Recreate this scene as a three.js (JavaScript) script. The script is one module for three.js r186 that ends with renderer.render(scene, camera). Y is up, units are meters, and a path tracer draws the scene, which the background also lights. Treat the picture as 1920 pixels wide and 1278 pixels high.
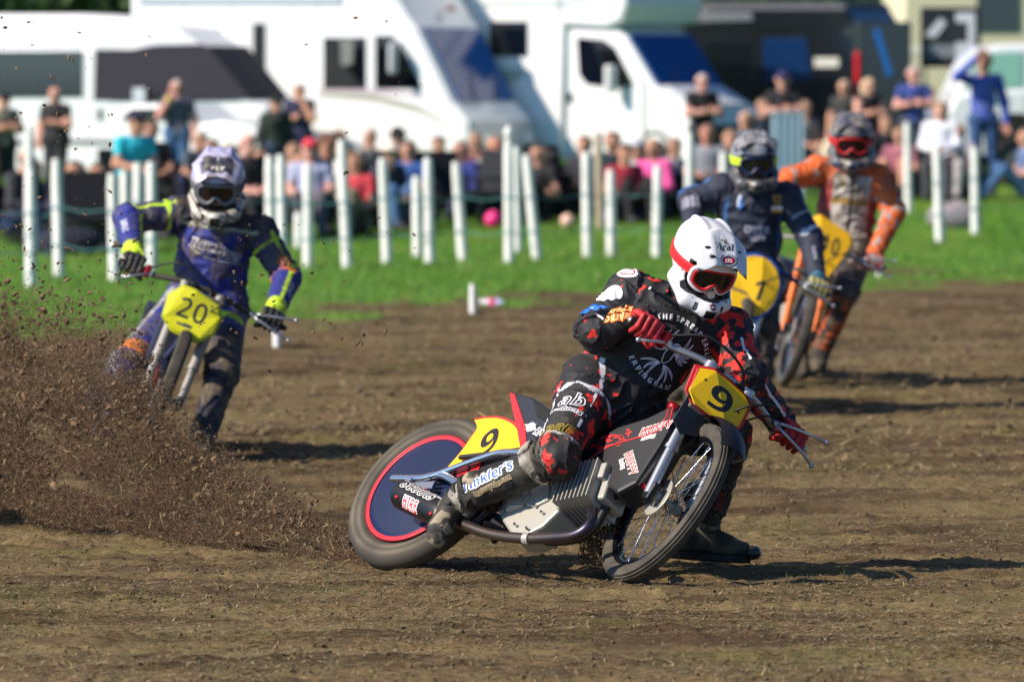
import * as THREE from 'three';
import { mergeGeometries } from 'three/addons/utils/BufferGeometryUtils.js';
import { ImprovedNoise } from 'three/addons/math/ImprovedNoise.js';
import { Sky } from 'three/addons/objects/Sky.js';
import { RoundedBoxGeometry } from 'three/addons/geometries/RoundedBoxGeometry.js';

// ---------------------------------------------------------------- camera, sky, sun, exposure
const scene = new THREE.Scene();
const FPX = 13000, HORIZON = 150, CAM_H = 1.85;             // long lens: focal length in photo pixels, horizon row, eye height
const camera = new THREE.PerspectiveCamera(2 * Math.atan(639 / FPX) * 180 / Math.PI, 1920 / 1278, 0.5, 3000);
const PITCH = Math.atan((639 - HORIZON) / FPX);
camera.position.set(0, CAM_H, 0);
camera.rotation.x = -PITCH;
camera.focus = 25.75; camera.userData.fStop = 4.7;          // long lens wide open, focused on the leading rider
camera.updateMatrixWorld();
const renderer = new THREE.WebGLRenderer();
renderer.toneMapping = THREE.LinearToneMapping;
renderer.toneMappingExposure = 1.4;
renderer.shadowMap.enabled = true;
const SUN_EL = 37 * Math.PI / 180, SUN_AZ = 27 * Math.PI / 180;   // sun to the left, a little on the camera's side
const sunDir = new THREE.Vector3(-Math.cos(SUN_EL) * Math.cos(SUN_AZ), Math.sin(SUN_EL), Math.cos(SUN_EL) * Math.sin(SUN_AZ));
const sky = new Sky();
sky.name = 'sky'; sky.scale.setScalar(2500); sky.userData.kind = 'structure';
sky.material.uniforms.sunPosition.value.copy(sunDir);
sky.material.uniforms.turbidity.value = 4;
sky.material.uniforms.rayleigh.value = 1.0;
sky.material.uniforms.mieCoefficient.value = 0.004;
scene.add(sky);
scene.environmentIntensity = 0.15;
const sun = new THREE.DirectionalLight(0xffeed8, 5.0);
sun.position.copy(sunDir).multiplyScalar(60).add(new THREE.Vector3(0, 0, -40));
sun.target.position.set(0, 0, -40); sun.castShadow = true; sun.shadow.radius = 1;
Object.assign(sun.shadow.camera, { left: -40, right: 40, top: 40, bottom: -40, near: 1, far: 200 });
scene.add(sun, sun.target);

// ---------------------------------------------------------------- helpers
const V = (x, y, z) => new THREE.Vector3(x, y, z);
let seed = 12345;
const rnd = () => { seed = (seed + 0x6D2B79F5) | 0; let t = Math.imul(seed ^ (seed >>> 15), 1 | seed); t = (t + Math.imul(t ^ (t >>> 7), 61 | t)) ^ t; return ((t ^ (t >>> 14)) >>> 0) / 4294967296; };
const rr = (a, b) => a + (b - a) * rnd();
const NZ = new ImprovedNoise();
const nz = (x, y, z) => NZ.noise(x + 100.3, y + 57.1, z + 31.7);
const fbm = (x, y, z, o = 3) => { let s = 0, a = 1; for (let i = 0; i < o; i++) { s += a * nz(x, y, z); x *= 2.03; y *= 2.03; z *= 2.03; a *= 0.5; } return s; };
const sstep = (a, b, x) => { const t = Math.min(1, Math.max(0, (x - a) / (b - a))); return t * t * (3 - 2 * t); };
const lerp = (a, b, t) => a + (b - a) * t;
const lin = (hex) => { const c = new THREE.Color(hex); return [c.r, c.g, c.b]; };
const mix3 = (a, b, t) => [lerp(a[0], b[0], t), lerp(a[1], b[1], t), lerp(a[2], b[2], t)];

const ray = (px, py) => V((px - 960) / FPX, -(py - 639) / FPX, -1).applyAxisAngle(V(1, 0, 0), -PITCH);
const at = (px, py, d) => { const v = ray(px, py); return v.multiplyScalar(d / -v.z).add(V(0, CAM_H, 0)); };       // world point at horizontal distance d
const onGround = (px, py, h = 0) => { const v = ray(px, py); return v.multiplyScalar((h - CAM_H) / v.y).add(V(0, CAM_H, 0)); };
function frame(px, py, yaw, lean) {                          // a wheel's frame: x ahead, y up the leaning wheel, z to the bike's right
  const a = yaw * Math.PI / 180, l = lean * Math.PI / 180, O = onGround(px, py);
  const r0 = V(-Math.sin(a), 0, Math.cos(a)), Y = V(0, 1, 0);
  const m = new THREE.Matrix4().makeBasis(V(Math.cos(a), 0, Math.sin(a)), Y.clone().multiplyScalar(Math.cos(l)).addScaledVector(r0, -Math.sin(l)), r0.clone().multiplyScalar(Math.cos(l)).addScaledVector(Y, Math.sin(l)));
  m.setPosition(O);
  return m;
}
function inFrame(m, px, py, axis, val) {                     // point of frame m's plane (axis = val) seen at a photo pixel
  const inv = m.clone().invert(), o = V(0, CAM_H, 0).applyMatrix4(inv), p = V(0, CAM_H, 0).add(ray(px, py)).applyMatrix4(inv), v = p.sub(o);
  return o.addScaledVector(v, (val - o.getComponent(axis)) / v.getComponent(axis));
}

// materials
const mats = new Map();
function mat(color, rough = 0.6, metal = 0, extra = {}) {
  const key = JSON.stringify([color, rough, metal, extra.map ? extra.map.uuid : 0, Object.keys(extra), extra.clearcoat || 0, extra.transmission || 0, extra.bumpMap ? extra.bumpMap.uuid : 0, extra.sheen || 0]);
  if (!mats.has(key)) mats.set(key, new THREE.MeshPhysicalMaterial({ color, roughness: rough, metalness: metal, side: THREE.DoubleSide, ...extra }));
  return mats.get(key);
}
const vmat = (rough, metal = 0, extra = {}) => mat(0xffffff, rough, metal, { vertexColors: true, ...extra });

// names
const taken = new Map();
function numbered(name) { const n = taken.get(name) || 0; taken.set(name, n + 1); return n ? name + '_' + String(n).padStart(3, '0') : name; }
function thing(name, label, category, pos, group, kind) {
  const o = new THREE.Group(); o.name = numbered(name); o.position.copy(pos); scene.add(o);
  o.userData = { label, category }; if (group) o.userData.group = group; if (kind) o.userData.kind = kind;
  o.updateMatrixWorld();
  return o;
}
function put(name, geo, material, parent, label) {
  if (Array.isArray(geo)) geo = join(geo);
  const m = new THREE.Mesh(geo, material); m.name = name; m.castShadow = m.receiveShadow = true; parent.add(m);
  if (label) m.userData.label = label;
  return m;
}
function join(list) {
  const any = list.some(g => g.attributes.color), uv = list.every(g => g.attributes.uv);
  return mergeGeometries(list.map(g => {
    g = g.index ? g.toNonIndexed() : g;
    for (const k of Object.keys(g.attributes)) if (!['position', 'normal', 'uv', 'color'].includes(k) || (k === 'uv' && !uv) || (k === 'color' && !any)) g.deleteAttribute(k);
    if (!g.attributes.normal) g.computeVertexNormals();
    if (any && !g.attributes.color) g.setAttribute('color', new THREE.BufferAttribute(new Float32Array(g.attributes.position.count * 3).fill(1), 3));
    g.morphAttributes = {};
    return g;
  }));
}
const moved = (g, x, y, z) => g.translate(x, y, z);
function tube(pts, r, seg = 40, rad = 10, closed = false, tension = 0.5) {
  const c = new THREE.CatmullRomCurve3(pts, closed, 'catmullrom', tension);
  const g = new THREE.TubeGeometry(c, seg, r, rad, closed);
  if (closed) return g;
  const caps = [0, 1].map(t => { const s = new THREE.SphereGeometry(r, rad, 6); const p = c.getPoint(t); return s.translate(p.x, p.y, p.z); });
  return join([g, ...caps]);
}
function bar(a, b, ra, rb = ra, rad = 12, capped = true) {
  const d = b.clone().sub(a), L = d.length(), g = new THREE.CylinderGeometry(rb, ra, L, rad, 1, !capped);
  g.applyQuaternion(new THREE.Quaternion().setFromUnitVectors(V(0, 1, 0), d.normalize()));
  return g.translate((a.x + b.x) / 2, (a.y + b.y) / 2, (a.z + b.z) / 2);
}
const rbox = (w, h, d, r = 0.004, s = 2) => new RoundedBoxGeometry(w, h, d, s, Math.min(r, w / 2.01, h / 2.01, d / 2.01));
function slab(pts, z0, z1, bevel = 0.004, curved = false) {  // polygon in x,y pushed out from z0 to z1
  const s = new THREE.Shape();
  if (curved) { s.moveTo(pts[0].x, pts[0].y); s.splineThru([...pts.slice(1), pts[0]].map(p => new THREE.Vector2(p.x, p.y))); }
  else s.setFromPoints(pts.map(p => new THREE.Vector2(p.x, p.y)));
  const g = new THREE.ExtrudeGeometry(s, { depth: z1 - z0 - 2 * bevel, bevelEnabled: bevel > 0, bevelThickness: bevel, bevelSize: bevel * 0.8, bevelOffset: -bevel * 0.8, bevelSegments: 2, curveSegments: 24 });
  return g.translate(0, 0, z0 + bevel);
}
function canvasTex(w, h, draw) {
  const c = document.createElement('canvas'); c.width = w; c.height = h;
  const x = c.getContext('2d'); draw(x, w, h);
  const t = new THREE.CanvasTexture(c); t.colorSpace = THREE.SRGBColorSpace; t.anisotropy = 4; return t;
}
function dataTex(n, m, f, srgb = true) {
  const d = new Uint8Array(n * m * 4);
  for (let j = 0; j < m; j++) for (let i = 0; i < n; i++) { const c = f(i / n, j / m), k = (j * n + i) * 4; d[k] = c[0]; d[k + 1] = c[1]; d[k + 2] = c[2]; d[k + 3] = c.length > 3 ? c[3] : 255; }
  const t = new THREE.DataTexture(d, n, m); t.magFilter = THREE.LinearFilter; t.minFilter = THREE.LinearMipmapLinearFilter; t.wrapS = t.wrapT = THREE.RepeatWrapping; t.generateMipmaps = true;
  if (srgb) t.colorSpace = THREE.SRGBColorSpace; t.needsUpdate = true; return t;
}

// ---------------------------------------------------------------- meshing of distance fields (naive surface nets)
function meshField(f, lo, hi, c, colour) {
  const B = 8, n = [0, 1, 2].map(k => Math.ceil((hi.getComponent(k) - lo.getComponent(k)) / c / B) * B + 1), [nx, ny, nz_] = n;
  const val = new Float32Array(nx * ny * nz_).fill(1), id = (i, j, k) => (k * ny + j) * nx + i, reach = B * c * 0.5 * 1.74 * 1.15 + c;
  const blocks = [], done = new Uint8Array(nx * ny * nz_);
  for (let k = 0; k < nz_ - 1; k += B) for (let j = 0; j < ny - 1; j += B) for (let i = 0; i < nx - 1; i += B) {
    if (Math.abs(f(lo.x + (i + B / 2) * c, lo.y + (j + B / 2) * c, lo.z + (k + B / 2) * c)) > reach) continue;
    blocks.push([i, j, k]);
    for (let z = k; z <= k + B; z++) for (let y = j; y <= j + B; y++) for (let x = i; x <= i + B; x++) { const q = id(x, y, z); if (!done[q]) { done[q] = 1; val[q] = f(lo.x + x * c, lo.y + y * c, lo.z + z * c); } }
  }
  const vid = new Int32Array(nx * ny * nz_).fill(-1), pos = [], idx = [];
  const E = [[0, 1], [0, 2], [0, 4], [1, 3], [1, 5], [2, 3], [2, 6], [3, 7], [4, 5], [4, 6], [5, 7], [6, 7]], g = new Float32Array(8);
  for (const [bi, bj, bk] of blocks) for (let k = bk; k < bk + B; k++) for (let j = bj; j < bj + B; j++) for (let i = bi; i < bi + B; i++) {
    let m = 0; for (let q = 0; q < 8; q++) { g[q] = val[id(i + (q & 1), j + ((q >> 1) & 1), k + (q >> 2))]; if (g[q] < 0) m |= 1 << q; }
    if (m === 0 || m === 255) continue;
    let sx = 0, sy = 0, sz = 0, cnt = 0;
    for (const [a, b] of E) { if ((g[a] < 0) === (g[b] < 0)) continue; const t = g[a] / (g[a] - g[b]); sx += (a & 1) + ((b & 1) - (a & 1)) * t; sy += ((a >> 1) & 1) + (((b >> 1) & 1) - ((a >> 1) & 1)) * t; sz += (a >> 2) + ((b >> 2) - (a >> 2)) * t; cnt++; }
    vid[id(i, j, k)] = pos.length / 3; pos.push(lo.x + (i + sx / cnt) * c, lo.y + (j + sy / cnt) * c, lo.z + (k + sz / cnt) * c);
  }
  const quad = (a, b, c2, d, flip) => { if (a < 0 || b < 0 || c2 < 0 || d < 0) return; if (flip) idx.push(a, c2, b, a, d, c2); else idx.push(a, b, c2, a, c2, d); };
  for (const [bi, bj, bk] of blocks) for (let k = bk; k < bk + B; k++) for (let j = bj; j < bj + B; j++) for (let i = bi; i < bi + B; i++) {
    const v0 = val[id(i, j, k)] < 0;
    if (j > 0 && k > 0 && v0 !== (val[id(i + 1, j, k)] < 0)) quad(vid[id(i, j - 1, k - 1)], vid[id(i, j, k - 1)], vid[id(i, j, k)], vid[id(i, j - 1, k)], !v0);
    if (i > 0 && k > 0 && v0 !== (val[id(i, j + 1, k)] < 0)) quad(vid[id(i - 1, j, k - 1)], vid[id(i - 1, j, k)], vid[id(i, j, k)], vid[id(i, j, k - 1)], !v0);
    if (i > 0 && j > 0 && v0 !== (val[id(i, j, k + 1)] < 0)) quad(vid[id(i - 1, j - 1, k)], vid[id(i, j - 1, k)], vid[id(i, j, k)], vid[id(i - 1, j, k)], !v0);
  }
  const geo = new THREE.BufferGeometry();
  geo.setAttribute('position', new THREE.Float32BufferAttribute(pos, 3)); geo.setIndex(idx); geo.computeVertexNormals();
  if (colour) {
    const col = new Float32Array(pos.length), N = geo.attributes.normal;
    for (let q = 0; q < pos.length / 3; q++) { const c3 = colour(pos[q * 3], pos[q * 3 + 1], pos[q * 3 + 2], N.getX(q), N.getY(q), N.getZ(q)); col[q * 3] = c3[0]; col[q * 3 + 1] = c3[1]; col[q * 3 + 2] = c3[2]; }
    geo.setAttribute('color', new THREE.BufferAttribute(col, 3));
  }
  return geo;
}
const smin = (a, b, k) => { const h = Math.max(k - Math.abs(a - b), 0) / k; return Math.min(a, b) - h * h * k * 0.25; };
const smax = (a, b, k) => -smin(-a, -b, k);
// bones: tapered capsules; w, k: stretched k times along w
const bone = (n, a, b, ra, rb = ra, w = null, k = 1) => { const d = b.clone().sub(a); return { n, ax: a.x, ay: a.y, az: a.z, dx: d.x, dy: d.y, dz: d.z, l2: Math.max(d.lengthSq(), 1e-9), ra, rb, w, kk: w ? 1 / k - 1 : 0 }; };
let bT = 0;
function boneDist(b, x, y, z) {
  const px = x - b.ax, py = y - b.ay, pz = z - b.az; let t = (px * b.dx + py * b.dy + pz * b.dz) / b.l2; t = t < 0 ? 0 : t > 1 ? 1 : t; bT = t;
  let vx = px - b.dx * t, vy = py - b.dy * t, vz = pz - b.dz * t;
  if (b.w) { const s = (vx * b.w.x + vy * b.w.y + vz * b.w.z) * b.kk; vx += b.w.x * s; vy += b.w.y * s; vz += b.w.z * s; }
  return Math.sqrt(vx * vx + vy * vy + vz * vz) - (b.ra + (b.rb - b.ra) * t);
}
const boneField = (bones, k) => (x, y, z) => { let d = boneDist(bones[0], x, y, z); for (let i = 1; i < bones.length; i++) d = smin(d, boneDist(bones[i], x, y, z), k); return d; };
function nearest(bones, x, y, z) { let best = 1e9, out = null, t = 0; for (const b of bones) { const d = boneDist(b, x, y, z); if (d < best) { best = d; out = b; t = bT; } } return { b: out, t, n: out.n }; }
function boundsOf(bones, pad) {
  const bx = new THREE.Box3();
  for (const b of bones) { const R = Math.max(b.ra, b.rb) / (b.kk + 1) + pad; for (const t of [0, 1]) { const p = V(b.ax + b.dx * t, b.ay + b.dy * t, b.az + b.dz * t); bx.expandByPoint(p.clone().addScalar(R)); bx.expandByPoint(p.clone().addScalar(-R)); } }
  return bx;
}
function meshBones(bones, c, k, colour, warp) {
  const f0 = boneField(bones, k), f = warp ? (x, y, z) => { const d = f0(x, y, z); return Math.abs(d) > 0.04 ? d : d + warp(x, y, z); } : f0, bx = boundsOf(bones, 0.03);
  return meshField(f, bx.min, bx.max, c, colour);
}
// print on a curved surface: the facing triangles inside a box (centre c, right u, up v, half sizes) lifted 1.5 mm, uv across the box
function decal(geo, c, right, up, hw, hh, depth = 0.12, lift = 0.002, face = 0.15) {
  const u = right.clone().normalize(), n = u.clone().cross(up).normalize(), v = n.clone().cross(u).normalize();
  const P = geo.attributes.position, N = geo.attributes.normal, I = geo.index ? geo.index.array : null, cnt = I ? I.length : P.count, pos = [], nor = [], uv = [], p = V(), q = V();
  for (let i = 0; i < cnt; i += 3) {
    const t = []; let any = false, ok = true;
    for (let k = 0; k < 3; k++) {
      const a = I ? I[i + k] : i + k; p.fromBufferAttribute(P, a); q.fromBufferAttribute(N, a);
      const d = p.clone().sub(c), x = d.dot(u) / hw, y = d.dot(v) / hh;
      if (Math.abs(x) < 1 && Math.abs(y) < 1) any = true; if (Math.abs(d.dot(n)) > depth || q.dot(n) < face) ok = false;
      t.push([p.clone().addScaledVector(q, lift), q.clone(), x * 0.5 + 0.5, y * 0.5 + 0.5]);
    }
    if (!any || !ok) continue;
    for (const [a, b, x, y] of t) { pos.push(a.x, a.y, a.z); nor.push(b.x, b.y, b.z); uv.push(x, y); }
  }
  const g = new THREE.BufferGeometry();
  g.setAttribute('position', new THREE.Float32BufferAttribute(pos, 3)); g.setAttribute('normal', new THREE.Float32BufferAttribute(nor, 3)); g.setAttribute('uv', new THREE.Float32BufferAttribute(uv, 2));
  return g;
}
const inkMat = (tex, rough = 0.6) => new THREE.MeshPhysicalMaterial({ map: tex, transparent: true, roughness: rough, side: THREE.DoubleSide });
function ink(w, h, draw) { return canvasTex(w, h, (x) => { x.clearRect(0, 0, w, h); draw(x, w, h); }); }
function word(x, s, px, py, size, fill, { stroke, lw = 4, font = 'sans-serif', style = 'bold', rot = 0, sx = 1, skew = 0, align = 'center' } = {}) {
  x.save(); x.translate(px, py); x.rotate(rot); x.transform(sx, 0, skew, 1, 0, 0); x.font = style + ' ' + size + 'px ' + font; x.textAlign = align; x.textBaseline = 'middle'; x.lineJoin = 'round';
  if (stroke) { x.strokeStyle = stroke; x.lineWidth = lw; x.strokeText(s, 0, 0); }
  if (fill) { x.fillStyle = fill; x.fillText(s, 0, 0); } x.restore();
}
function arcWord(x, s, cx, cy, R, a0, a1, size, fill, inner = false) {
  const W = [...s].map(ch => { x.font = 'bold ' + size + 'px sans-serif'; return x.measureText(ch).width; }), tot = W.reduce((a, b) => a + b, 0); let acc = 0;
  [...s].forEach((ch, i) => { const a = a0 + (a1 - a0) * (acc + W[i] / 2) / tot; acc += W[i]; word(x, ch, cx + R * Math.sin(a), cy - (inner ? -1 : 1) * R * Math.cos(a), size, fill, { rot: inner ? -a : a }); });
}
// ---------------------------------------------------------------- ground
const slope = (D) => { const t = Math.min(60, Math.max(0, D - 72)); return 0.0175 * t * t / (t + 6); };
const edgeD = (x) => (x < 0 ? 59.2 + 2.4 * x : 59.2 + 2.5 * x - 0.21 * Math.min(x, 6) * Math.min(x, 6)) + 0.9 * nz(x * 0.5, 3, 0);            // where grass takes over from the churned track
function grassiness(x, D) {
  const e = D - edgeD(x), n = fbm(x * 0.8, D * 0.4, 5, 4) + 0.5 * nz(x * 3.1, D * 1.1, 8);
  return sstep(-1.8, 1.8, e + n * 6.2);
}
const RUTS = [[25.9, -0.9, -0.02, 0.11, 0.03, -0.45], [26.25, -1.0, -0.02, 0.08, 0.02, -0.6], [25.6, 0.55, 0.05, 0.09, 0.02], [24.55, 0.35, 0.04, 0.07, 0.016], [23.5, 0.22, 0.03, 0.1, 0.018], [22.6, -0.15, 0.03, 0.08, 0.014], [27.4, 0.6, 0.05, 0.11, 0.018], [29.2, 0.8, 0.05, 0.12, 0.02], [31.4, 0.9, 0.05, 0.14, 0.022], [34, 1, 0.05, 0.2, 0.028], [37.5, 1.1, 0.04, 0.25, 0.032], [41, 1.2, 0.04, 0.3, 0.035], [45.5, 1.4, 0.04, 0.4, 0.04], [50, 1.5, 0.04, 0.5, 0.045]];
function relief(x, D) {
  const g = grassiness(x, D), lane = fbm(x * 0.35 + 0.12 * D, D * 1.6, 2, 3) * 0.015 + nz(x * 0.6, D * 5.5 + x * 0.7, 9) * 0.008;
  const lump = Math.pow(Math.abs(fbm(x * 4, D * 5, 1, 3)), 1.4) * 0.026 + nz(x * 19, D * 19, 4) * 0.007 + nz(x * 43, D * 43, 7) * 0.0035;
  let rut = 0; for (const [a, b, c, w, h, xm] of RUTS) { if (x > (xm ?? 99)) continue; const q = (D - (a + b * x + c * x * x) - 0.12 * nz(x * 0.9, a, 3)) / w; if (Math.abs(q) < 3) rut += h * ((Math.exp(-q * q) * -1.25) + 0.8 * Math.exp(-(Math.abs(q) - 1.5) * (Math.abs(q) - 1.5) * 4)) * (0.6 + 0.8 * nz(x * 2.3, a, 9)); }
  return (lane + lump) * (1 - 0.6 * g) + rut * (1 - g) + slope(D);
}
const groundY = (x, D) => relief(x, D) - 0.014;
{
  const rows = [4, 8, 12, 15, 17, 18.5, 19.5, 20.2]; let D = 20.5;
  while (D < 34) { rows.push(D); D += 0.026; }
  while (D < 80) { rows.push(D); D += 0.028 + (D - 34) * 0.006; }
  while (D < 2400) { rows.push(D); D *= 1.05; }
  const cols = [], NC = 300;
  for (let i = 0; i <= NC; i++) cols.push(-1 + 2 * i / NC);
  const far = [60, 8, 3, 1.8, 1.35, 1.15];
  const us = [...far.map(v => -v), ...cols, ...far.slice().reverse()];
  const pos = [], col = [], uv = [], idx = [], W = us.length;
  const dirtA = [0.142, 0.097, 0.05], dirtB = [0.078, 0.051, 0.027], straw = [0.18, 0.135, 0.064], olive = [0.105, 0.096, 0.032], gr = [0.085, 0.225, 0.012], gr2 = [0.15, 0.25, 0.028], gr3 = [0.05, 0.14, 0.01];
  rows.forEach((d) => us.forEach((u) => {
    const x = u * (0.085 * d + 0.55), fine = Math.abs(u) <= 1.01 && d < 90;
    const y = fine ? groundY(x, d) : slope(d) - 0.014;
    pos.push(x, y, -d);
    const g = grassiness(x, d), a = fbm(x * 0.8 + 0.2 * d, d * 1.9, 11, 4), b = fbm(x * 6, d * 6, 15, 3), s = fbm(x * 1.3, d * 0.9, 21, 3);
    let c = mix3(dirtA, dirtB, sstep(-0.3, 0.5, -a * 1.0 + b * 0.6)); c = mix3(c, straw, sstep(0.0, 0.9, a + 0.35 * b + 0.25) * 0.8); c = mix3(c, olive, sstep(0.15, 0.7, s) * 0.55);
    let q = mix3(gr, gr2, sstep(-0.3, 0.6, fbm(x * 1.1, d * 0.5, 31, 3))); q = mix3(q, gr3, sstep(0.1, 0.6, fbm(x * 2.3, d * 0.8, 41, 3)));
    c = mix3(c, q, g);
    col.push(c[0], c[1], c[2]); uv.push(x / 1.7, d / 1.7);
  }));
  for (let j = 0; j < rows.length - 1; j++) for (let i = 0; i < W - 1; i++) { const a = j * W + i; idx.push(a, a + 1, a + W, a + 1, a + W + 1, a + W); }
  const geo = new THREE.BufferGeometry();
  geo.setAttribute('position', new THREE.Float32BufferAttribute(pos, 3)); geo.setAttribute('color', new THREE.Float32BufferAttribute(col, 3)); geo.setAttribute('uv', new THREE.Float32BufferAttribute(uv, 2)); geo.setIndex(idx); geo.computeVertexNormals();
  // soil grain: crumbs and short straw fibres
  const N = 1024, field = new Float32Array(N * N);
  for (let j = 0; j < N; j++) for (let i = 0; i < N; i++) { const cx = Math.cos(i / N * 6.2832), sx = Math.sin(i / N * 6.2832), cy = Math.cos(j / N * 6.2832), sy = Math.sin(j / N * 6.2832); field[j * N + i] = 0.82 + 0.3 * NZ.noise(cx * 14, sx * 14 + cy * 14, sy * 14 + 3) + 0.28 * NZ.noise(cx * 40 + 7, sx * 40 + cy * 40, sy * 40); }
  for (let k = 0; k < 5200; k++) { let x = rnd() * N, y = rnd() * N, a = rr(-0.9, 0.9) + (rnd() < 0.5 ? Math.PI : 0); const L = rr(8, 36), v = rnd() < 0.6 ? rr(1.25, 1.75) : rr(0.35, 0.6); for (let s = 0; s < L; s++) { field[((y | 0) & (N - 1)) * N + ((x | 0) & (N - 1))] = v; x += Math.cos(a); y += Math.sin(a); a += rr(-0.06, 0.06); } }
  const tex = dataTex(N, N, (u, v) => { const q = Math.max(0.25, Math.min(1.7, field[Math.round(v * N) * N + Math.round(u * N)])) / 1.7; const g = 255 * Math.pow(q, 1 / 2.2); return [g, g, g * 0.98]; });
  const m = new THREE.MeshPhysicalMaterial({ color: new THREE.Color(1.75, 1.75, 1.75), map: tex, vertexColors: true, roughness: 0.95, specularIntensity: 0.25 });
  const o = put('ground', geo, m, scene); o.userData.kind = 'structure'; o.userData.label = 'churned brown dirt track running into bright green field grass';
}
function scatter(name, label, geo, material, n, place, colour) {
  const im = new THREE.InstancedMesh(geo, material, n), M = new THREE.Matrix4(), C = new THREE.Color();
  for (let i = 0; i < n; i++) { place(i, M); im.setMatrixAt(i, M); if (colour) { const c = colour(i); C.setRGB(c[0], c[1], c[2]); im.setColorAt(i, C); } }
  im.name = name; im.castShadow = im.receiveShadow = true; im.userData = { kind: 'stuff', label, category: name.replace(/_/g, ' ') }; scene.add(im); return im;
}
const bladeGeo = (bend, w) => { const p = [], s = 3; for (let i = 0; i <= s; i++) { const t = i / s, ww = w * (1 - t * 0.85); p.push(-ww, t, bend * t * t, ww, t, bend * t * t); } const g = new THREE.BufferGeometry(), idx = []; for (let i = 0; i < s; i++) { const a = i * 2; idx.push(a, a + 1, a + 3, a, a + 3, a + 2); } g.setAttribute('position', new THREE.Float32BufferAttribute(p, 3)); g.setIndex(idx); g.computeVertexNormals(); return g; };
const crumbGeo = (s0) => { const g = new THREE.IcosahedronGeometry(1, 1), P = g.attributes.position; for (let i = 0; i < P.count; i++) { const x = P.getX(i), y = P.getY(i), z = P.getZ(i), k = 1 + 0.45 * nz(x * 1.7 + s0, y * 1.7, z * 1.7) + 0.2 * nz(x * 4 + s0, y * 4, z * 4); P.setXYZ(i, x * k, y * k * 0.8, z * k); } g.computeVertexNormals(); return g; };
const crumbLow = (s0) => { const g = new THREE.IcosahedronGeometry(1, 0), P = g.attributes.position; for (let i = 0; i < P.count; i++) { const x = P.getX(i), y = P.getY(i), z = P.getZ(i), k = 1 + 0.7 * nz(x * 1.7 + s0, y * 1.7, z * 1.7); P.setXYZ(i, x * k * 1.25, y * k * 0.85, z * k); } g.computeVertexNormals(); return g; };
const pickSpot = (d0, d1, pow = 1) => { const d = d0 + (d1 - d0) * Math.pow(rnd(), pow); return [rr(-1, 1) * (0.08 * d + 0.35), d]; };
const E0 = new THREE.Euler(), Q0 = new THREE.Quaternion();
const compose = (M, x, y, z, rx, ry, rz, sx, sy, sz) => M.compose(V(x, y, z), Q0.setFromEuler(E0.set(rx, ry, rz)), V(sx, sy, sz));
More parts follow.
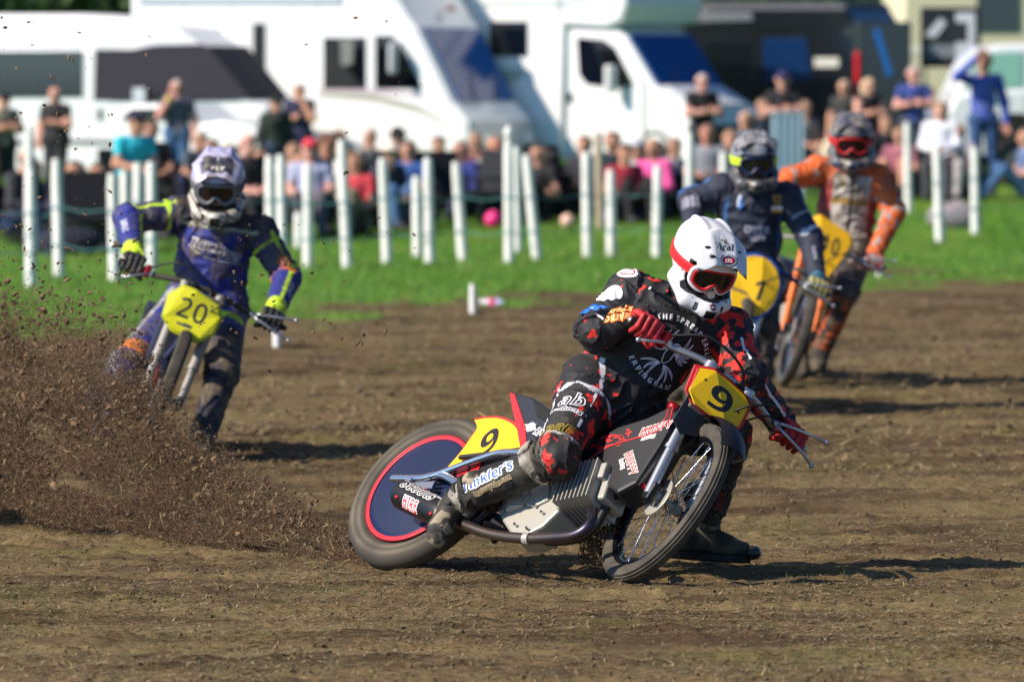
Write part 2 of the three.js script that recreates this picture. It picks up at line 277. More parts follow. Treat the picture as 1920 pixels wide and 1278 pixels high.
{
  const lay = (d0, d1, pw, l0, l1, up) => (i, M) => { let x, d, tries = 0; do { [x, d] = pickSpot(d0, d1, pw); } while ((grassiness(x, d) > 0.6 || fbm(x * 1.1, d * 0.8, 61, 3) < rr(-0.75, 0.25)) && tries++ < 12); const L = rr(l0, l1) * (0.6 + rnd()); compose(M, x, groundY(x, d) + 0.002, -d, Math.PI / 2 - rr(-0.05, up), rr(0, 6.28), rr(-0.4, 0.4), 1 + rnd(), L, L); };
  E0.order = 'YXZ';
  const tone = () => { const t = rnd(), k = rr(0.7, 1.15); return (t < 0.5 ? [0.33, 0.245, 0.12] : t < 0.72 ? [0.16, 0.125, 0.05] : t < 0.9 ? [0.1, 0.066, 0.034] : [0.13, 0.16, 0.035]).map(v => v * k); };
  scatter('cut_straw', 'loose dry straw and grass clippings strewn over the dirt track', bladeGeo(0.12, 0.0016), mat(0xffffff, 0.8, 0), 115000, lay(20.6, 33, 1.15, 0.014, 0.055, 0.3), tone);
  scatter('cut_straw', 'dry straw and clippings on the far side of the dirt track', bladeGeo(0.12, 0.0026), mat(0xffffff, 0.8, 0), 45000, lay(33, 58, 1.2, 0.035, 0.1, 0.45), tone);
  const soil = () => { const k = rr(0.65, 1.2); return [0.118 * k, 0.08 * k, 0.042 * k]; };
  scatter('soil_crumbs', 'small crumbs and clods of brown soil on the track', crumbLow(2), mat(0xffffff, 0.95, 0), 20000, (i, M) => { let x, d, t = 0; do { [x, d] = pickSpot(20.6, 36, 1.2); } while (fbm(x * 0.9, d * 1.2, 71, 3) < rr(-0.6, 0.45) && t++ < 10); const s = 0.0018 + 0.0085 * Math.pow(rnd(), 5); compose(M, x, groundY(x, d) + s * 0.1, -d, rr(0, 6), rr(0, 6), rr(0, 6), s * rr(0.8, 1.6), s * rr(0.6, 1), s * rr(0.8, 1.4)); }, soil);
  scatter('soil_crumbs', 'clods of soil on the far half of the track', crumbLow(5), mat(0xffffff, 0.95, 0), 3500, (i, M) => { let x, d, t = 0; do { [x, d] = pickSpot(36, 62, 1.1); } while ((grassiness(x, d) > 0.7 || fbm(x * 0.9, d * 1.2, 71, 3) < rr(-0.5, 0.45)) && t++ < 10); const s = 0.005 + 0.018 * Math.pow(rnd(), 5); compose(M, x, groundY(x, d) + s * 0.2, -d, rr(0, 6), rr(0, 6), rr(0, 6), s * 1.4, s * 0.8, s); }, soil);
  const green = () => { const k = rr(0.6, 1.25), t = rnd(); return (t < 0.75 ? [0.095, 0.25, 0.012] : t < 0.93 ? [0.16, 0.27, 0.03] : [0.25, 0.23, 0.08]).map(v => v * k); };
  const leafy = mat(0xffffff, 0.7, 0, { transmission: 0.25 });
  scatter('field_grass', 'short bright green grass of the field behind the track', bladeGeo(0.35, 0.07), leafy, 70000, (i, M) => { let x, d, t = 0; do { [x, d] = pickSpot(48, 100, 1.1); } while (grassiness(x, d) < rr(0.35, 0.8) && t++ < 30); const L = rr(0.03, 0.085); if (t > 30) { d = rr(72, 100); } compose(M, x, groundY(x, d) - 0.004, -d, rr(-0.5, 0.5), rr(0, 6.28), 0, L, L, L); }, green);
  scatter('grass_tufts', 'sparse green grass tufts surviving in the churned dirt', bladeGeo(0.5, 0.045), leafy, 6000, (i, M) => { let x, d, t = 0; do { [x, d] = pickSpot(20.6, 54, 1.5); } while (fbm(x * 1.4, d * 0.7, 81, 3) < rr(0.2, 0.65) && t++ < 30); const L = rr(0.01, 0.03); compose(M, x, groundY(x, d), -d, rr(-0.9, 0.9), rr(0, 6.28), 0, L, L, L); }, () => { const k = rr(0.6, 1.2); return rnd() < 0.5 ? [0.12 * k, 0.17 * k, 0.03 * k] : [0.2 * k, 0.17 * k, 0.06 * k]; });
}
// ---------------------------------------------------------------- motorcycles
const R9 = frame(720, 1063, 46, 38), F9 = frame(1158, 1088, 68, 35);
const L = (px, py, z = 0) => inFrame(R9, px, py, 2, z);     // side-view point of the leading bike, reused for all four bikes
const RR = 0.343, FRAD = 0.345;
const M_ = {
  chrome: mat(0xc9ccd4, 0.16, 1), steel: mat(0xb9bcc2, 0.34, 0.8), alloy: mat(0xaaa69c, 0.48, 0.4), alloyDark: mat(0x6a665c, 0.6, 0.4), dark: mat(0x15161a, 0.45, 0.1), black: mat(0x0a0a0c, 0.55), rubber: mat(0x16150f, 0.85),
  navy: mat(0x0d1d40, 0.28, 0.1, { clearcoat: 0.5 }), red: mat(0xc21822, 0.35, 0, { clearcoat: 0.4 }), redMetal: mat(0xa01622, 0.3, 0.6), yellow: mat(0xf0b400, 0.4, 0, { clearcoat: 0.3 }), pipe: vmat(0.35, 0.85), mud: mat(0x4a3c28, 0.95),
};
function lathe(profile, seg = 96) { return new THREE.LatheGeometry(profile.map(([r, z]) => new THREE.Vector2(r, z)), seg).rotateX(Math.PI / 2); }
function dusty(geo, base, dust, amt, sc = 14) {
  const P = geo.attributes.position, c = new Float32Array(P.count * 3);
  for (let i = 0; i < P.count; i++) { const x = P.getX(i), y = P.getY(i), z = P.getZ(i), k = amt(x, y, z) * (0.75 + 0.7 * fbm(x * sc, y * sc, z * sc, 3)); const m = mix3(base, dust, Math.max(0, Math.min(1, k))); c.set(m, i * 3); }
  geo.setAttribute('color', new THREE.BufferAttribute(c, 3)); return geo;
}
const DUST = [0.19, 0.15, 0.1];
function tyreGeo(R, inner, half, ribs) {
  const side = ribs ? [] : Array.from({ length: 11 }, (_, i) => { const t = (i + 1) / 12, r = lerp(inner + 0.012, R - 0.016, t); return [r, half * (0.8 + 0.2 * Math.sin(Math.PI * Math.min(1, t * 0.95))) + (i % 3 === 1 ? 0.0016 : 0)]; });
  const pr = [[inner, -half * 0.55], [inner + 0.012, -half * 0.8], ...(ribs ? [[lerp(inner, R, 0.5), -half]] : side.map(([r, z]) => [r, -z])), [R - 0.016, -half * 0.82]];
  if (ribs) for (const q of [-0.66, -0.34, 0, 0.34, 0.66]) { const rr_ = R - 0.011 * q * q * 1.6, w = 0.13; pr.push([rr_ - 0.004, half * (q - w - 0.02)], [rr_, half * (q - w + 0.02)], [rr_, half * (q + w - 0.02)], [rr_ - 0.004, half * (q + w + 0.02)]); }
  else pr.push([R - 0.005, -half * 0.55], [R, -half * 0.2], [R, half * 0.2], [R - 0.005, half * 0.55]);
  pr.push([R - 0.016, half * 0.82], ...(ribs ? [[lerp(inner, R, 0.5), half]] : side.slice().reverse()), [inner + 0.012, half * 0.8], [inner, half * 0.55]);
  return lathe(pr, 128);
}
function glyphTex(draw, w = 512, h = 512) { return canvasTex(w, h, draw); }
// flat shape in a frame's y,z plane at x = depth(y,z), uv over its bounds; facing +x
function plate(pts, x0, tilt, thick, bulge = 0) {
  const s = new THREE.Shape(pts.map(([z, y]) => new THREE.Vector2(-z, y)));
  const g = new THREE.ExtrudeGeometry(s, { depth: thick, bevelEnabled: true, bevelThickness: 0.0015, bevelSize: 0.0015, bevelSegments: 1, curveSegments: 12 });
  const P = g.attributes.position, uv = g.attributes.uv; g.computeBoundingBox(); const b = g.boundingBox, cy = (b.min.y + b.max.y) / 2, cx = (b.min.x + b.max.x) / 2;
  for (let i = 0; i < P.count; i++) { const X = P.getX(i), Y = P.getY(i), Z = P.getZ(i); uv.setXY(i, (X - b.min.x) / (b.max.x - b.min.x), (Y - b.min.y) / (b.max.y - b.min.y)); P.setXYZ(i, x0 + Z - (Y - cy) * tilt - (X - cx) * (X - cx) * bulge, Y, -X); }
  g.computeVertexNormals(); return g;
}
function makeBike(o) {
  const g = thing(o.name || 'race_motorcycle', o.label, 'motorcycle', V().setFromMatrixPosition(o.R), 'race motorcycles');
  g.quaternion.setFromRotationMatrix(o.R); g.updateMatrixWorld();
  const T = o.R.clone().invert().multiply(o.F), fr = (geo) => (Array.isArray(geo) ? join(geo) : geo).applyMatrix4(T);
  const sub = (n, p = g) => { const s = new THREE.Group(); s.name = n; p.add(s); return s; };
  const lead = o.lead, c = o.colors;
  // rear wheel
  const rw = sub('rear_wheel'), up = (q) => q.translate(0, RR, 0);
  put('tyre', up(dusty(tyreGeo(RR, 0.247, 0.048, false), [0.022, 0.02, 0.018], [0.13, 0.107, 0.075], (x, y, z) => { const r = Math.hypot(x, y); return r > 0.328 ? 0.28 : 0.62 + 0.32 * Math.sin(r * 210); }, 5)), vmat(0.85), rw);
  put('rim', up(lathe([[0.252, -0.04], [0.236, -0.036], [0.236, 0.036], [0.252, 0.04]], 96)), mat(0x5a1a20, 0.4, 0.5), rw);
  put('disc_cover', up(lathe([[0.002, 0.058], [0.04, 0.056], [0.2, 0.043], [0.229, 0.039], [0.229, 0.035], [0.04, 0.05], [0.002, 0.052]], 96)), M_.navy, rw, 'dark navy wheel disc');
  put('trim_ring', up(lathe([[0.246, 0.0385], [0.246, 0.0425], [0.229, 0.0425], [0.229, 0.0385]], 96)), mat(c.ring, 0.4, 0, { clearcoat: 0.3 }), rw);
  put('hub', up(join([lathe([[0.001, -0.09], [0.018, -0.09], [0.018, 0.085], [0.001, 0.085]], 24), lathe([[0.03, -0.05], [0.09, -0.05], [0.09, -0.044], [0.03, -0.044]], 32)])), M_.steel, rw);
  // front wheel
  const fw = sub('front_wheel'), fz = (q) => fr(q.translate(0, FRAD, 0));
  put('tyre', fz(dusty(tyreGeo(FRAD, 0.284, 0.033, true), [0.02, 0.018, 0.016], [0.13, 0.11, 0.08], (x, y, z) => 0.5)), vmat(0.85), fw);
  put('rim', fz(lathe([[0.291, -0.02], [0.272, -0.018], [0.266, -0.008], [0.266, 0.008], [0.272, 0.018], [0.291, 0.02]], 96)), mat(0x1c1e24, 0.3, 0.7), fw);
  put('hub', fz(join([lathe([[0.001, -0.062], [0.022, -0.062], [0.022, -0.03], [0.016, -0.02], [0.016, 0.02], [0.022, 0.03], [0.022, 0.062], [0.001, 0.062]], 24), lathe([[0.022, 0.028], [0.034, 0.028], [0.034, 0.033], [0.022, 0.033]], 24), lathe([[0.022, -0.033], [0.034, -0.033], [0.034, -0.028], [0.022, -0.028]], 24)])), M_.alloy, fw);
  for (let i = 0; i < 36; i++) { const a = i / 36 * 6.2832, s = i % 2 ? 1 : -1, off = (i % 4 < 2 ? 1 : -1) * 1.25; put('spoke', fz(bar(V(0.031 * Math.cos(a + off), 0.031 * Math.sin(a + off), s * 0.03), V(0.267 * Math.cos(a), 0.267 * Math.sin(a), s * 0.004), 0.0017, 0.0017, 6, false)), M_.chrome, fw); }
  put('brake_disc', fz(join([lathe([[0.045, 0.037], [0.078, 0.037], [0.078, 0.041], [0.045, 0.041]], 48), ...[0, 1, 2, 3].map(k => rbox(0.09, 0.012, 0.004, 0.001).rotateZ(k * 0.785).translate(0, 0, 0.039))])), M_.alloy, fw);
  // fork
  const A = V(0.03, FRAD - 0.02, 0), B = V(-0.135, 0.9, 0), leg = (z) => { const a = A.clone().setZ(z), b = B.clone().setZ(z), m = a.clone().lerp(b, 0.34); return [bar(a, m, 0.021, 0.021, 20), bar(m, b, 0.0265, 0.0265, 20), bar(m.clone().lerp(a, 0.02), m.clone().lerp(b, 0.03), 0.03, 0.03, 20)]; };
  for (const s of [1, -1]) put('fork_leg', fr(leg(s * 0.092)), o.forkMat || M_.steel, g);
  for (const s of [1, -1]) put('fork_bottom', fr([rbox(0.05, 0.075, 0.03, 0.008).translate(0.028, FRAD - 0.005, s * 0.087), bar(V(0, FRAD, s * 0.06), V(0, FRAD, s * 0.105), 0.012)]), M_.dark, g);
  put('axle_nut', fr(bar(V(0, FRAD, 0.1), V(0, FRAD, 0.118), 0.012, 0.01, 8)), M_.redMetal, g);
  put('triple_clamp', fr([rbox(0.07, 0.025, 0.24, 0.01).rotateZ(0.29).translate(-0.075, 0.7, 0), rbox(0.07, 0.022, 0.24, 0.01).rotateZ(0.29).translate(-0.125, 0.86, 0)]), M_.alloyDark, g);
  put('brake_caliper', fr([rbox(0.055, 0.035, 0.035, 0.008).translate(-0.055, FRAD + 0.05, 0.058), bar(V(-0.06, FRAD + 0.06, 0.058), V(-0.085, FRAD + 0.2, 0.08), 0.006)]), M_.redMetal, g);
  // front guard and number plate
  if (o.lead) { const n = 26, gp = [], ix = []; for (const k of [0, 1]) for (let i = 0; i <= n; i++) for (let j = 0; j <= 8; j++) { const a = lerp(0.7, 2.55, i / n), v = j / 4 - 1, r = FRAD + 0.042 - k * 0.004 - v * v * 0.02 + 0.012 * Math.cos(i / n * 6); gp.push(r * Math.cos(a), FRAD + r * Math.sin(a), v * 0.058); } const S = (n + 1) * 9; for (const k of [0, 1]) for (let i = 0; i < n; i++) for (let j = 0; j < 8; j++) { const a = k * S + i * 9 + j; ix.push(a, a + 1, a + 10, a, a + 10, a + 9); } const q = new THREE.BufferGeometry(); q.setAttribute('position', new THREE.Float32BufferAttribute(gp, 3)); q.setIndex(ix); q.computeVertexNormals(); put('front_mudguard', fr(q), o.guardMat || M_.dark, g); }
  const hex = o.platePts || [[0.15, 0.845], [0.085, 0.875], [-0.06, 0.865], [-0.105, 0.845], [-0.108, 0.76], [-0.05, 0.715], [0.1, 0.715], [0.142, 0.752]];
  const cz = hex.reduce((a, p) => a + p[0], 0) / hex.length, cy = hex.reduce((a, p) => a + p[1], 0) / hex.length, px0 = 0.03 - 0.165 * (cy - 0.325) / 0.575 + (o.plateOut || 0.055);
  put('number_plate_backing', fr(plate(hex.map(([z, y]) => [cz + (z - cz) * 1.1, cy + (y - cy) * 1.1]), px0 - 0.006, 0.25, 0.004, 1.5)), mat(c.plateEdge, 0.45), g);
  put('number_plate', fr(plate(hex, px0, 0.25, 0.003, 1.5)), mat(0xffffff, 0.5, 0, { map: glyphTex(o.plateDraw) }), g, o.plateLabel);
  if (o.wings !== false && !o.shroudDrop) for (const s of [1, -1]) put('fork_shroud', fr(plate([[s * 0.135, 0.75], [s * 0.03, 0.7], [s * 0.03, 0.62], [s * 0.1, 0.59], [s * 0.145, 0.62]], -0.04, 0.25, 0.004, 1.5)), o.shroudMat || mat(0x1d222b, 0.6), g);
  // handlebar
  const hb = [V(-0.225, 0.868, 0.425), V(-0.215, 0.87, 0.3), V(-0.19, 0.872, 0.24), V(-0.155, 0.895, 0.12), V(-0.15, 0.9, 0), V(-0.155, 0.895, -0.12), V(-0.19, 0.872, -0.24), V(-0.215, 0.87, -0.3), V(-0.225, 0.868, -0.44)];
  const hbar = sub('handlebar');
  put('bar', fr(tube(hb, 0.0135, 70, 14)), o.barMat || M_.steel, hbar);
  for (const s of [1, -1]) put('grip', fr(bar(V(-0.225, 0.868, s * 0.43), V(-0.2165, 0.87, s * 0.31), 0.0175, 0.0175, 14)), M_.rubber, hbar);
  put('throttle_housing', fr([bar(V(-0.215, 0.87, 0.305), V(-0.212, 0.871, 0.27), 0.028, 0.026, 16), rbox(0.04, 0.05, 0.028, 0.008).translate(-0.19, 0.885, 0.285)]), M_.redMetal, hbar);
  for (const z of [-0.05, 0.05]) put('bar_clamp', fr(rbox(0.045, 0.05, 0.032, 0.008).translate(-0.148, 0.888, z)), M_.dark, hbar);
  for (const [s, tipY, zt] of [[1, 0.81, 0.385], [-1, 0.82, 0.475], [-1, 0.925, 0.475]]) {
    const q = [V(-0.2, 0.872, s * 0.27), V(-0.155, lerp(0.872, tipY, 0.25), s * 0.3), V(-0.14, lerp(0.872, tipY, 0.7), s * lerp(0.3, zt, 0.6)), V(-0.155, tipY, s * zt)], tip = new THREE.SphereGeometry(0.0105, 12, 8).translate(q[3].x, q[3].y, q[3].z);
    put('lever', fr([tube(q, 0.0062, 24, 8), tip, rbox(0.035, 0.028, 0.03, 0.006).translate(q[0].x + 0.01, q[0].y, q[0].z)]), M_.steel, hbar);
  }
  const cable = (pts, r = 0.0038) => put('control_cable', tube(pts.map(p => p.applyMatrix4(T)), r, 40, 7), M_.black, g);
  cable([V(-0.18, 0.9, 0.28), V(-0.1, 0.97, 0.16), V(-0.09, 0.93, -0.02), V(-0.2, 0.8, -0.05), V(-0.3, 0.6, 0)], 0.0055);
  cable([V(-0.19, 0.88, -0.27), V(-0.07, 0.9, -0.2), V(-0.03, 0.83, -0.08), V(-0.16, 0.7, -0.02)], 0.0045);
  cable([V(-0.19, 0.86, -0.28), V(-0.1, 0.85, -0.18), V(-0.2, 0.66, -0.05)], 0.004);
  // frame
  const head = V(-0.1, 0.76, 0).applyMatrix4(T), pivot = V(0.46, 0.2, 0), seatPost = V(0.5, 0.6, 0);
  const tz = (p, z) => p.clone().setZ(p.z + z);
  put('frame', [tube([head.clone(), V(0.95, 0.66, 0), V(0.72, 0.6, 0), V(0.5, 0.57, 0)], 0.018), tube([head.clone().add(V(0.02, -0.1, 0)), V(1.02, 0.42, 0), V(0.96, 0.2, 0), V(0.66, 0.17, 0), V(0.42, 0.22, 0)], 0.017),
    ...[1, -1].flatMap(s => [tube([V(0.5, 0.57, s * 0.05), V(0.46, 0.38, s * 0.07), V(0.42, 0.2, s * 0.07)], 0.014), tube([V(0.7, 0.6, s * 0.04), V(0.42, 0.5, s * 0.085), V(0.2, 0.46, s * 0.09)], 0.01)]), bar(head.clone().add(V(-0.04, 0.09, 0)), head.clone().add(V(0.05, -0.1, 0)), 0.026)], o.frameMat || M_.black, g);
  for (const s of [1, -1]) put('swingarm', [tube([L(738, 897, s * 0.085), L(790, 897, s * 0.085), L(835, 893, s * 0.085), V(0.42, 0.27, s * 0.085)], 0.017), rbox(0.15, 0.036, 0.012, 0.004).rotateZ(0.1).translate(0.06, 0.322, s * 0.085), bar(V(0, 0.33, s * 0.07), V(0, 0.33, s * 0.105), 0.017, 0.017, 6)], M_.chrome, g);
  for (const s of [1, -1]) put('rear_strut', tube([L(810, 893, s * 0.09), L(845, 880, s * 0.09), L(905, 858, s * 0.09), L(945, 848, s * 0.09), L(1000, 850, s * 0.09)], 0.0135), M_.chrome, g);
  // rear guard
  const mg = [[888, 786], [912, 782], [940, 784], [966, 800], [976, 836], [940, 840], [905, 850], [872, 862], [833, 882], [862, 846], [884, 815], [893, 800]].map(([x, y]) => L(x, y, 0.078));
  const ctr = mg.reduce((a, p) => a.add(p), V()).multiplyScalar(1 / mg.length), big = mg.map(p => p.clone().sub(ctr).multiplyScalar(1.11).add(ctr));
  const rg = sub('rear_mudguard');
  put('panel_edge', [slab(big, 0.062, 0.07, 0.002, true), slab(big, -0.07, -0.062, 0.002, true)], mat(c.guardEdge, 0.4, 0, { clearcoat: 0.3 }), rg);
  put('side_panel', [slab(mg, 0.0705, 0.0735, 0.001, true), slab(mg, -0.0735, -0.0705, 0.001, true)], mat(c.guard, 0.4, 0, { clearcoat: 0.3 }), rg);
  { const n = 22, gp = [], ix = []; for (const k of [0, 1]) for (let i = 0; i <= n; i++) for (let j = 0; j <= 6; j++) { const a = lerp(0.5, 1.25, i / n), v = j / 3 - 1, r = RR + 0.04 - k * 0.004 - v * v * 0.014; gp.push(r * Math.cos(a), RR + r * Math.sin(a), v * 0.066); } const S = (n + 1) * 7; for (const k of [0, 1]) for (let i = 0; i < n; i++) for (let j = 0; j < 6; j++) { const a = k * S + i * 7 + j; ix.push(a, a + 1, a + 8, a, a + 8, a + 7); } const q = new THREE.BufferGeometry(); q.setAttribute('position', new THREE.Float32BufferAttribute(gp, 3)); q.setIndex(ix); q.computeVertexNormals(); put('guard_blade', q, mat(c.guard, 0.4, 0, { clearcoat: 0.3 }), rg); }
  // seat
  const seat = sub('seat'), sp = [[956, 736], [975, 741], [1003, 748], [1035, 770], [1075, 796], [1090, 815], [1050, 842], [1000, 852], [980, 846], [972, 800]].map(([x, y]) => L(x, y, 0.085));
  put('seat_shell', slab(sp, -0.1, 0.1, 0.012), mat(c.seat, 0.45, 0, { clearcoat: 0.2 }), seat);
  put('seat_trim', slab([[956, 736], [966, 739], [986, 800], [989, 846], [977, 846], [969, 800], [960, 760]].map(([x, y]) => L(x, y, 0.1)), -0.104, 0.104, 0.003), mat(c.trim, 0.4), seat);
  put('seat_pad', slab([[1000, 750], [1035, 773], [1072, 797], [1085, 812], [1045, 800], [1008, 782]].map(([x, y]) => L(x, y, 0.1)), -0.106, 0.106, 0.006), mat(0x121316, 0.85), seat);
  // chain side panel with vents
  put('vent_panel', slab([[812, 896], [850, 882], [905, 862], [948, 852], [985, 858], [940, 890], [890, 905], [850, 905]].map(([x, y]) => L(x, y, 0.06)), 0.05, 0.062, 0.002), M_.dark, g);
  for (const pts of [[[834, 886], [846, 878], [853, 881], [849, 890], [838, 892]], [[858, 880], [870, 869], [880, 867], [878, 880], [872, 891], [857, 893]], [[884, 870], [896, 860], [905, 859], [902, 870], [896, 881], [882, 884]]]) put('vent_panel_insert', slab(pts.map(([x, y]) => L(x, y, 0.065)), 0.061, 0.067, 0.002, true), M_.red, g);
  // tank and side panels
  const tk = [[1080, 884], [1095, 838], [1160, 800], [1215, 783], [1262, 760], [1272, 775], [1260, 800], [1240, 835], [1194, 906], [1158, 925], [1118, 900]].map(([x, y]) => L(x, y, 0.055));
  const tank = put('tank', slab(tk, -0.062, 0.062, 0.016), o.tankMat || mat(0x17171a, 0.5, 0, { clearcoat: 0.15 }), g);
  { const cp = L(1247, 772, 0.03); put('fuel_cap', lathe([[0.001, 0.07], [0.026, 0.068], [0.03, 0.06], [0.03, 0.048], [0.024, 0.042], [0.022, 0.02], [0.026, -0.01], [0.001, -0.01]], 28).rotateX(-Math.PI / 2).rotateZ(-0.25).translate(cp.x, cp.y - 0.02, cp.z - 0.02), M_.redMetal, g); }
  // engine
  const en = sub('engine');
  const casePts = [[926, 938], [940, 915], [958, 903], [990, 897], [1012, 905], [1036, 905], [1046, 925], [1046, 955], [1015, 985], [985, 1000], [955, 998], [938, 972]].map(([x, y]) => L(x, y, 0.09));
  put('crankcase', slab(casePts, -0.04, 0.085, 0.012), M_.alloy, en);
  const cov = [[938, 938], [948, 920], [965, 910], [992, 908], [990, 925], [975, 945], [945, 955]].map(([x, y]) => L(x, y, 0.11));
  put('clutch_cover', slab(cov, 0.08, 0.105, 0.008), M_.alloy, en);
  const ca = L(947, 936, 0.11), cb = L(984, 932, 0.11), cu = L(962, 912, 0.11);
  for (let i = 0; i < 7; i++) { const t = i / 6 - 0.5, m = ca.clone().lerp(cb, 0.5), dirv = cb.clone().sub(ca), up2 = cu.clone().sub(m).multiplyScalar(0.8); put('cover_rib', bar(m.clone().addScaledVector(up2, t * 1.5 + 0.05).addScaledVector(dirv, -0.42).setZ(0.107), m.clone().addScaledVector(up2, t * 1.5 + 0.05).addScaledVector(dirv, 0.42 - Math.abs(t) * 0.35).setZ(0.107), 0.0048, 0.0048, 8), M_.alloy, en); }
  put('gearbox_cover', slab([[990, 905], [1030, 907], [1026, 935], [1000, 948], [984, 944]].map(([x, y]) => L(x, y, 0.1)), 0.08, 0.097, 0.006), M_.alloy, en);
  for (const [x, y] of [[944, 958], [975, 947], [1024, 937], [1005, 950], [1018, 962], [968, 985], [990, 992]]) { const p = L(x, y, 0.09); put('bolt', bar(p, p.clone().setZ(0.104), 0.006, 0.006, 6), M_.chrome, en); }
  const c0 = L(1040, 938, 0.02), c1 = L(1136, 920, 0.02), ax = c1.clone().sub(c0).normalize(), ang = Math.atan2(ax.y, ax.x), len = c1.distanceTo(c0);
  put('cylinder', bar(c0, c1, 0.06, 0.06, 24), M_.alloyDark, en);
  for (let i = 0; i < 13; i++) { const t = i / 12, s = i < 4 ? 0.12 : 0.175, p = c0.clone().lerp(c1, 0.02 + 0.98 * t); put('cooling_fin', rbox(0.0055, s, s + 0.015, 0.002, 1).rotateZ(ang).translate(p.x, p.y, p.z), M_.alloy, en); }
  { const p = c1.clone().addScaledVector(ax, -0.02); put('rocker_box', [rbox(0.085, 0.07, 0.05, 0.008).rotateZ(ang).translate(p.x, p.y + 0.045, 0.068), rbox(0.04, 0.12, 0.13, 0.012).rotateZ(ang).translate(p.x + 0.045, p.y, 0)], M_.alloy, en); }
  put('clutch', [bar(V(0.5, 0.3, 0.07), V(0.5, 0.3, 0.13), 0.07, 0.066, 28), bar(V(0.5, 0.3, 0.13), V(0.5, 0.3, 0.145), 0.03, 0.026, 16)], mat(0x11192c, 0.4, 0.4), en);
  put('carburettor', [bar(L(1085, 905, -0.05), L(1080, 860, -0.05), 0.03), bar(L(1080, 868, -0.05), L(1040, 862, -0.05), 0.034)], M_.alloyDark, en);
  // exhaust
  const ex = [L(1110, 955, 0.09), L(1108, 980, 0.12), L(1080, 1002, 0.125), L(1030, 1008, 0.125), L(980, 1009, 0.125), L(925, 1002, 0.13), L(880, 988, 0.14), L(838, 968, 0.15)];
  const eg = tube(ex, 0.0205, 80, 18); dusty(eg, [0.13, 0.1, 0.085], [0.055, 0.05, 0.075], (x) => sstep(0.85, 1.05, x), 9);
  put('exhaust_pipe', eg, M_.pipe, g);
  { const p = L(985, 1010, 0.125), q = L(995, 1010, 0.125); put('pipe_clamp', bar(p, q, 0.0245, 0.0245, 20), M_.alloy, g); }
  const s0 = L(846, 972, 0.15), s1 = L(752, 926, 0.15), sv = s1.clone().sub(s0).normalize();
  const sil = new THREE.LatheGeometry([[0.001, 0], [0.03, 0], [0.048, 0.02], [0.057, 0.05], [0.057, 0.1], [0.057, s0.distanceTo(s1) - 0.02], [0.05, s0.distanceTo(s1)], [0.024, s0.distanceTo(s1) + 0.004], [0.022, s0.distanceTo(s1) - 0.03], [0.001, s0.distanceTo(s1) - 0.03]].map(([r, y]) => new THREE.Vector2(r, y)), 40).applyQuaternion(new THREE.Quaternion().setFromUnitVectors(V(0, 1, 0), sv)).translate(s0.x, s0.y, s0.z);
  const silencer = put('silencer', sil, mat(0x0d0d10, 0.42), g);
  for (const t of [0.18, 0.86]) { const p = s0.clone().lerp(s1, t).add(V(0, -0.032, 0.048)); put('silencer_rivet', new THREE.SphereGeometry(0.008, 10, 8).translate(p.x, p.y, p.z), M_.red, g); }
  // footrest
  const fp = L(862, 985, 0.12);
  put('footrest', [bar(fp.clone().setZ(0.07), fp.clone().setZ(0.235), 0.011), bar(fp.clone().setZ(0.08), V(0.5, 0.24, 0.08), 0.012), rbox(0.06, 0.012, 0.1, 0.003).rotateZ(0.5).translate(fp.x, fp.y + 0.01, 0.19)], M_.dark, g);
  put('chain_guard', slab([V(0.05, 0.3, 0), V(0.3, 0.33, 0), V(0.46, 0.3, 0), V(0.46, 0.24, 0), V(0.25, 0.26, 0), V(0.05, 0.24, 0)], -0.075, -0.062, 0.003), M_.dark, g);
  const toW = (p) => p.clone().applyMatrix4(T).applyMatrix4(o.R);
  return { g, T, fr, tank, silencer, s0, s1, grip: (s) => ({ c: toW(V(-0.219, 0.869, s * 0.365)), axis: toW(V(-0.225, 0.868, s * 0.44)).sub(toW(V(-0.217, 0.87, s * 0.31))).normalize(), fwd: V(1, 0, 0).transformDirection(T).transformDirection(o.R), up: V(0, 1, 0).transformDirection(T).transformDirection(o.R) }) };
}
const digits = (bg, fg, s, { size = 330, rot = 0, font = 'sans-serif', mud = 0, y = 256, sx = 1, skew = 0 } = {}) => (x, w, h) => {
  x.fillStyle = bg; x.fillRect(0, 0, w, h); word(x, s, w / 2, y, size, fg, { rot, sx, font, skew });
  for (let i = 0; i < mud; i++) { x.fillStyle = `rgba(${60 + rnd() * 40},${50 + rnd() * 25},20,${rr(0.25, 0.8)})`; x.beginPath(); x.ellipse(rnd() * w, rnd() * h, rr(1, 6), rr(1, 5), rnd() * 3, 0, 6.3); x.fill(); }
};
// ---------------------------------------------------------------- people: bodies, helmets, gloves, boots
const basis = (fwd, up) => { const z = fwd.clone().normalize(), x = up.clone().cross(z).normalize(); return new THREE.Matrix4().makeBasis(x, z.clone().cross(x).normalize(), z); };
const ell = (x, y, z, cx, cy, cz, a, b, c) => { x -= cx; y -= cy; z -= cz; const k0 = Math.hypot(x / a, y / b, z / c), k1 = Math.hypot(x / a / a, y / b / b, z / c / c); return k1 < 1e-6 ? -Math.min(a, b, c) : k0 * (k0 - 1) / k1; };
const rb = (x, y, z, hx, hy, hz, r) => { const ax = Math.abs(x) - hx + r, ay = Math.abs(y) - hy + r, az = Math.abs(z) - hz + r; return Math.hypot(Math.max(ax, 0), Math.max(ay, 0), Math.max(az, 0)) + Math.min(Math.max(ax, ay, az), 0) - r; };
const chinBones = [1, -1].flatMap(s => [bone('jaw', V(s * 0.108, -0.075, 0.02), V(s * 0.083, -0.118, 0.115), 0.036, 0.034), bone('jaw', V(s * 0.083, -0.118, 0.115), V(0, -0.128, 0.168), 0.034, 0.038)]);
const chinField = boneField(chinBones, 0.02);
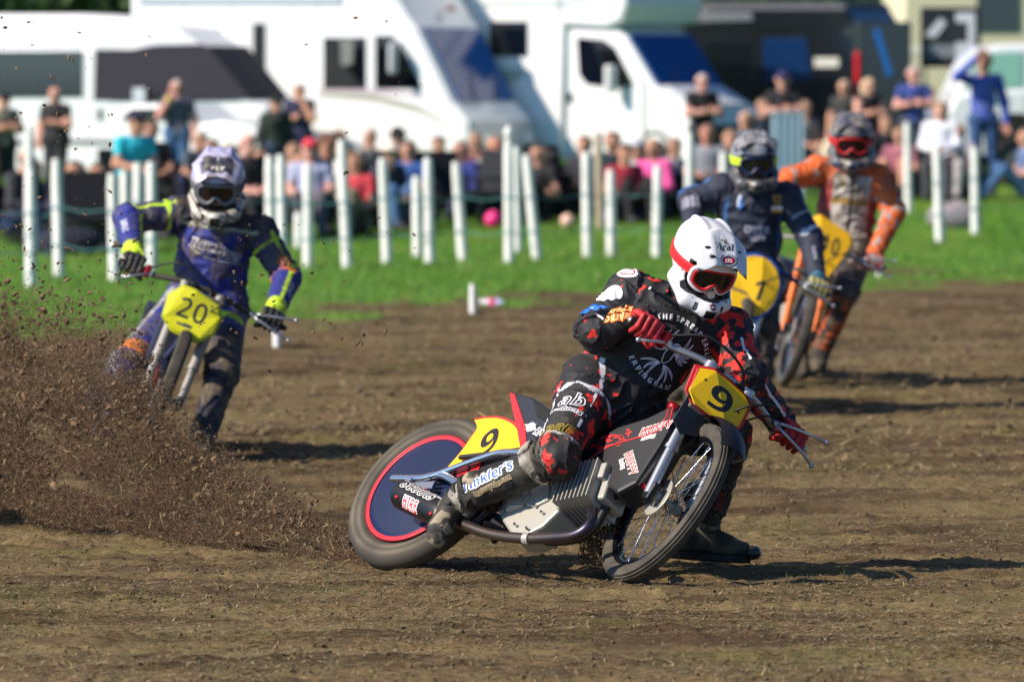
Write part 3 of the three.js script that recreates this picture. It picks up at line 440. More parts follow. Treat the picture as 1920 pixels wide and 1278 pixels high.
function helmetField(x, y, z) {
  let d = ell(x, y, z, 0, 0.025, -0.008, 0.13, 0.143, 0.16);
  d = smin(d, chinField(x, y * 1, z), 0.035);
  d = smin(d, ell(x, y, z, 0, 0.06, -0.1, 0.09, 0.08, 0.075), 0.03);
  d = smax(d, -rb(x, y + 0.012 - 0.02 * x * x * 40 * 0.2, z - 0.15, 0.104, 0.056, 0.1, 0.035), 0.008);
  d = smax(d, -ell(x, y, z, 0, 0.012, -0.005, 0.108, 0.122, 0.138), 0.006);
  d = smax(d, -rb(x, y + 0.15, z + 0.01, 0.085, 0.1, 0.105, 0.06), 0.01);
  d = smax(d, -(y + 0.172 + 0.25 * Math.max(0, -z - 0.02)), 0.02);
  d = smax(d, -rb(x, y + 0.138, z - 0.2, 0.022, 0.016, 0.03, 0.008), 0.004);
  for (const s of [1, -1]) { d = smax(d, -rb(x - s * 0.058, y + 0.125, z - 0.172 + s * 0.3 * (x - s * 0.058), 0.008, 0.018, 0.02, 0.005), 0.003); }
  d = smin(d, ell(Math.abs(x), y, z, 0.055, 0.135, -0.03, 0.018, 0.03, 0.09), 0.02);      // raised vents along the crown
  return d;
}
let helmetCache = null;
function helmet(parent, base, o) {
  const m = basis(o.fwd, o.up).scale(V(o.s || 1, o.s || 1, o.s || 1)); m.setPosition(o.c.clone().sub(base));
  if (!helmetCache) helmetCache = meshField(helmetField, V(-0.16, -0.2, -0.2), V(0.16, 0.2, 0.24), 0.0038);
  const g = helmetCache.clone(), P = g.attributes.position, N = g.attributes.normal, col = new Float32Array(P.count * 3);
  for (let i = 0; i < P.count; i++) { const x = P.getX(i), y = P.getY(i), z = P.getZ(i); const inside = ell(x, y, z, 0, 0.012, -0.005, 0.11, 0.124, 0.14) < 0.002 || (N.getX(i) * x + N.getY(i) * (y - 0.01) + N.getZ(i) * z < -0.02); col.set(inside ? [0.012, 0.012, 0.014] : o.shell(x, y, z), i * 3); }
  g.setAttribute('color', new THREE.BufferAttribute(col, 3));
  const h = new THREE.Group(); h.name = 'helmet'; h.applyMatrix4(m); parent.add(h);
  const shell = put('shell', g, vmat(0.3, 0, { clearcoat: o.dirty ? 0.05 : 0.5 }), h);
  // head inside: face with nose
  put('face', meshField((x, y, z) => smin(smin(ell(x, y, z, 0, 0.01, 0.0, 0.078, 0.112, 0.1), ell(x, y, z, 0, -0.03, 0.1, 0.014, 0.026, 0.022), 0.012), ell(x, y, z, 0, -0.07, 0.07, 0.045, 0.03, 0.03), 0.02), V(-0.1, -0.13, -0.12), V(0.1, 0.14, 0.14), 0.006), mat(o.skin || 0x8a5a46, 0.6), h);
  // peak
  const n = 18, k = 14, pos = [], ix = [];
  for (const t of [0, 1]) for (let j = 0; j <= k; j++) for (let i = 0; i <= n; i++) {
    const u = i / n * 2 - 1, v = j / k, L_ = o.peakLen || 0.17; const ridge = 0.008 * Math.exp(-Math.pow((Math.abs(u) - 0.45) / 0.12, 2)) * sstep(0, 0.2, v);
    const w = lerp(0.126, o.peakW || 0.112, v), z = lerp(0.02, 0.06, Math.abs(u)) + v * L_ * (1 - 0.22 * u * u), y = lerp(0.172, o.peakY ?? 0.1, v * v * 0.35 + v * 0.65) - lerp(0.062, 0.042, v) * u * u + ridge - (t ? 0.005 + 0.004 * (1 - v) : 0);
    pos.push(u * w, y, z);
  }
  const S = (n + 1) * (k + 1), f = (a, b, c, d) => ix.push(a, b, c, a, c, d);
  for (let j = 0; j < k; j++) for (let i = 0; i < n; i++) { const a = j * (n + 1) + i; f(a, a + n + 1, a + n + 2, a + 1); f(S + a, S + a + 1, S + a + n + 2, S + a + n + 1); }
  for (let i = 0; i < n; i++) { const a = k * (n + 1) + i; f(a, S + a, S + a + 1, a + 1); f(i, i + 1, S + i + 1, S + i); }
  for (let j = 0; j < k; j++) { const a = j * (n + 1), b = a + n; f(a, S + a, S + a + n + 1, a + n + 1); f(b, b + n + 1, S + b + n + 1, S + b); }
  const pg = new THREE.BufferGeometry(); pg.setAttribute('position', new THREE.Float32BufferAttribute(pos, 3)); pg.setIndex(ix); const pgn = pg.toNonIndexed(); pg.computeVertexNormals();
  { const pc = new Float32Array(pos.length); for (let i = 0; i < pos.length / 3; i++) pc.set((o.peak || o.shell)(pos[i * 3], pos[i * 3 + 1], pos[i * 3 + 2]), i * 3); pg.setAttribute('color', new THREE.BufferAttribute(pc, 3)); }
  const peak = put('peak', pg, vmat(0.32, 0, { clearcoat: o.dirty ? 0.05 : 0.4 }), h);
  // goggles
  const gz = (x, y) => 0.138 - 3.6 * x * x - 0.5 * y * y + 0.004, outline = [], lensPts = [], M = 64;
  for (let i = 0; i < M; i++) { const a = i / M * 6.2832, cx = Math.cos(a), sy = Math.sin(a), q = Math.pow(Math.pow(Math.abs(cx), 3.2) + Math.pow(Math.abs(sy), 3.2), -1 / 3.2); let x = 0.089 * cx * q, y = 0.043 * sy * q - 0.012; if (y < -0.01) y += 0.026 * Math.exp(-Math.pow(x / 0.022, 2)) - 0.007 * Math.exp(-Math.pow((Math.abs(x) - 0.045) / 0.03, 2)); outline.push(V(x, y, gz(x, y))); }
  put('goggle_frame', tube(outline, 0.0085, 128, 8, true), mat(o.goggle, 0.35), h);
  if (o.goggle2) put('goggle_surround', tube(outline.map(p => V(p.x * 1.11, (p.y + 0.012) * 1.13 - 0.012, p.z - 0.003 - 0.9 * p.x * p.x)), 0.0105, 128, 8, true), mat(o.goggle2, 0.4), h);
  const lp = [], lx = []; lp.push(0, -0.01, gz(0, 0) + 0.001); outline.forEach(p => lp.push(p.x * 0.5, (p.y + 0.01) * 0.5 - 0.01, gz(p.x * 0.5, p.y * 0.5) + 0.001)); outline.forEach(p => lp.push(p.x, p.y, p.z)); for (let i = 0; i < M; i++) { const j = (i + 1) % M; lx.push(0, 1 + i, 1 + j, 1 + i, 1 + M + i, 1 + M + j, 1 + i, 1 + M + j, 1 + j); }
  const lg = new THREE.BufferGeometry(); lg.setAttribute('position', new THREE.Float32BufferAttribute(lp, 3)); lg.setIndex(lx); lg.computeVertexNormals();
  put('goggle_lens', lg, new THREE.MeshPhysicalMaterial({ color: o.lens || 0x554a44, roughness: 0.08, transmission: 0.75, thickness: 0, side: THREE.DoubleSide }), h);
  const sp = [], sx = [], NS = 40; for (const t of [0, 1]) for (let i = 0; i <= NS; i++) for (const w of [-1, -0.5, 0.5, 1]) { const a = lerp(0.72, 6.2832 - 0.72, i / NS), ex = t ? 0.003 : -0.004, y = w * 0.021 + 0.008 * Math.cos(a) - 0.004 + 0.012 * (1 - Math.cos(a)) * 0.6; const yy = (y - 0.025) / 0.15, rr_ = Math.sqrt(Math.max(0.1, 1 - yy * yy)); sp.push((0.134 + ex) * Math.sin(a) * rr_, y, (0.166 + ex) * Math.cos(a) * rr_ - 0.008); }
  const SS = (NS + 1) * 4; for (const t of [0, 1]) for (let i = 0; i < NS; i++) for (let j = 0; j < 3; j++) { const a = t * SS + i * 4 + j; sx.push(a, a + 1, a + 5, a, a + 5, a + 4); } for (let i = 0; i < NS; i++) for (const j of [0, 3]) { const a = i * 4 + j; sx.push(a, a + 4, SS + a + 4, a, SS + a + 4, SS + a); }
  const sg = new THREE.BufferGeometry(); sg.setAttribute('position', new THREE.Float32BufferAttribute(sp, 3)); sg.setIndex(sx); sg.computeVertexNormals();
  put('goggle_strap', sg, mat(o.strap || o.goggle, 0.75), h);
  return { h, shell, peak, strapGeo: sg };
}
// gloved hand closed on a grip: returns wrist and bones (world)
function gripHand(gr, side, o = {}) {
  const S = o.s || 1.15, f = gr.fwd, u = gr.up, ax = gr.axis, P = (x, deg, r) => gr.c.clone().addScaledVector(ax, x * S).addScaledVector(f, Math.cos(deg * Math.PI / 180) * r * S).addScaledVector(u, Math.sin(deg * Math.PI / 180) * r * S);
  const tw = o.twist || 0, W = P(0.004, 158 + tw, 0.098), bs = [], rad = [0.0112, 0.0118, 0.0114, 0.0102].map(v => v * S);
  [-0.035, -0.0115, 0.0125, 0.0355].forEach((x, i) => {
    const k = [0, 0.002, 0, -0.004][i], K = P(x, 118 + tw, 0.047 + k), a = P(x, 48 + tw, 0.045 + k), b = P(x, -18 + tw, 0.034), e = P(x, -85 + tw, 0.03);
    bs.push(bone('finger', K, a, rad[i] + 0.001, rad[i]), bone('finger', a, b, rad[i], rad[i] * 0.95), bone('finger', b, e, rad[i] * 0.95, rad[i] * 0.85), bone('palm', W.clone().addScaledVector(ax, x * 0.45), K, 0.024 * S, 0.016 * S));
  });
  bs.push(bone('thumb', P(-0.022, 195 + tw, 0.05), P(-0.05, 250 + tw, 0.035), 0.017, 0.013), bone('thumb', P(-0.05, 250 + tw, 0.035), P(-0.046, 310 + tw, 0.033), 0.013, 0.011), bone('thumb', P(-0.046, 310 + tw, 0.033), P(-0.03, 345 + tw, 0.034), 0.011, 0.0095));
  return { W, bones: bs };
}
const shiftBones = (bs, base) => bs.map(b => ({ ...b, ax: b.ax - base.x, ay: b.ay - base.y, az: b.az - base.z }));
// fingers of one hand must not fuse: fields joined with a tight radius
function gloveMesh(bs, base, cell, colour) { return meshBones(shiftBones(bs, base), cell, 0.0045, colour); }
function bootBones(an, toe, up, s = 1) {
  const d = toe.clone().addScaledVector(up, -toe.dot(up)).normalize(), w = d.clone().cross(up).normalize(), Q = (a, h) => an.clone().addScaledVector(d, a * s).addScaledVector(up, h * s);
  return { b: [bone('shaft', Q(-0.012, 0.12), Q(-0.005, 0.0), 0.06 * s, 0.05 * s), bone('heel', Q(-0.04, -0.05), Q(0.04, -0.04), 0.04 * s, 0.046 * s), bone('foot', Q(0.0, -0.01), Q(0.13, -0.058), 0.046 * s, 0.038 * s, w, 1.12), bone('toe', Q(0.12, -0.062), Q(0.2, -0.07), 0.036 * s, 0.026 * s, w, 1.35), bone('sole', Q(-0.045, -0.082), Q(0.2, -0.086), 0.018 * s, 0.016 * s, w, 2.1)], Q, d, w };
}
function bodyBones(J, o = {}) {
  const f = o.fat || 1, a = o.arm || 1, l = o.leg || 1, across = J.shR.clone().sub(J.shL).normalize(), pel = J.hipR.clone().add(J.hipL).multiplyScalar(0.5), ch = J.neck, up = ch.clone().sub(pel), wa = pel.clone().addScaledVector(up, 0.4).addScaledVector(o.front, -0.02), ct = pel.clone().addScaledVector(up, 0.8);
  const b = [
    bone('pelvis', J.hipR, J.hipL, 0.112 * f), bone('belly', pel.clone().addScaledVector(up, 0.06), wa, 0.118 * f, 0.112 * f, across, 1.26), bone('chest', wa, ct, 0.115 * f, 0.118 * f, across, 1.38),
    bone('clav', ct.clone().addScaledVector(up, 0.09), J.shR, 0.085, 0.072 * a), bone('clav', ct.clone().addScaledVector(up, 0.09), J.shL, 0.085, 0.072 * a), bone('neck', ct, J.neck.clone().lerp(J.head, 0.45), 0.08, 0.056),
    bone('uarmR', J.shR, J.elR, 0.07 * a, 0.058 * a), bone('farmR', J.elR, J.wrR, 0.058 * a, 0.041 * a), bone('uarmL', J.shL, J.elL, 0.07 * a, 0.058 * a), bone('farmL', J.elL, J.wrL, 0.058 * a, 0.041 * a),
    bone('thighR', J.hipR, J.knR, 0.105 * l, 0.075 * l), bone('shinR', J.knR, J.anR, 0.073 * l, 0.053 * l), bone('thighL', J.hipL, J.knL, 0.105 * l, 0.075 * l), bone('shinL', J.knL, J.anL, 0.073 * l, 0.053 * l),
  ];
  for (const q of b) { const d = V(q.dx, q.dy, q.dz).normalize(), fr = o.front.clone(); if (o.fronts && o.fronts[q.n]) fr.copy(o.fronts[q.n]); fr.addScaledVector(d, -fr.dot(d)).normalize(); q.fr = fr; q.sd = d.clone().cross(fr); q.len = Math.sqrt(q.l2); }
  return { bones: b, across, pel, ct, wa };
}
const folds = (bones, amp, base) => (x, y, z) => {
  const q = nearest(bones, x, y, z), s = q.t * q.b.len, j = 1 + 1.2 * Math.exp(-Math.pow(Math.min(q.t, 1 - q.t) * q.b.len / 0.07, 2)), torso = q.n === 'chest' || q.n === 'belly' || q.n === 'pelvis';
  const v = torso ? nz(x * 9 + 2 * nz(x * 6, y * 6, z * 6), y * 13, z * 9 + base) : nz(s * 26 + 2.2 * nz(x * 8, y * 8, z * 8), x * 5 + base, y * 5 + z * 5);
  return -amp * j * (0.75 - Math.sqrt(Math.abs(v)) * 1.5) * 0.8 + nz(x * 40, y * 40, z * 40) * amp * 0.12;
};
function limbCoord(q, x, y, z) { const b = q.b, px = x - b.ax - b.dx * q.t, py = y - b.ay - b.dy * q.t, pz = z - b.az - b.dz * q.t; return Math.atan2(px * b.sd.x + py * b.sd.y + pz * b.sd.z, px * b.fr.x + py * b.fr.y + pz * b.fr.z); }
// the continuous clothed body of a person; returns what decals need
function clothedBody(parent, base, J, o) {
  const bb = bodyBones(J, o), bs = shiftBones(bb.bones, base);
  (o.extra || []).forEach(e => bs.push(...shiftBones([e], base)));
  bs.forEach(b => { if (!b.fr) { const d = V(b.dx, b.dy, b.dz).normalize(); b.fr = o.front.clone().addScaledVector(d, -o.front.dot(d)).normalize(); b.sd = d.cross(b.fr); b.len = Math.sqrt(b.l2); } });
  const g = meshBones(bs, o.cell, o.k || 0.032, null, o.fold ? folds(bs, o.fold, o.foldSeed || 0) : null);
  const P = g.attributes.position, N = g.attributes.normal, col = new Float32Array(P.count * 3), ct = bb.ct.clone().sub(base), up = J.neck.clone().sub(bb.pel).normalize(), fr = o.front.clone().addScaledVector(up, -o.front.dot(up)).normalize(), ac = up.clone().cross(fr);
  for (let i = 0; i < P.count; i++) {
    const x = P.getX(i), y = P.getY(i), z = P.getZ(i), q = nearest(bs, x, y, z), d = V(x, y, z).sub(ct);
    col.set(o.colour({ n: q.n, t: q.t, len: q.b.len, ang: limbCoord(q, x, y, z), x, y, z, u: d.dot(ac), v: d.dot(up), w: d.dot(fr), facing: N.getX(i) * fr.x + N.getY(i) * fr.y + N.getZ(i) * fr.z }), i * 3);
  }
  g.setAttribute('color', new THREE.BufferAttribute(col, 3));
  const body = put('body', g, o.material || vmat(0.72, 0, { sheen: 0.15, sheenRoughness: 0.6, sheenColor: new THREE.Color(0.4, 0.4, 0.4) }), parent);
  return { body, g, ct, up, fr, ac, bs };
}
// ---------------------------------------------------------------- leading rider and bike, number 9
const JL = (px, py, z) => L(px, py, z).applyMatrix4(R9);
const bike9 = makeBike({
  R: R9, F: F9, lead: true, label: 'black and red race motorcycle with yellow plate 9, leaning hard on its side', plateLabel: 'yellow plate with a black number 9',
  colors: { ring: 0xc81c2a, plateEdge: 0xc4202c, guard: 0xf5bc00, guardEdge: 0xc81a1e, seat: 0x0e1728, trim: 0xc4202c },
  plateDraw: (x, w, h) => { digits('#f2c200', '#15161c', '', { mud: 60 })(x, w, h); x.save(); x.translate(w * 0.52, h * 0.5); x.rotate(0.02); word(x, '9', 0, 8, 400, '#14151b', { sx: 1.05 }); x.restore(); x.strokeStyle = '#b3242a'; x.lineWidth = 16; x.strokeRect(6, 6, w - 12, h - 12); for (const [a, b] of [[90, 170], [440, 420], [440, 250]]) { x.fillStyle = '#6b3a1c'; x.beginPath(); x.arc(a, b, 15, 0, 7); x.fill(); } for (let i = 0; i < 70; i++) { x.fillStyle = `rgba(40,34,20,${rr(0.3, 0.8)})`; x.fillRect(rnd() * w, rnd() * h, rr(2, 7), rr(2, 5)); } },
});
{ // print on the bike
  const g = bike9.g, Zp = V(0, 1, 0), rt = V(1, 0, 0);
  const flat = (name, px, py, z, w, h, ang, tex, rough) => { const p = L(px, py, z), q = new THREE.PlaneGeometry(w, h); q.rotateZ(ang).translate(p.x, p.y, z); put(name, q, inkMat(tex, rough), g); };
  flat('mudguard_number', 912, 830, 0.0745, 0.2, 0.2, 0.0, ink(256, 256, (x) => word(x, '9', 128, 132, 190, '#12131a', { style: 'italic bold', rot: -0.75, sx: 1.2 })), 0.4);
  const huffy = (second) => ink(512, 220, (x) => { word(x, second ? 'HUFFY' : 'HUFFY', 256, 92, 128, '#d61f26', { stroke: '#f3efe8', lw: 13, style: 'italic bold' }); word(x, second ? 'HUFFY' : 'HUFFY', 256, 92, 128, '#d61f26', { style: 'italic bold' }); word(x, 'Racing', 190, 182, 54, '#17171a', { stroke: '#f3efe8', lw: 14, style: 'italic bold' }); });
  flat('tank_lettering', 1228, 805, 0.0634, 0.19, 0.085, 0.33, huffy(false), 0.5);
  flat('tank_lettering', 1180, 868, 0.0636, 0.17, 0.085, -0.82, huffy(true), 0.5);
  const stripe = (pts, w, m = M_.red) => put('tank_stripe', tube(pts.map(([x, y]) => L(x, y, 0.062)), w, 30, 6), m, g);
  stripe([[1262, 764], [1257, 785], [1240, 804], [1215, 815], [1190, 822], [1140, 838], [1105, 862], [1088, 880]], 0.0042); stripe([[1254, 768], [1248, 785], [1232, 797], [1210, 806]], 0.0035);
  flat('tank_splatter', 1137, 827, 0.063, 0.24, 0.1, 0.3, ink(384, 160, (x) => { x.strokeStyle = '#cf1a1c'; x.lineCap = 'round'; for (let i = 0; i < 46; i++) { x.lineWidth = rr(3, 13); const a = rr(20, 360), b = rr(25, 135); x.beginPath(); x.moveTo(a, b); x.lineTo(a + rr(-50, 50), b + rr(-14, 14)); x.stroke(); } }), 0.6);
  flat('seat_lettering', 1004, 806, 0.1072, 0.17, 0.085, -0.28, ink(256, 128, (x) => { x.strokeStyle = '#f2f2f4'; x.lineWidth = 5; x.beginPath(); for (let i = 0; i < 26; i++) x.lineTo(14 + i * 4.6, 64 + (i % 2 ? 1 : -1) * 34 * Math.exp(-Math.pow((i - 13) / 6.5, 2)) - 4); x.stroke(); word(x, 'RNZ', 186, 66, 64, '#10131d', { stroke: '#f2f2f4', lw: 9, style: 'italic bold' }); }), 0.5);
  const sg = bike9.silencer.geometry, mid = bike9.s0.clone().lerp(bike9.s1, 0.6), along = bike9.s0.clone().sub(bike9.s1).normalize();
  put('silencer_lettering', decal(sg, mid, along, V(0, 0.9, -0.25), 0.115, 0.075, 0.09, 0.0015, 0.05), inkMat(ink(384, 250, (x) => { word(x, 'Scoots', 192, 92, 112, '#f4f2ee', { style: 'italic bold', stroke: '#f4f2ee', lw: 10, font: 'serif' }); word(x, 'Scoots', 192, 92, 112, '#15151a', { style: 'italic bold', font: 'serif' }); x.strokeStyle = '#d81e22'; x.lineWidth = 12; x.lineCap = 'round'; x.beginPath(); x.moveTo(150, 24); x.lineTo(172, 62); x.lineTo(214, 66); x.lineTo(224, 26); x.stroke(); word(x, 'HIRE', 206, 196, 74, '#d81e22', { stroke: '#fff', lw: 10 }); word(x, 'HIRE', 206, 196, 74, '#d81e22'); }), 0.4), g);
}
{
  const P = (px, py, dz) => at(px, py, 26 - dz);
  const gR = bike9.grip(1), gL = bike9.grip(-1), hR = gripHand(gR, 1), hL = gripHand(gL, -1);
  
  const pel = JL(1130, 757, 0), side = V(0, 0, 1).transformDirection(R9);
  const J = {
    hipR: pel.clone().addScaledVector(side, 0.085), hipL: pel.clone().addScaledVector(side, -0.085).add(V(0.03, -0.02, 0)), neck: P(1284, 562, -0.15), head: P(1320, 490, -0.03),
    shR: P(1183, 556, -0.17), elR: P(1118, 620, 0.0), wrR: hR.W, shL: P(1362, 620, -0.22), elL: P(1398, 706, -0.03), wrL: hL.W,
    knR: JL(1042, 856, 0.2), anR: JL(866, 937, 0.19), knL: P(1372, 820, -0.26), anL: P(1326, 982, -0.52),
  };
  const base = V(pel.x, 0, pel.z), front = V(0.22, -0.12, 1).normalize();
  const o = thing('person', 'rider in black and red splatter race suit with white helmet, leaning motorcycle 9 over', 'person', base, 'speedway riders');
  const BLK = [0.011, 0.011, 0.013], RED = [0.7, 0.022, 0.014], WHT = [0.62, 0.61, 0.66], MUD = [0.085, 0.07, 0.048];
  const splat = (x, y, z, th) => { const v = fbm(x * 18, y * 18, z * 18, 3) + 0.45 * Math.max(0, nz(x * 48, y * 48, z * 48)) ; return v > th; };
  const seg = (u, v, a, b, w) => { const dx = b[0] - a[0], dy = b[1] - a[1]; let t = ((u - a[0]) * dx + (v - a[1]) * dy) / (dx * dx + dy * dy); t = Math.max(0, Math.min(1, t)); return Math.hypot(u - a[0] - dx * t, v - a[1] - dy * t) < w; };
  const colour = (q) => {
    const { n, t, ang, x, y, z, u, v, facing } = q; let c = BLK;
    const red = (th) => splat(x, y, z, th);
    if ((n === 'clav' || n === 'chest' || n === 'neck') && v > 0.085 && red(0.12)) c = RED;
    if (n === 'uarmR' && Math.cos(ang + 0.4) > -0.2 && red(0.18 + t * 0.5)) c = RED;
    if ((n === 'uarmL' || n === 'farmL') && red(n === 'uarmL' ? 0.12 : 0.3)) c = RED;
    if ((n === 'chest') && Math.abs(u) > 0.15 && red(0.3)) c = RED;
    if (n === 'thighR') { if (Math.sin(ang) > 0.55 || Math.sin(ang) < -0.75) { if (red(0.3)) c = RED; } if (t > 0.9 && t < 0.93) c = [0.4, 0.38, 0.34]; if (t > 0.22 && t < 0.25 + 0.02 * Math.sin(ang * 5)) c = WHT; }
    if (n === 'shinR') { if (Math.abs(t - 0.2) < 0.022 || t > 0.955) c = [0.36, 0.33, 0.28]; if (t < 0.17 && red(0.25)) c = RED; }
    if (n === 'thighL' || n === 'pelvis') { if (red(0.42)) c = RED; }
    if (n === 'shinL') { if (Math.abs(t - 0.12) < 0.022 || Math.abs(t - 0.93) < 0.02) c = [0.3, 0.28, 0.25]; if (t < 0.1 && red(0.2)) c = RED; }
    if ((n === 'belly' || n === 'pelvis') && (seg(u, v, [-0.17, -0.2], [-0.12, -0.3], 0.007) || seg(u, v, [-0.15, -0.25], [-0.08, -0.4], 0.007))) c = WHT;
    let m = 0; if (n === 'shinR' || n === 'shinL') m = 0.25 + 0.4 * t; if (n.startsWith('thigh')) m = 0.1 + 0.3 * sstep(0.5, 1, t); if (n.startsWith('farm')) m = 0.12;
    return mix3(c, MUD, Math.max(0, Math.min(0.75, m * (0.45 + 1.5 * fbm(x * 16, y * 16, z * 16, 3)))));
  };
  const kneeOut = V(0, 0, 1).transformDirection(R9);
  const B = clothedBody(o, base, J, { front, cell: 0.0055, fold: 0.011, foldSeed: 3, colour, fat: 1.16, arm: 1.24, leg: 1.02, fronts: { thighR: kneeOut, shinR: kneeOut }, extra: [bone('shinR', J.knR.clone().addScaledVector(kneeOut, 0.012), J.knR.clone().lerp(J.anR, 0.15).addScaledVector(kneeOut, 0.016), 0.076, 0.072)] });
  const glove = (h) => gloveMesh(h.bones, base, 0.0032, (x, y, z) => { const k = 0.8 + 0.5 * nz(x * 60, y * 60, z * 60); return [0.5 * k, 0.018 * k, 0.024 * k]; });
  put('glove', glove(hR), vmat(0.55), o); put('glove', glove(hL), vmat(0.55), o);
  for (const [w, e] of [[hR.W, J.elR], [hL.W, J.elL]]) put('cuff', bar(w.clone().lerp(e, 0.02).sub(base), w.clone().lerp(e, 0.17).sub(base), 0.037, 0.044, 20), mat(0x24231f, 0.8), o);
  // boots
  const upR = J.knR.clone().sub(J.anR).normalize(), toeR = JL(838, 1000, 0.2).sub(J.anR).add(V(0.02, -0.02, 0.2)), bR = bootBones(J.anR.clone().addScaledVector(upR, -0.03), toeR, upR.clone().add(V(-0.15, 0.2, 0)).normalize(), 0.92);
  put('boot', meshBones(shiftBones(bR.b, base), 0.0055, 0.02, (x, y, z) => { const m = sstep(-0.2, 0.35, fbm(x * 13, y * 13, z * 13, 3)); return mix3([0.02, 0.018, 0.016], m > 0.8 ? [0.34, 0.28, 0.19] : [0.09, 0.075, 0.05], m * 0.85); }, (x, y, z) => 0.002 * nz(x * 40, y * 40, z * 40)), vmat(0.7), o, 'muddy black boot hooked over the right footrest');
  for (const [a, r] of [[0.09, 0.062], [0.045, 0.057], [0.0, 0.053]]) { const c = bR.Q(-0.01, a).sub(base), q = new THREE.TorusGeometry(r * 0.92, 0.008, 8, 30).scale(1, 1, 1.5).applyMatrix4(new THREE.Matrix4().makeBasis(bR.d, bR.w, bR.d.clone().cross(bR.w))).translate(c.x, c.y, c.z); put('boot_strap', q, mat(0x1a1916, 0.7), o); const k = bR.Q(0.02, a).addScaledVector(bR.w, -r * 0.88).sub(base); put('boot_buckle', rbox(0.03, 0.02, 0.012, 0.004).translate(k.x, k.y, k.z), M_.steel, o); }
  const bL = bootBones(J.anL.clone().add(V(-0.055, -0.01, 0)), V(1, -0.03, 0.1), V(0.06, 1, 0).normalize(), 1.0);
  put('boot', meshBones(shiftBones(bL.b, base), 0.006, 0.025, (x, y, z) => mix3([0.035, 0.03, 0.02], [0.1, 0.085, 0.055], sstep(-0.3, 0.4, fbm(x * 12, y * 12, z * 12, 3)))), vmat(0.8), o, 'boot caked in olive mud on a steel shoe');
  { const Q = (a, h, w) => bL.Q(a, h).addScaledVector(bL.w, w).sub(base), pts = []; for (let i = 0; i <= 24; i++) { const a = i / 24 * 6.2832; pts.push(new THREE.Vector2(0.075 + 0.155 * Math.cos(a), 0.056 * Math.sin(a))); }
    const s = new THREE.Shape(pts), sg = new THREE.ExtrudeGeometry(s, { depth: 0.02, bevelEnabled: true, bevelThickness: 0.006, bevelSize: 0.006, bevelSegments: 3 }), m = new THREE.Matrix4().makeBasis(bL.d, bL.w, V(0, 0, 0).crossVectors(bL.d, bL.w)); m.setPosition(Q(0, -0.1, 0)); put('steel_shoe', sg.applyMatrix4(m), mat(0x1c1a17, 0.4, 0.5), o); const cp = Q(0.235, -0.085, 0); put('toe_cap', new THREE.SphereGeometry(0.045, 20, 14).scale(0.75, 0.62, 1.0).translate(cp.x, cp.y, cp.z), mat(0x4d4c49, 0.4, 0.6), o); }
  // helmet
  const WH = [0.72, 0.73, 0.76];
  const H = helmet(o, base, { c: J.head.clone(), fwd: V(0.36, -0.5, 0.85), up: V(0.36, 0.84, 0.42), s: 0.93, goggle: 0xc41c22, goggle2: 0xe8e6ea, strap: 0xc4161e, lens: 0x3a3434, peakY: 0.078, peakLen: 0.145, skin: 0x7a4a3a,
    shell: (x, y, z) => { let k = fbm(x * 30, y * 30, z * 30, 3); let c = WH.map(v => v * (0.97 + 0.06 * k)); if (k > 0.62) c = [0.3, 0.27, 0.2]; if (Math.abs(x) < 0.026 && y < -0.118 && y > -0.158 && z > 0.16) c = [0.06, 0.055, 0.05]; if (Math.abs(Math.abs(x) - 0.06) < 0.006 && y < -0.11 && y > -0.142 && z > 0.12) c = [0.12, 0.11, 0.11]; if (z > 0.03 && y < 0.045 && y > -0.085 && Math.abs(x) > 0.07 && Math.abs(x) < 0.1185 && z > 0.075) c = [0.02, 0.02, 0.024]; return c; } });
  const onPeak = (name, cx, cz, w, h, rot, draw, tw = 256, th = 160) => put(name, decal(H.peak.geometry, V(cx, 0.14, cz), V(Math.cos(rot), 0, -Math.sin(rot)), V(-Math.sin(rot), 0.1, -Math.cos(rot)), w, h, 0.09, 0.0015, 0.2), inkMat(ink(tw, th, draw), 0.35), H.h);
  onPeak('peak_lettering', -0.0, 0.1, 0.05, 0.03, 0, (x) => { word(x, 'Arai', 128, 92, 92, '#15161c', { font: 'serif', style: 'bold italic' }); x.strokeStyle = '#15161c'; x.lineWidth = 5; x.beginPath(); x.ellipse(128, 92, 112, 46, 0, Math.PI * 1.02, Math.PI * 1.98); x.stroke(); x.beginPath(); x.ellipse(128, 38, 34, 16, 0, Math.PI, 0); x.stroke(); });
  onPeak('peak_badge', 0.014, 0.155, 0.04, 0.024, 0, (x) => { x.fillStyle = '#1d2340'; x.beginPath(); x.ellipse(128, 80, 122, 74, 0, 0, 7); x.fill(); x.fillStyle = '#e9e6ea'; x.beginPath(); x.ellipse(128, 80, 108, 62, 0, 0, 7); x.fill(); x.fillStyle = '#1d2340'; x.beginPath(); x.ellipse(128, 80, 98, 54, 0, 0, 7); x.fill(); x.fillStyle = '#b5232e'; x.fillRect(52, 50, 152, 60); word(x, 'STS', 128, 82, 62, '#fff'); });
  for (const [a, b] of [[-0.075, 0.11], [0.075, 0.11], [-0.06, 0.15]]) onPeak('peak_vent', a, b, 0.013, 0.007, a * 6, (x) => { x.fillStyle = '#1a1a1e'; x.beginPath(); x.ellipse(64, 40, 58, 30, 0, 0, 7); x.fill(); }, 128, 80);
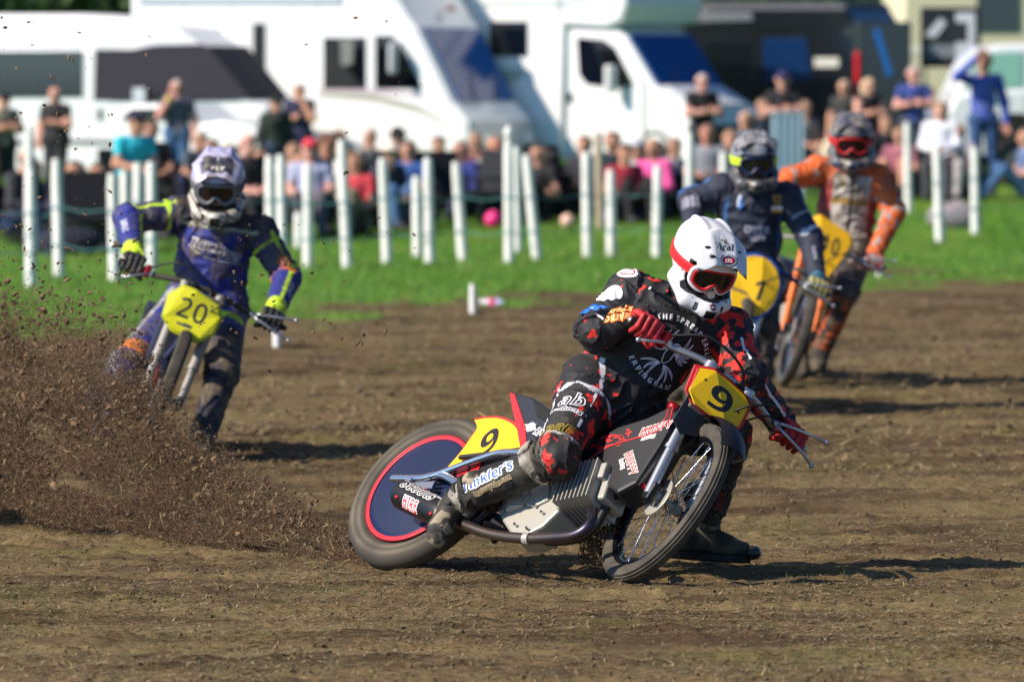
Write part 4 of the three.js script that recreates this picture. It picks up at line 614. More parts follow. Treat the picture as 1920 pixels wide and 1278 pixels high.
  put('chin_badge', decal(H.shell.geometry, V(0, -0.1, 0.2), V(1, 0, 0), V(0, 1, -0.2), 0.015, 0.013, 0.05, 0.0015, 0.45), inkMat(ink(128, 128, (x) => { x.fillStyle = '#3a2430'; x.beginPath(); x.arc(64, 64, 58, 0, 7); x.fill(); x.fillStyle = '#b34a52'; x.fillRect(20, 46, 88, 36); word(x, 'STS', 64, 66, 40, '#eee'); })), H.h);
  put('strap_lettering', decal(H.strapGeo, V(-0.13, 0.0, -0.0), V(0, 0, 1), V(0, 1, 0), 0.06, 0.02, 0.06, 0.001, 0.2), inkMat(ink(256, 84, (x) => word(x, 'GRIPPER', 128, 44, 56, '#f0d9d9'))), H.h);
  // chest print in the torso's own frame
  const C = (u, v, w = 0.1) => B.ct.clone().addScaledVector(B.ac, u).addScaledVector(B.up, v).addScaledVector(B.fr, w), dc = (name, c, r, up, hw, hh, tex, rough = 0.6, depth = 0.16, face = 0.12) => put(name, decal(B.g, c, r, up, hw, hh, depth, 0.0022, face), inkMat(tex, rough), o);
  dc('chest_lettering', C(0.04, -0.085), B.ac, B.up, 0.185, 0.2, ink(760, 840, (x) => {
    arcWord(x, 'THE SPREAD EAGLE', 380, 560, 400, -0.72, 0.92, 58, '#e6e4ec'); arcWord(x, 'ERPINGHAM', 380, 300, 400, -0.62, 0.5, 58, '#d4d2dc', true);
    x.strokeStyle = '#d9d6e2'; x.fillStyle = '#d9d6e2'; x.lineJoin = 'round';
    const leaf = (ax, ay, bx, by, bend, w) => { const mx = (ax + bx) / 2 - (by - ay) * bend, my = (ay + by) / 2 + (bx - ax) * bend, nx = -(by - ay), ny = bx - ax, n = Math.hypot(nx, ny); x.lineWidth = 7; x.beginPath(); x.moveTo(ax, ay); x.quadraticCurveTo(mx + nx / n * w, my + ny / n * w, bx, by); x.quadraticCurveTo(mx - nx / n * w, my - ny / n * w, ax, ay); x.stroke(); };
    for (const s of [-1, 1]) { for (let i = 0; i < 6; i++) { const a = -1.45 + i * 0.34, r = 190 - i * 14; leaf(380 + s * 40, 430 - i * 4, 380 + s * (40 + r * Math.cos(a) * 0.95), 430 + r * Math.sin(a), s * 0.22, 16); } for (let i = 0; i < 3; i++) leaf(380 + s * 16, 540, 380 + s * (50 + i * 52), 690 - i * 42, -s * 0.25, 12); }
    x.beginPath(); x.ellipse(380, 450, 34, 78, 0, 0, 7); x.lineWidth = 8; x.stroke(); x.beginPath(); x.moveTo(352, 372); x.quadraticCurveTo(372, 316, 420, 340); x.lineTo(438, 372); x.lineTo(404, 362); x.lineTo(398, 392); x.closePath(); x.fill();
  }), 0.6, 0.2, 0.1);
  const armR = J.elR.clone().sub(J.shR).normalize(), outR = V(-0.55, 0.35, 0.75), armRt = armR.clone().cross(outR).normalize().multiplyScalar(-1);
  const onArm = (name, a, b, t, off, hw, hh, r, tex, face = 0.05) => { const d = b.clone().sub(a).normalize(), c = a.clone().lerp(b, t).sub(base).addScaledVector(off, 0.05), n = off.clone().addScaledVector(d, -off.dot(d)).normalize(), right = r ? d.clone() : d.clone().cross(n), upv = n.clone().cross(right); put(name, decal(B.g, c, right, upv, hw, hh, 0.1, 0.0022, face), inkMat(tex, 0.6), o); };
  onArm('shoulder_badge', J.shR, J.elR, -0.12, V(-0.35, 0.75, 0.6), 0.05, 0.034, 0, ink(256, 180, (x) => { x.fillStyle = '#e9e6ea'; x.beginPath(); x.ellipse(128, 90, 122, 84, 0, 0, 7); x.fill(); x.strokeStyle = '#5c4a56'; x.lineWidth = 5; x.stroke(); x.strokeStyle = '#9c2236'; x.lineWidth = 15; x.beginPath(); x.ellipse(128, 92, 76, 44, 0, 0.4, 6); x.stroke(); word(x, 'JP', 128, 94, 70, '#9c2236', { style: 'italic bold' }); }));
  onArm('shoulder_badge', J.shR, J.elR, 0.3, V(-0.62, 0.3, 0.72), 0.055, 0.055, 0, ink(256, 256, (x) => { x.fillStyle = '#dfe0e8'; x.beginPath(); x.arc(128, 128, 122, 0, 7); x.fill(); x.strokeStyle = '#5d6f9c'; x.lineWidth = 7; x.beginPath(); x.arc(122, 122, 34, 0.4, 5.6); x.stroke(); arcWord(x, 'GRAFFITI', 128, 128, 92, -0.4, 1.6, 34, '#4c5878'); }));
  onArm('arm_patch', J.shR, J.elR, 0.74, V(-0.65, 0.25, 0.72), 0.066, 0.042, 0, ink(256, 160, (x) => { x.fillStyle = '#1766c4'; x.beginPath(); x.moveTo(20, 130); x.lineTo(150, 16); x.quadraticCurveTo(230, 20, 244, 70); x.lineTo(240, 146); x.closePath(); x.fill(); word(x, 'MARK', 180, 108, 30, '#e8f0fa', { rot: 0.15 }); x.fillStyle = '#eee'; x.fillRect(4, 4, 50, 22); }));
  onArm('sleeve_lettering', J.elR, J.wrR, 0.4, V(0.1, 0.72, 0.75), 0.085, 0.045, 1, ink(340, 180, (x) => { word(x, 'SURFACE', 180, 52, 62, '#f6d8a0', { stroke: '#ef7a1a', lw: 14, style: 'italic bold', rot: 0.08 }); word(x, 'DRIVE', 180, 122, 68, '#f6d8a0', { stroke: '#ef7a1a', lw: 14, style: 'italic bold', rot: 0.08 }); }));
  const tdir = J.knR.clone().sub(J.hipR).normalize(), tn = kneeOut.clone().add(V(0, 0.1, 0.7)).normalize();
  const onLeg = (name, a, b, t, n0, hw, hh, rot, tex) => { const d = b.clone().sub(a).normalize(), n = n0.clone().addScaledVector(d, -n0.dot(d)).normalize(), r0 = d.clone().cross(n).multiplyScalar(-1), right = r0.clone().applyAxisAngle(n, rot), c = a.clone().lerp(b, t).sub(base).addScaledVector(n, 0.07); put(name, decal(B.g, c, right, n.clone().cross(right), hw, hh, 0.12, 0.0022, 0.05), inkMat(tex, 0.6), o); };
  const whiteBand = ink(8, 64, (x) => { x.fillStyle = '#d9d7de'; x.fillRect(1, 0, 6, 64); });
  { const pipe = (u0, v0, u1, v1) => { const d = B.ac.clone().multiplyScalar(u1 - u0).addScaledVector(B.up, v1 - v0), L_ = d.length(); d.normalize(); const n = B.fr.clone(), c = C((u0 + u1) / 2, (v0 + v1) / 2); put('chest_piping', decal(B.g, c, n.clone().cross(d).multiplyScalar(-1), d, 0.0085, L_ / 2, 0.16, 0.0022, 0.05), inkMat(whiteBand, 0.6), o); };
    pipe(-0.15, 0.06, -0.045, 0.066); pipe(0.08, 0.06, 0.16, 0.045); }
  { const along = (name, a, b, t, n0, ang, hw, hh) => { const d = b.clone().sub(a).normalize(), n = n0.clone().addScaledVector(d, -n0.dot(d)).normalize().applyAxisAngle(d, ang); onLeg(name, a, b, t, n, hw, hh, 0, whiteBand); };
    along('leg_piping', J.hipR, J.knR, 0.55, tn, 0.85, 0.009, 0.16); along('leg_piping', J.hipR, J.knR, 0.6, tn, -0.9, 0.009, 0.15); along('leg_piping', J.knR, J.anR, 0.6, tn, 1.2, 0.008, 0.13);
    along('sleeve_piping', J.elL, J.wrL, 0.45, V(0.4, 0.2, 0.9), 0.0, 0.009, 0.11); along('sleeve_piping', J.shL, J.elL, 0.75, V(0.4, 0.2, 0.9), 0.1, 0.008, 0.06); }
  onLeg('thigh_lettering', J.hipR, J.knR, 0.48, tn, 0.075, 0.062, 0, ink(300, 250, (x) => { word(x, 'ab', 160, 88, 170, null, { stroke: '#e8e6ec', lw: 8, style: 'italic bold' }); word(x, 'carbons', 150, 200, 66, '#15151a', { stroke: '#e8e6ec', lw: 11, style: 'italic bold', rot: 0.05 }); }));
  onLeg('thigh_lettering', J.hipR, J.knR, 0.83, tn, 0.075, 0.04, 0, ink(300, 160, (x) => { word(x, 'RRE', 150, 84, 130, null, { stroke: '#a8922a', lw: 7, style: 'italic bold' }); }));
  onLeg('shin_lettering', J.knR, J.anR, 0.62, kneeOut.clone().add(V(0, 0.05, 0.6)).normalize(), 0.125, 0.05, Math.PI / 2, ink(512, 200, (x) => { word(x, "Tinkler's", 256, 82, 118, '#2653a0', { stroke: '#e4e2dc', lw: 20, style: 'bold' }); word(x, "Tinkler's", 256, 82, 118, '#2653a0'); word(x, 'motorcycles.com', 280, 166, 44, '#2a2622', { stroke: '#b9a27c', lw: 8 }); }));
  onLeg('shin_lettering', J.knL, J.anL, 0.6, V(0.3, 0.1, 0.9), 0.1, 0.035, -Math.PI / 2, ink(384, 140, (x) => { word(x, 'HIRE', 200, 76, 84, '#7d1d20', { stroke: '#77706a', lw: 6 }); x.strokeStyle = '#8b8780'; x.lineWidth = 5; for (const [a, b] of [[50, 60], [330, 50], [340, 100], [70, 104]]) { x.beginPath(); x.arc(a, b, 22, 0, 7); x.stroke(); } }));
}

// ---------------------------------------------------------------- the three chasing riders
function chaser(o) {
  const R = frame(o.rear[0], o.rear[1], o.yaw, o.lean), F = frame(o.front[0], o.front[1], o.fyaw ?? o.yaw, o.flean ?? o.lean);
  const bk = makeBike({ R, F, label: o.bikeLabel, plateLabel: o.plateLabel, colors: o.colors, plateDraw: o.plateDraw, platePts: o.platePts, forkMat: o.forkMat, barMat: o.barMat, frameMat: o.frameMat, wings: o.wings, shroudDrop: o.shroudDrop, plateOut: o.plateOut, guardMat: o.guardMat, tankMat: o.tankMat, shroudMat: o.shroudMat });
  const D = o.d, P = (a) => at(a[0], a[1], D - (a[2] || 0)), hR = gripHand(bk.grip(1), 1, { s: 1.2 }), hL = gripHand(bk.grip(-1), -1, { s: 1.2 }), J = {};
  for (const k of ['hipR', 'hipL', 'neck', 'head', 'shR', 'elR', 'shL', 'elL', 'knR', 'anR', 'knL', 'anL']) J[k] = P(o.J[k]);
  J.wrR = hR.W; J.wrL = hL.W;
  const base = V((J.hipR.x + J.hipL.x) / 2, 0, (J.hipR.z + J.hipL.z) / 2), t = thing('person', o.label, 'person', base, 'speedway riders'), front = V(...o.facing).normalize();
  const B = clothedBody(t, base, J, { front, cell: 0.0085, fold: 0.01, foldSeed: o.seed, colour: o.colour, fat: o.fat || 1.12, arm: o.arm || 1.18, leg: o.leg || 1.1 });
  for (const h of [hR, hL]) put('glove', gloveMesh(h.bones, base, 0.0042, o.glove), vmat(0.7), t);
  for (const [k, toe] of [['R', o.toeR], ['L', o.toeL]]) { const up = J['kn' + k].clone().sub(J['an' + k]).normalize(), b = bootBones(J['an' + k], V(...toe), up.add(V(0, 0.6, 0)).normalize()); put('boot', meshBones(shiftBones(b.b, base), 0.0085, 0.02, (x, y, z) => mix3([0.03, 0.026, 0.022], [0.11, 0.085, 0.055], sstep(-0.3, 0.4, fbm(x * 12, y * 12, z * 12, 3)))), vmat(0.85), t); }
  const H = helmet(t, base, { c: J.head, fwd: V(...o.look), up: V(...o.hup), ...o.helmet });
  const C = (u, v, w = 0.1) => B.ct.clone().addScaledVector(B.ac, u).addScaledVector(B.up, v).addScaledVector(B.fr, w);
  return { bk, t, B, J, H, C, base, print: (name, u, v, hw, hh, tex) => put(name, decal(B.g, C(u, v), B.ac, B.up, hw, hh, 0.2, 0.0025, 0.1), inkMat(tex, 0.7), t),
    limb: (name, a, b, k, n0, hw, hh, rot, tex) => { const d = b.clone().sub(a).normalize(), n = n0.clone().addScaledVector(d, -n0.dot(d)).normalize(), right = d.clone().applyAxisAngle(n, rot), c = a.clone().lerp(b, k).sub(base).addScaledVector(n, 0.05); put(name, decal(B.g, c, right, n.clone().cross(right), hw, hh, 0.12, 0.0025, 0.05), inkMat(tex, 0.7), t); } };
}
const mudMix = (c, q, m, sc = 13) => mix3(c, [0.1, 0.078, 0.05], Math.max(0, Math.min(0.9, m * (0.5 + 1.4 * fbm(q.x * sc, q.y * sc, q.z * sc, 3)))));
{ // number 20
  const BLU = [0.011, 0.02, 0.19], NAV = [0.012, 0.012, 0.028], LIM = [0.5, 0.72, 0.02], GRY = [0.3, 0.3, 0.32], ORG = [0.75, 0.2, 0.02];
  const r = chaser({
    rear: [200, 838], front: [253, 866], yaw: 84, fyaw: 86, lean: 22, flean: 22, d: 34.4, seed: 11, facing: [0.16, -0.05, 1],
    label: 'rider in muddy blue and lime race suit with pale helmet, on motorcycle 20', bikeLabel: 'mud-splashed race motorcycle with yellow number plate 20 behind flying dirt', plateLabel: 'yellow plate with dark number 20',
    colors: { ring: 0x222222, plateEdge: 0xb9bd1c, guard: 0x2a2c30, guardEdge: 0x222428, seat: 0x15161c, trim: 0x15161c }, forkMat: mat(0x8a8680, 0.6, 0.3), barMat: mat(0x3a352e, 0.7), frameMat: mat(0x24304e, 0.6), guardMat: mat(0x201c16, 0.9), shroudMat: mat(0x50524c, 0.7), tankMat: mat(0x1b2340, 0.6),
    platePts: [[0.142, 0.81], [0.093, 0.875], [0.03, 0.875], [-0.09, 0.845], [-0.12, 0.8], [-0.114, 0.72], [-0.054, 0.655], [0.07, 0.665], [0.132, 0.71]], shroudDrop: 1, plateOut: 0.085,
    plateDraw: (x, w, h) => { digits('#d6d21a', '#23262c', '', { mud: 110 })(x, w, h); word(x, '20', 250, 215, 300, '#2a2d33', { sx: 0.85, font: 'monospace' }); x.fillStyle = '#3c4049'; x.fillRect(150, 385, 130, 26); x.fillRect(210, 372, 90, 40); },
    J: { head: [408, 342, 0.06], neck: [410, 408, -0.05], shR: [336, 402, -0.06], elR: [240, 408, 0.02], shL: [487, 438, -0.04], elL: [539, 520, 0.0], hipR: [352, 570, -0.1], hipL: [420, 578, -0.1], knR: [232, 690, 0.62], anR: [205, 835, 0.35], knL: [416, 700, 0.45], anL: [372, 842, 0.7] },
    toeR: [0.2, -0.2, 1], toeL: [0.1, -0.3, 1], look: [-0.02, -0.34, 1], hup: [0.05, 1, 0.3],
    glove: (x, y, z) => mix3([0.014, 0.014, 0.015], [0.14, 0.12, 0.09], Math.max(0, nz(x * 40, y * 40, z * 40))),
    helmet: { s: 1.02, dirty: true, goggle: 0x6c6c6e, strap: 0x5c5b5e, lens: 0x4a3a34, peakLen: 0.14, peakY: 0.09, peakW: 0.1, skin: 0x8a5a46, goggle2: 0x55585e,
      shell: (x, y, z) => { const k = fbm(x * 22, y * 22, z * 22, 3); let c = y > 0.03 ? [0.42, 0.4, 0.62] : [0.5, 0.47, 0.4]; if (y < 0.02 && Math.abs(Math.sin(x * 50 + y * 60)) < 0.35 && Math.abs(x) > 0.02) c = [0.03, 0.03, 0.035]; if (Math.abs(x) < 0.024 && y < -0.11 && y > -0.158) c = [0.02, 0.02, 0.02]; return mix3(c, [0.2, 0.155, 0.1], Math.max(0, Math.min(0.85, (y < 0 ? 0.25 : 0) + k * 1.0))); },
      peak: (x, y, z) => { const k = fbm(x * 25, y * 25, z * 25, 3); return mix3(z > 0.06 && z < 0.15 && Math.abs(x) < 0.08 ? [0.03, 0.035, 0.055] : [0.44, 0.42, 0.6], [0.28, 0.23, 0.16], Math.max(0, Math.min(0.8, k + (z > 0.16 ? 0.5 : 0)))); } },
    colour: (q) => {
      const { n, t, ang, u, v, facing } = q; let c = BLU;
      if (n === 'clav' || n === 'neck' || (n === 'chest' && v > 0.07)) c = NAV;
      if (facing > 0.1 && v > 0.045 && v < 0.062 && Math.abs(u) < 0.19) c = [0.34, 0.36, 0.22];
      if (n.startsWith('uarm')) { c = mix3(BLU, NAV, 0.65); if (Math.abs(ang + (n === 'uarmR' ? -0.9 : 0.6)) < 0.14 || Math.abs(t - 0.28) < 0.03) c = LIM; if (t > 0.86 && t < 0.93) c = LIM; }
      if (n.startsWith('farm')) { c = BLU; if (Math.abs(ang - (n === 'farmR' ? -0.9 : 0.25)) < 0.18) c = LIM; if (t > 0.8) c = LIM; if (n === 'farmL' && t < 0.12 && t > 0.02 && ang > 0) c = ORG; }
      if (n.startsWith('thigh')) { c = BLU; if (Math.abs(Math.sin(ang)) > 0.97) c = GRY; if (n === 'thighR' && t > 0.8 && t < 0.92) c = ORG; if (n === 'thighL' && t > 0.32 && t < 0.4 && Math.abs(ang) < 0.9) c = LIM; if (n === 'thighL' && t > 0.5) c = NAV; }
      if (n.startsWith('shin')) c = NAV;
      let m = n === 'chest' || n === 'belly' ? 0.85 : n.startsWith('shin') ? 1.0 : n.startsWith('thigh') ? 0.35 + 0.6 * t : n.startsWith('farm') ? 0.22 : 0.55;
      return mudMix(c, q, m);
    },
  });
  r.print('chest_lettering', 0.0, -0.06, 0.15, 0.085, ink(512, 290, (x) => { word(x, 'Rock', 160, 110, 110, '#252740', { stroke: '#d6d2ce', lw: 12, font: 'serif', style: 'italic bold', rot: 0.08 }); word(x, 'Pro', 360, 160, 110, '#252740', { stroke: '#d6d2ce', lw: 12, font: 'serif', style: 'italic bold', rot: 0.08 }); x.strokeStyle = '#b9b4b0'; x.lineWidth = 8; x.beginPath(); x.moveTo(40, 150); x.quadraticCurveTo(150, 240, 480, 230); x.stroke(); x.beginPath(); x.moveTo(30, 60); x.lineTo(200, 80); x.stroke(); }));
  put('zip', [tube([r.C(-0.005, 0.03, 0.165), r.C(-0.005, -0.08, 0.178), r.C(-0.005, -0.2, 0.16)], 0.004, 20, 6)], mat(0x2a2522, 0.7), r.t);
  r.limb('sleeve_lettering', r.J.elR, r.J.wrR, 0.45, V(-0.2, 0.2, 1), 0.1, 0.028, 0, ink(300, 84, (x) => word(x, 'SMEAT', 150, 44, 70, '#c9cce6', { style: 'bold' })));
  r.limb('sleeve_lettering', r.J.shR, r.J.elR, 0.25, V(-0.1, 0.7, 0.8), 0.035, 0.03, Math.PI / 2, ink(128, 110, (x) => { word(x, 'JMM', 64, 55, 52, '#a9d61c'); }));
  r.limb('sleeve_patch', r.J.shL, r.J.elL, 0.72, V(0.3, 0.3, 0.9), 0.04, 0.04, 0, ink(128, 128, (x) => { x.strokeStyle = '#c4622a'; x.lineWidth = 8; x.beginPath(); x.arc(64, 64, 46, 0, 7); x.stroke(); x.beginPath(); x.arc(64, 64, 22, 0, 5); x.stroke(); }));
  r.limb('sleeve_lettering', r.J.elL, r.J.wrL, 0.5, V(0.5, 0.1, 0.9), 0.085, 0.03, 0, ink(260, 92, (x) => word(x, 'Tomsett', 130, 46, 60, '#b9bad0', { style: 'italic bold' })));
  put('peak_lettering', decal(r.H.peak.geometry, V(0, 0.13, 0.135), V(1, 0, 0), V(0, 0.6, -0.8), 0.045, 0.016, 0.08, 0.0015, 0.1), inkMat(ink(256, 90, (x) => { word(x, 'FLY', 128, 46, 84, '#e6e2d4', { style: 'italic bold', sx: 1.35 }); })), r.H.h);
}
{ // navy rider
  const NAV = [0.011, 0.017, 0.04], BLU = [0.02, 0.1, 0.3];
  const r = chaser({
    rear: [1262, 752], front: [1322, 777], yaw: 82, fyaw: 85, lean: 21, d: 39.0, seed: 23, facing: [0.12, -0.02, 1],
    label: 'rider in navy race suit with grey helmet and pale yellow gloves', bikeLabel: 'race motorcycle with rounded yellow plate edged in blue and blue handlebar', plateLabel: 'rounded yellow plate with blue edge',
    colors: { ring: 0x1d4fa0, plateEdge: 0x1b4fa8, guard: 0x2450a0, guardEdge: 0x1d3c80, seat: 0x15161c, trim: 0x1d4fa0 }, barMat: mat(0x1d3c78, 0.5, 0.2), guardMat: mat(0x1d4690, 0.5), tankMat: mat(0x1d4690, 0.5), frameMat: mat(0x1d3c78, 0.5), wings: false,
    platePts: Array.from({ length: 20 }, (_, i) => { const a = i / 20 * 6.2832; return [0.15 * Math.cos(a), 0.76 + 0.17 * Math.sin(a)]; }),
    plateDraw: (x, w, h) => { digits('#f0bf0c', '#15181f', '', { mud: 30 })(x, w, h); word(x, '1', 330, 270, 250, '#14181f'); },
    J: { head: [1414, 300, 0.06], neck: [1412, 352, -0.05], shR: [1354, 356, -0.05], elR: [1296, 376, -0.05], shL: [1474, 370, -0.05], elL: [1519, 446, 0.02], hipR: [1372, 515, -0.1], hipL: [1430, 520, -0.1], knR: [1330, 620, 0.35], anR: [1300, 725, 0.1], knL: [1432, 615, 0.45], anL: [1426, 735, 0.5] },
    toeR: [0.1, -0.2, 1], toeL: [0.2, -0.1, 1], look: [0.12, -0.12, 1], hup: [0.02, 1, 0.1],
    glove: (x, y, z) => { const k = 0.8 + 0.5 * nz(x * 40, y * 40, z * 40); return [0.42 * k, 0.38 * k, 0.13 * k]; },
    helmet: { s: 1.0, goggle: 0x16264a, strap: 0xb9d62c, lens: 0x2c3a34, peakLen: 0.1, peakY: 0.115, skin: 0x6b4a3c, dirty: true,
      shell: (x, y, z) => { const k = fbm(x * 18, y * 18, z * 18, 3); let c = y > 0.03 ? [0.24, 0.25, 0.29] : [0.075, 0.075, 0.08]; if (y > 0.05 && Math.sin(x * 60 + z * 30) > 0.55) c = [0.04, 0.045, 0.055]; return mix3(c, [0.17, 0.14, 0.1], Math.max(0, Math.min(0.7, k * 0.8))); },
      peak: (x, y, z) => { const k = nz(x * 40, y * 30, z * 40); return k > 0.15 ? [0.07, 0.075, 0.08] : [0.26, 0.26, 0.27]; } },
    colour: (q) => { const { n, t, ang, u } = q; let c = NAV; if (n.startsWith('uarm') && Math.abs(ang - (n === 'uarmR' ? 1.5 : -1.2)) < 0.2) c = BLU; if (n === 'chest' && Math.abs(Math.abs(u) - 0.155) < 0.008) c = BLU; if (n.startsWith('farm') && t > 0.9) c = [0.02, 0.12, 0.2]; if (n.startsWith('shin') || (n.startsWith('thigh') && t > 0.35)) c = [0.02, 0.02, 0.022]; if (n.startsWith('thigh') && t < 0.35) c = mix3([0.02, 0.07, 0.2], [0.3, 0.28, 0.3], Math.max(0, nz(q.x * 30, q.y * 30, q.z * 30))); return mudMix(c, q, n.startsWith('shin') ? 0.5 : n.startsWith('thigh') ? 0.35 : 0.06); },
  });
  r.print('chest_lettering', 0.02, -0.13, 0.1, 0.07, ink(360, 250, (x) => { word(x, 'OVER', 180, 110, 104, '#b9bccb', { style: 'bold' }); word(x, 'RITY', 190, 195, 80, '#b9bccb'); x.fillStyle = '#b9bccb'; x.beginPath(); x.moveTo(160, 40); x.lineTo(240, 24); x.lineTo(220, 60); x.closePath(); x.fill(); }));
  r.print('chest_badge', 0.125, 0.03, 0.035, 0.055, ink(120, 190, (x) => { x.fillStyle = '#b08a2a'; x.fillRect(24, 10, 72, 90); x.fillStyle = '#4a3442'; x.fillRect(38, 28, 44, 50); x.fillStyle = '#e6e0dc'; x.fillRect(4, 116, 112, 36); x.fillStyle = '#d39a1c'; x.fillRect(4, 152, 112, 28); }));
  r.print('chest_badge', -0.085, 0.025, 0.02, 0.05, ink(60, 150, (x) => { x.fillStyle = '#b9c2d4'; x.beginPath(); x.ellipse(26, 60, 18, 54, 0.1, 0, 7); x.fill(); x.fillStyle = '#2f74c4'; x.beginPath(); x.ellipse(38, 84, 14, 52, 0.1, 0, 7); x.fill(); }));
  const hexes = ink(200, 160, (x) => { x.strokeStyle = '#c0bfd0'; x.lineWidth = 9; for (let i = 0; i < 9; i++) { x.beginPath(); x.arc(30 + (i % 3) * 66 + (i > 2 && i < 6 ? 22 : 0), 30 + ((i / 3) | 0) * 48, 24, 0, 7); x.stroke(); } });
  r.limb('sleeve_print', r.J.elR, r.J.wrR, 0.3, V(-0.2, 0.6, 0.8), 0.06, 0.05, 0, hexes);
  r.limb('sleeve_lettering', r.J.shL, r.J.elL, 0.5, V(0.2, 0.3, 1), 0.055, 0.02, Math.PI / 2, ink(220, 80, (x) => word(x, 'Nankang', 110, 40, 48, '#c0bfd0', { style: 'italic bold' })));
  r.limb('sleeve_patch', r.J.shL, r.J.elL, 0.9, V(0.2, 0.3, 1), 0.06, 0.028, Math.PI / 2, ink(240, 110, (x) => { x.fillStyle = '#a9acb9'; x.beginPath(); x.arc(56, 55, 46, 0, 7); x.fill(); x.fillStyle = '#b6b4c8'; x.fillRect(100, 28, 130, 44); }));
  r.limb('sleeve_lettering', r.J.elL, r.J.wrL, 0.5, V(0.1, 0.2, 1), 0.07, 0.018, 0, ink(280, 72, (x) => word(x, 'Castrol', 140, 36, 56, '#b9bacc')));
}
{ // number 40
  const ORG = [0.66, 0.11, 0.01], GRY = [0.3, 0.27, 0.25], DRK = [0.03, 0.026, 0.026], CRD = [0.3, 0.03, 0.03];
  const r = chaser({
    rear: [1395, 702], front: [1466, 724], yaw: 78, fyaw: 84, lean: 18, flean: 16.5, d: 42.55, seed: 37, facing: [0.1, -0.02, 1],
    label: 'rider in orange and grey body armour with dark muddy helmet, on motorcycle 40', bikeLabel: 'race motorcycle with orange forks and tall yellow plate 40', plateLabel: 'tall yellow plate with number 40',
    colors: { ring: 0xd8641c, plateEdge: 0xe8b010, guard: 0xe07020, guardEdge: 0xd85a10, seat: 0x15161c, trim: 0xd8641c }, forkMat: mat(0xc8631c, 0.5, 0.2), frameMat: mat(0xc85a1c, 0.5), guardMat: mat(0x2a241e, 0.8), tankMat: mat(0xc8581c, 0.5), wings: false, barMat: mat(0xb9b6b0, 0.4, 0.6),
    platePts: [[0.11, 1.0], [0.04, 1.05], [-0.15, 0.99], [-0.18, 0.95], [-0.13, 0.82], [-0.07, 0.68], [0.01, 0.68], [0.09, 0.88]],
    plateDraw: (x, w, h) => { digits('#f2b90c', '#15181f', '', { mud: 20 })(x, w, h); word(x, '4', 225, 195, 200, '#23262a', { sx: 0.9 }); word(x, '0', 355, 205, 200, '#23262a', { sx: 0.9 }); x.fillStyle = '#2a2112'; x.beginPath(); x.ellipse(230, 395, 46, 34, 0, 0, 7); x.fill(); },
    J: { head: [1596, 262, 0.06], neck: [1598, 312, -0.05], shR: [1536, 318, -0.04], elR: [1482, 336, 0.04], shL: [1643, 334, -0.04], elL: [1678, 396, 0.03], hipR: [1556, 460, -0.1], hipL: [1606, 466, -0.1], knR: [1512, 560, 0.35], anR: [1500, 655, 0.1], knL: [1586, 545, 0.42], anL: [1542, 655, 0.3] },
    toeR: [0.1, -0.2, 1], toeL: [-0.1, -0.3, 1], look: [0.02, -0.18, 1], hup: [0.03, 1, 0.1],
    glove: (x, y, z) => nz(x * 45, y * 45, z * 45) > 0.05 ? [0.42, 0.4, 0.36] : [0.55, 0.05, 0.03],
    helmet: { s: 1.02, goggle: 0xb01c22, strap: 0xb01c22, lens: 0x40242a, peakLen: 0.1, peakY: 0.112, skin: 0x6b4034, dirty: true,
      shell: (x, y, z) => { const k = fbm(x * 20, y * 20, z * 20, 3); return mix3([0.055, 0.065, 0.11], [0.2, 0.17, 0.13], Math.max(0, Math.min(0.95, 0.55 + k * 1.2))); } },
    colour: (q) => { const { n, t, ang, u, v, x, y, z } = q; let c = CRD; const k = nz(x * 22, y * 22, z * 22); if (n.startsWith('uarm') || n === 'clav') c = k > 0.3 ? GRY : ORG; if (n.startsWith('farm')) c = k > 0.2 ? GRY : ORG; if (n === 'chest' || n === 'belly') { c = Math.abs(u) < 0.115 && v < 0.06 ? [0.42, 0.39, 0.35] : CRD; if (v < -0.085 && v > -0.125 && Math.abs(u) < 0.11) c = [0.36, 0.22, 0.03]; if (Math.abs(u) < 0.01) c = DRK; } if (n.startsWith('thigh') || n === 'pelvis') c = t > 0.1 && k > 0.3 ? GRY : DRK; if (n.startsWith('shin')) c = k > 0.05 ? [0.5, 0.08, 0.01] : DRK; return mudMix(c, q, n.startsWith('shin') || n.startsWith('thigh') ? 0.6 : n === 'chest' || n === 'belly' ? 0.55 : 0.3); },
  });
  r.print('chest_badge', -0.06, 0.0, 0.04, 0.04, ink(100, 100, (x) => { x.fillStyle = '#6d6436'; x.beginPath(); for (let i = 0; i < 16; i++) { const a = i / 16 * 6.283, q = i % 2 ? 20 : 38; x.lineTo(50 + q * Math.cos(a), 50 + q * Math.sin(a)); } x.fill(); }));
  r.print('chest_lettering', 0.0, -0.15, 0.1, 0.03, ink(300, 90, (x) => { word(x, 'FOX', 150, 46, 64, '#3a3634', { sx: 1.3 }); }));
}
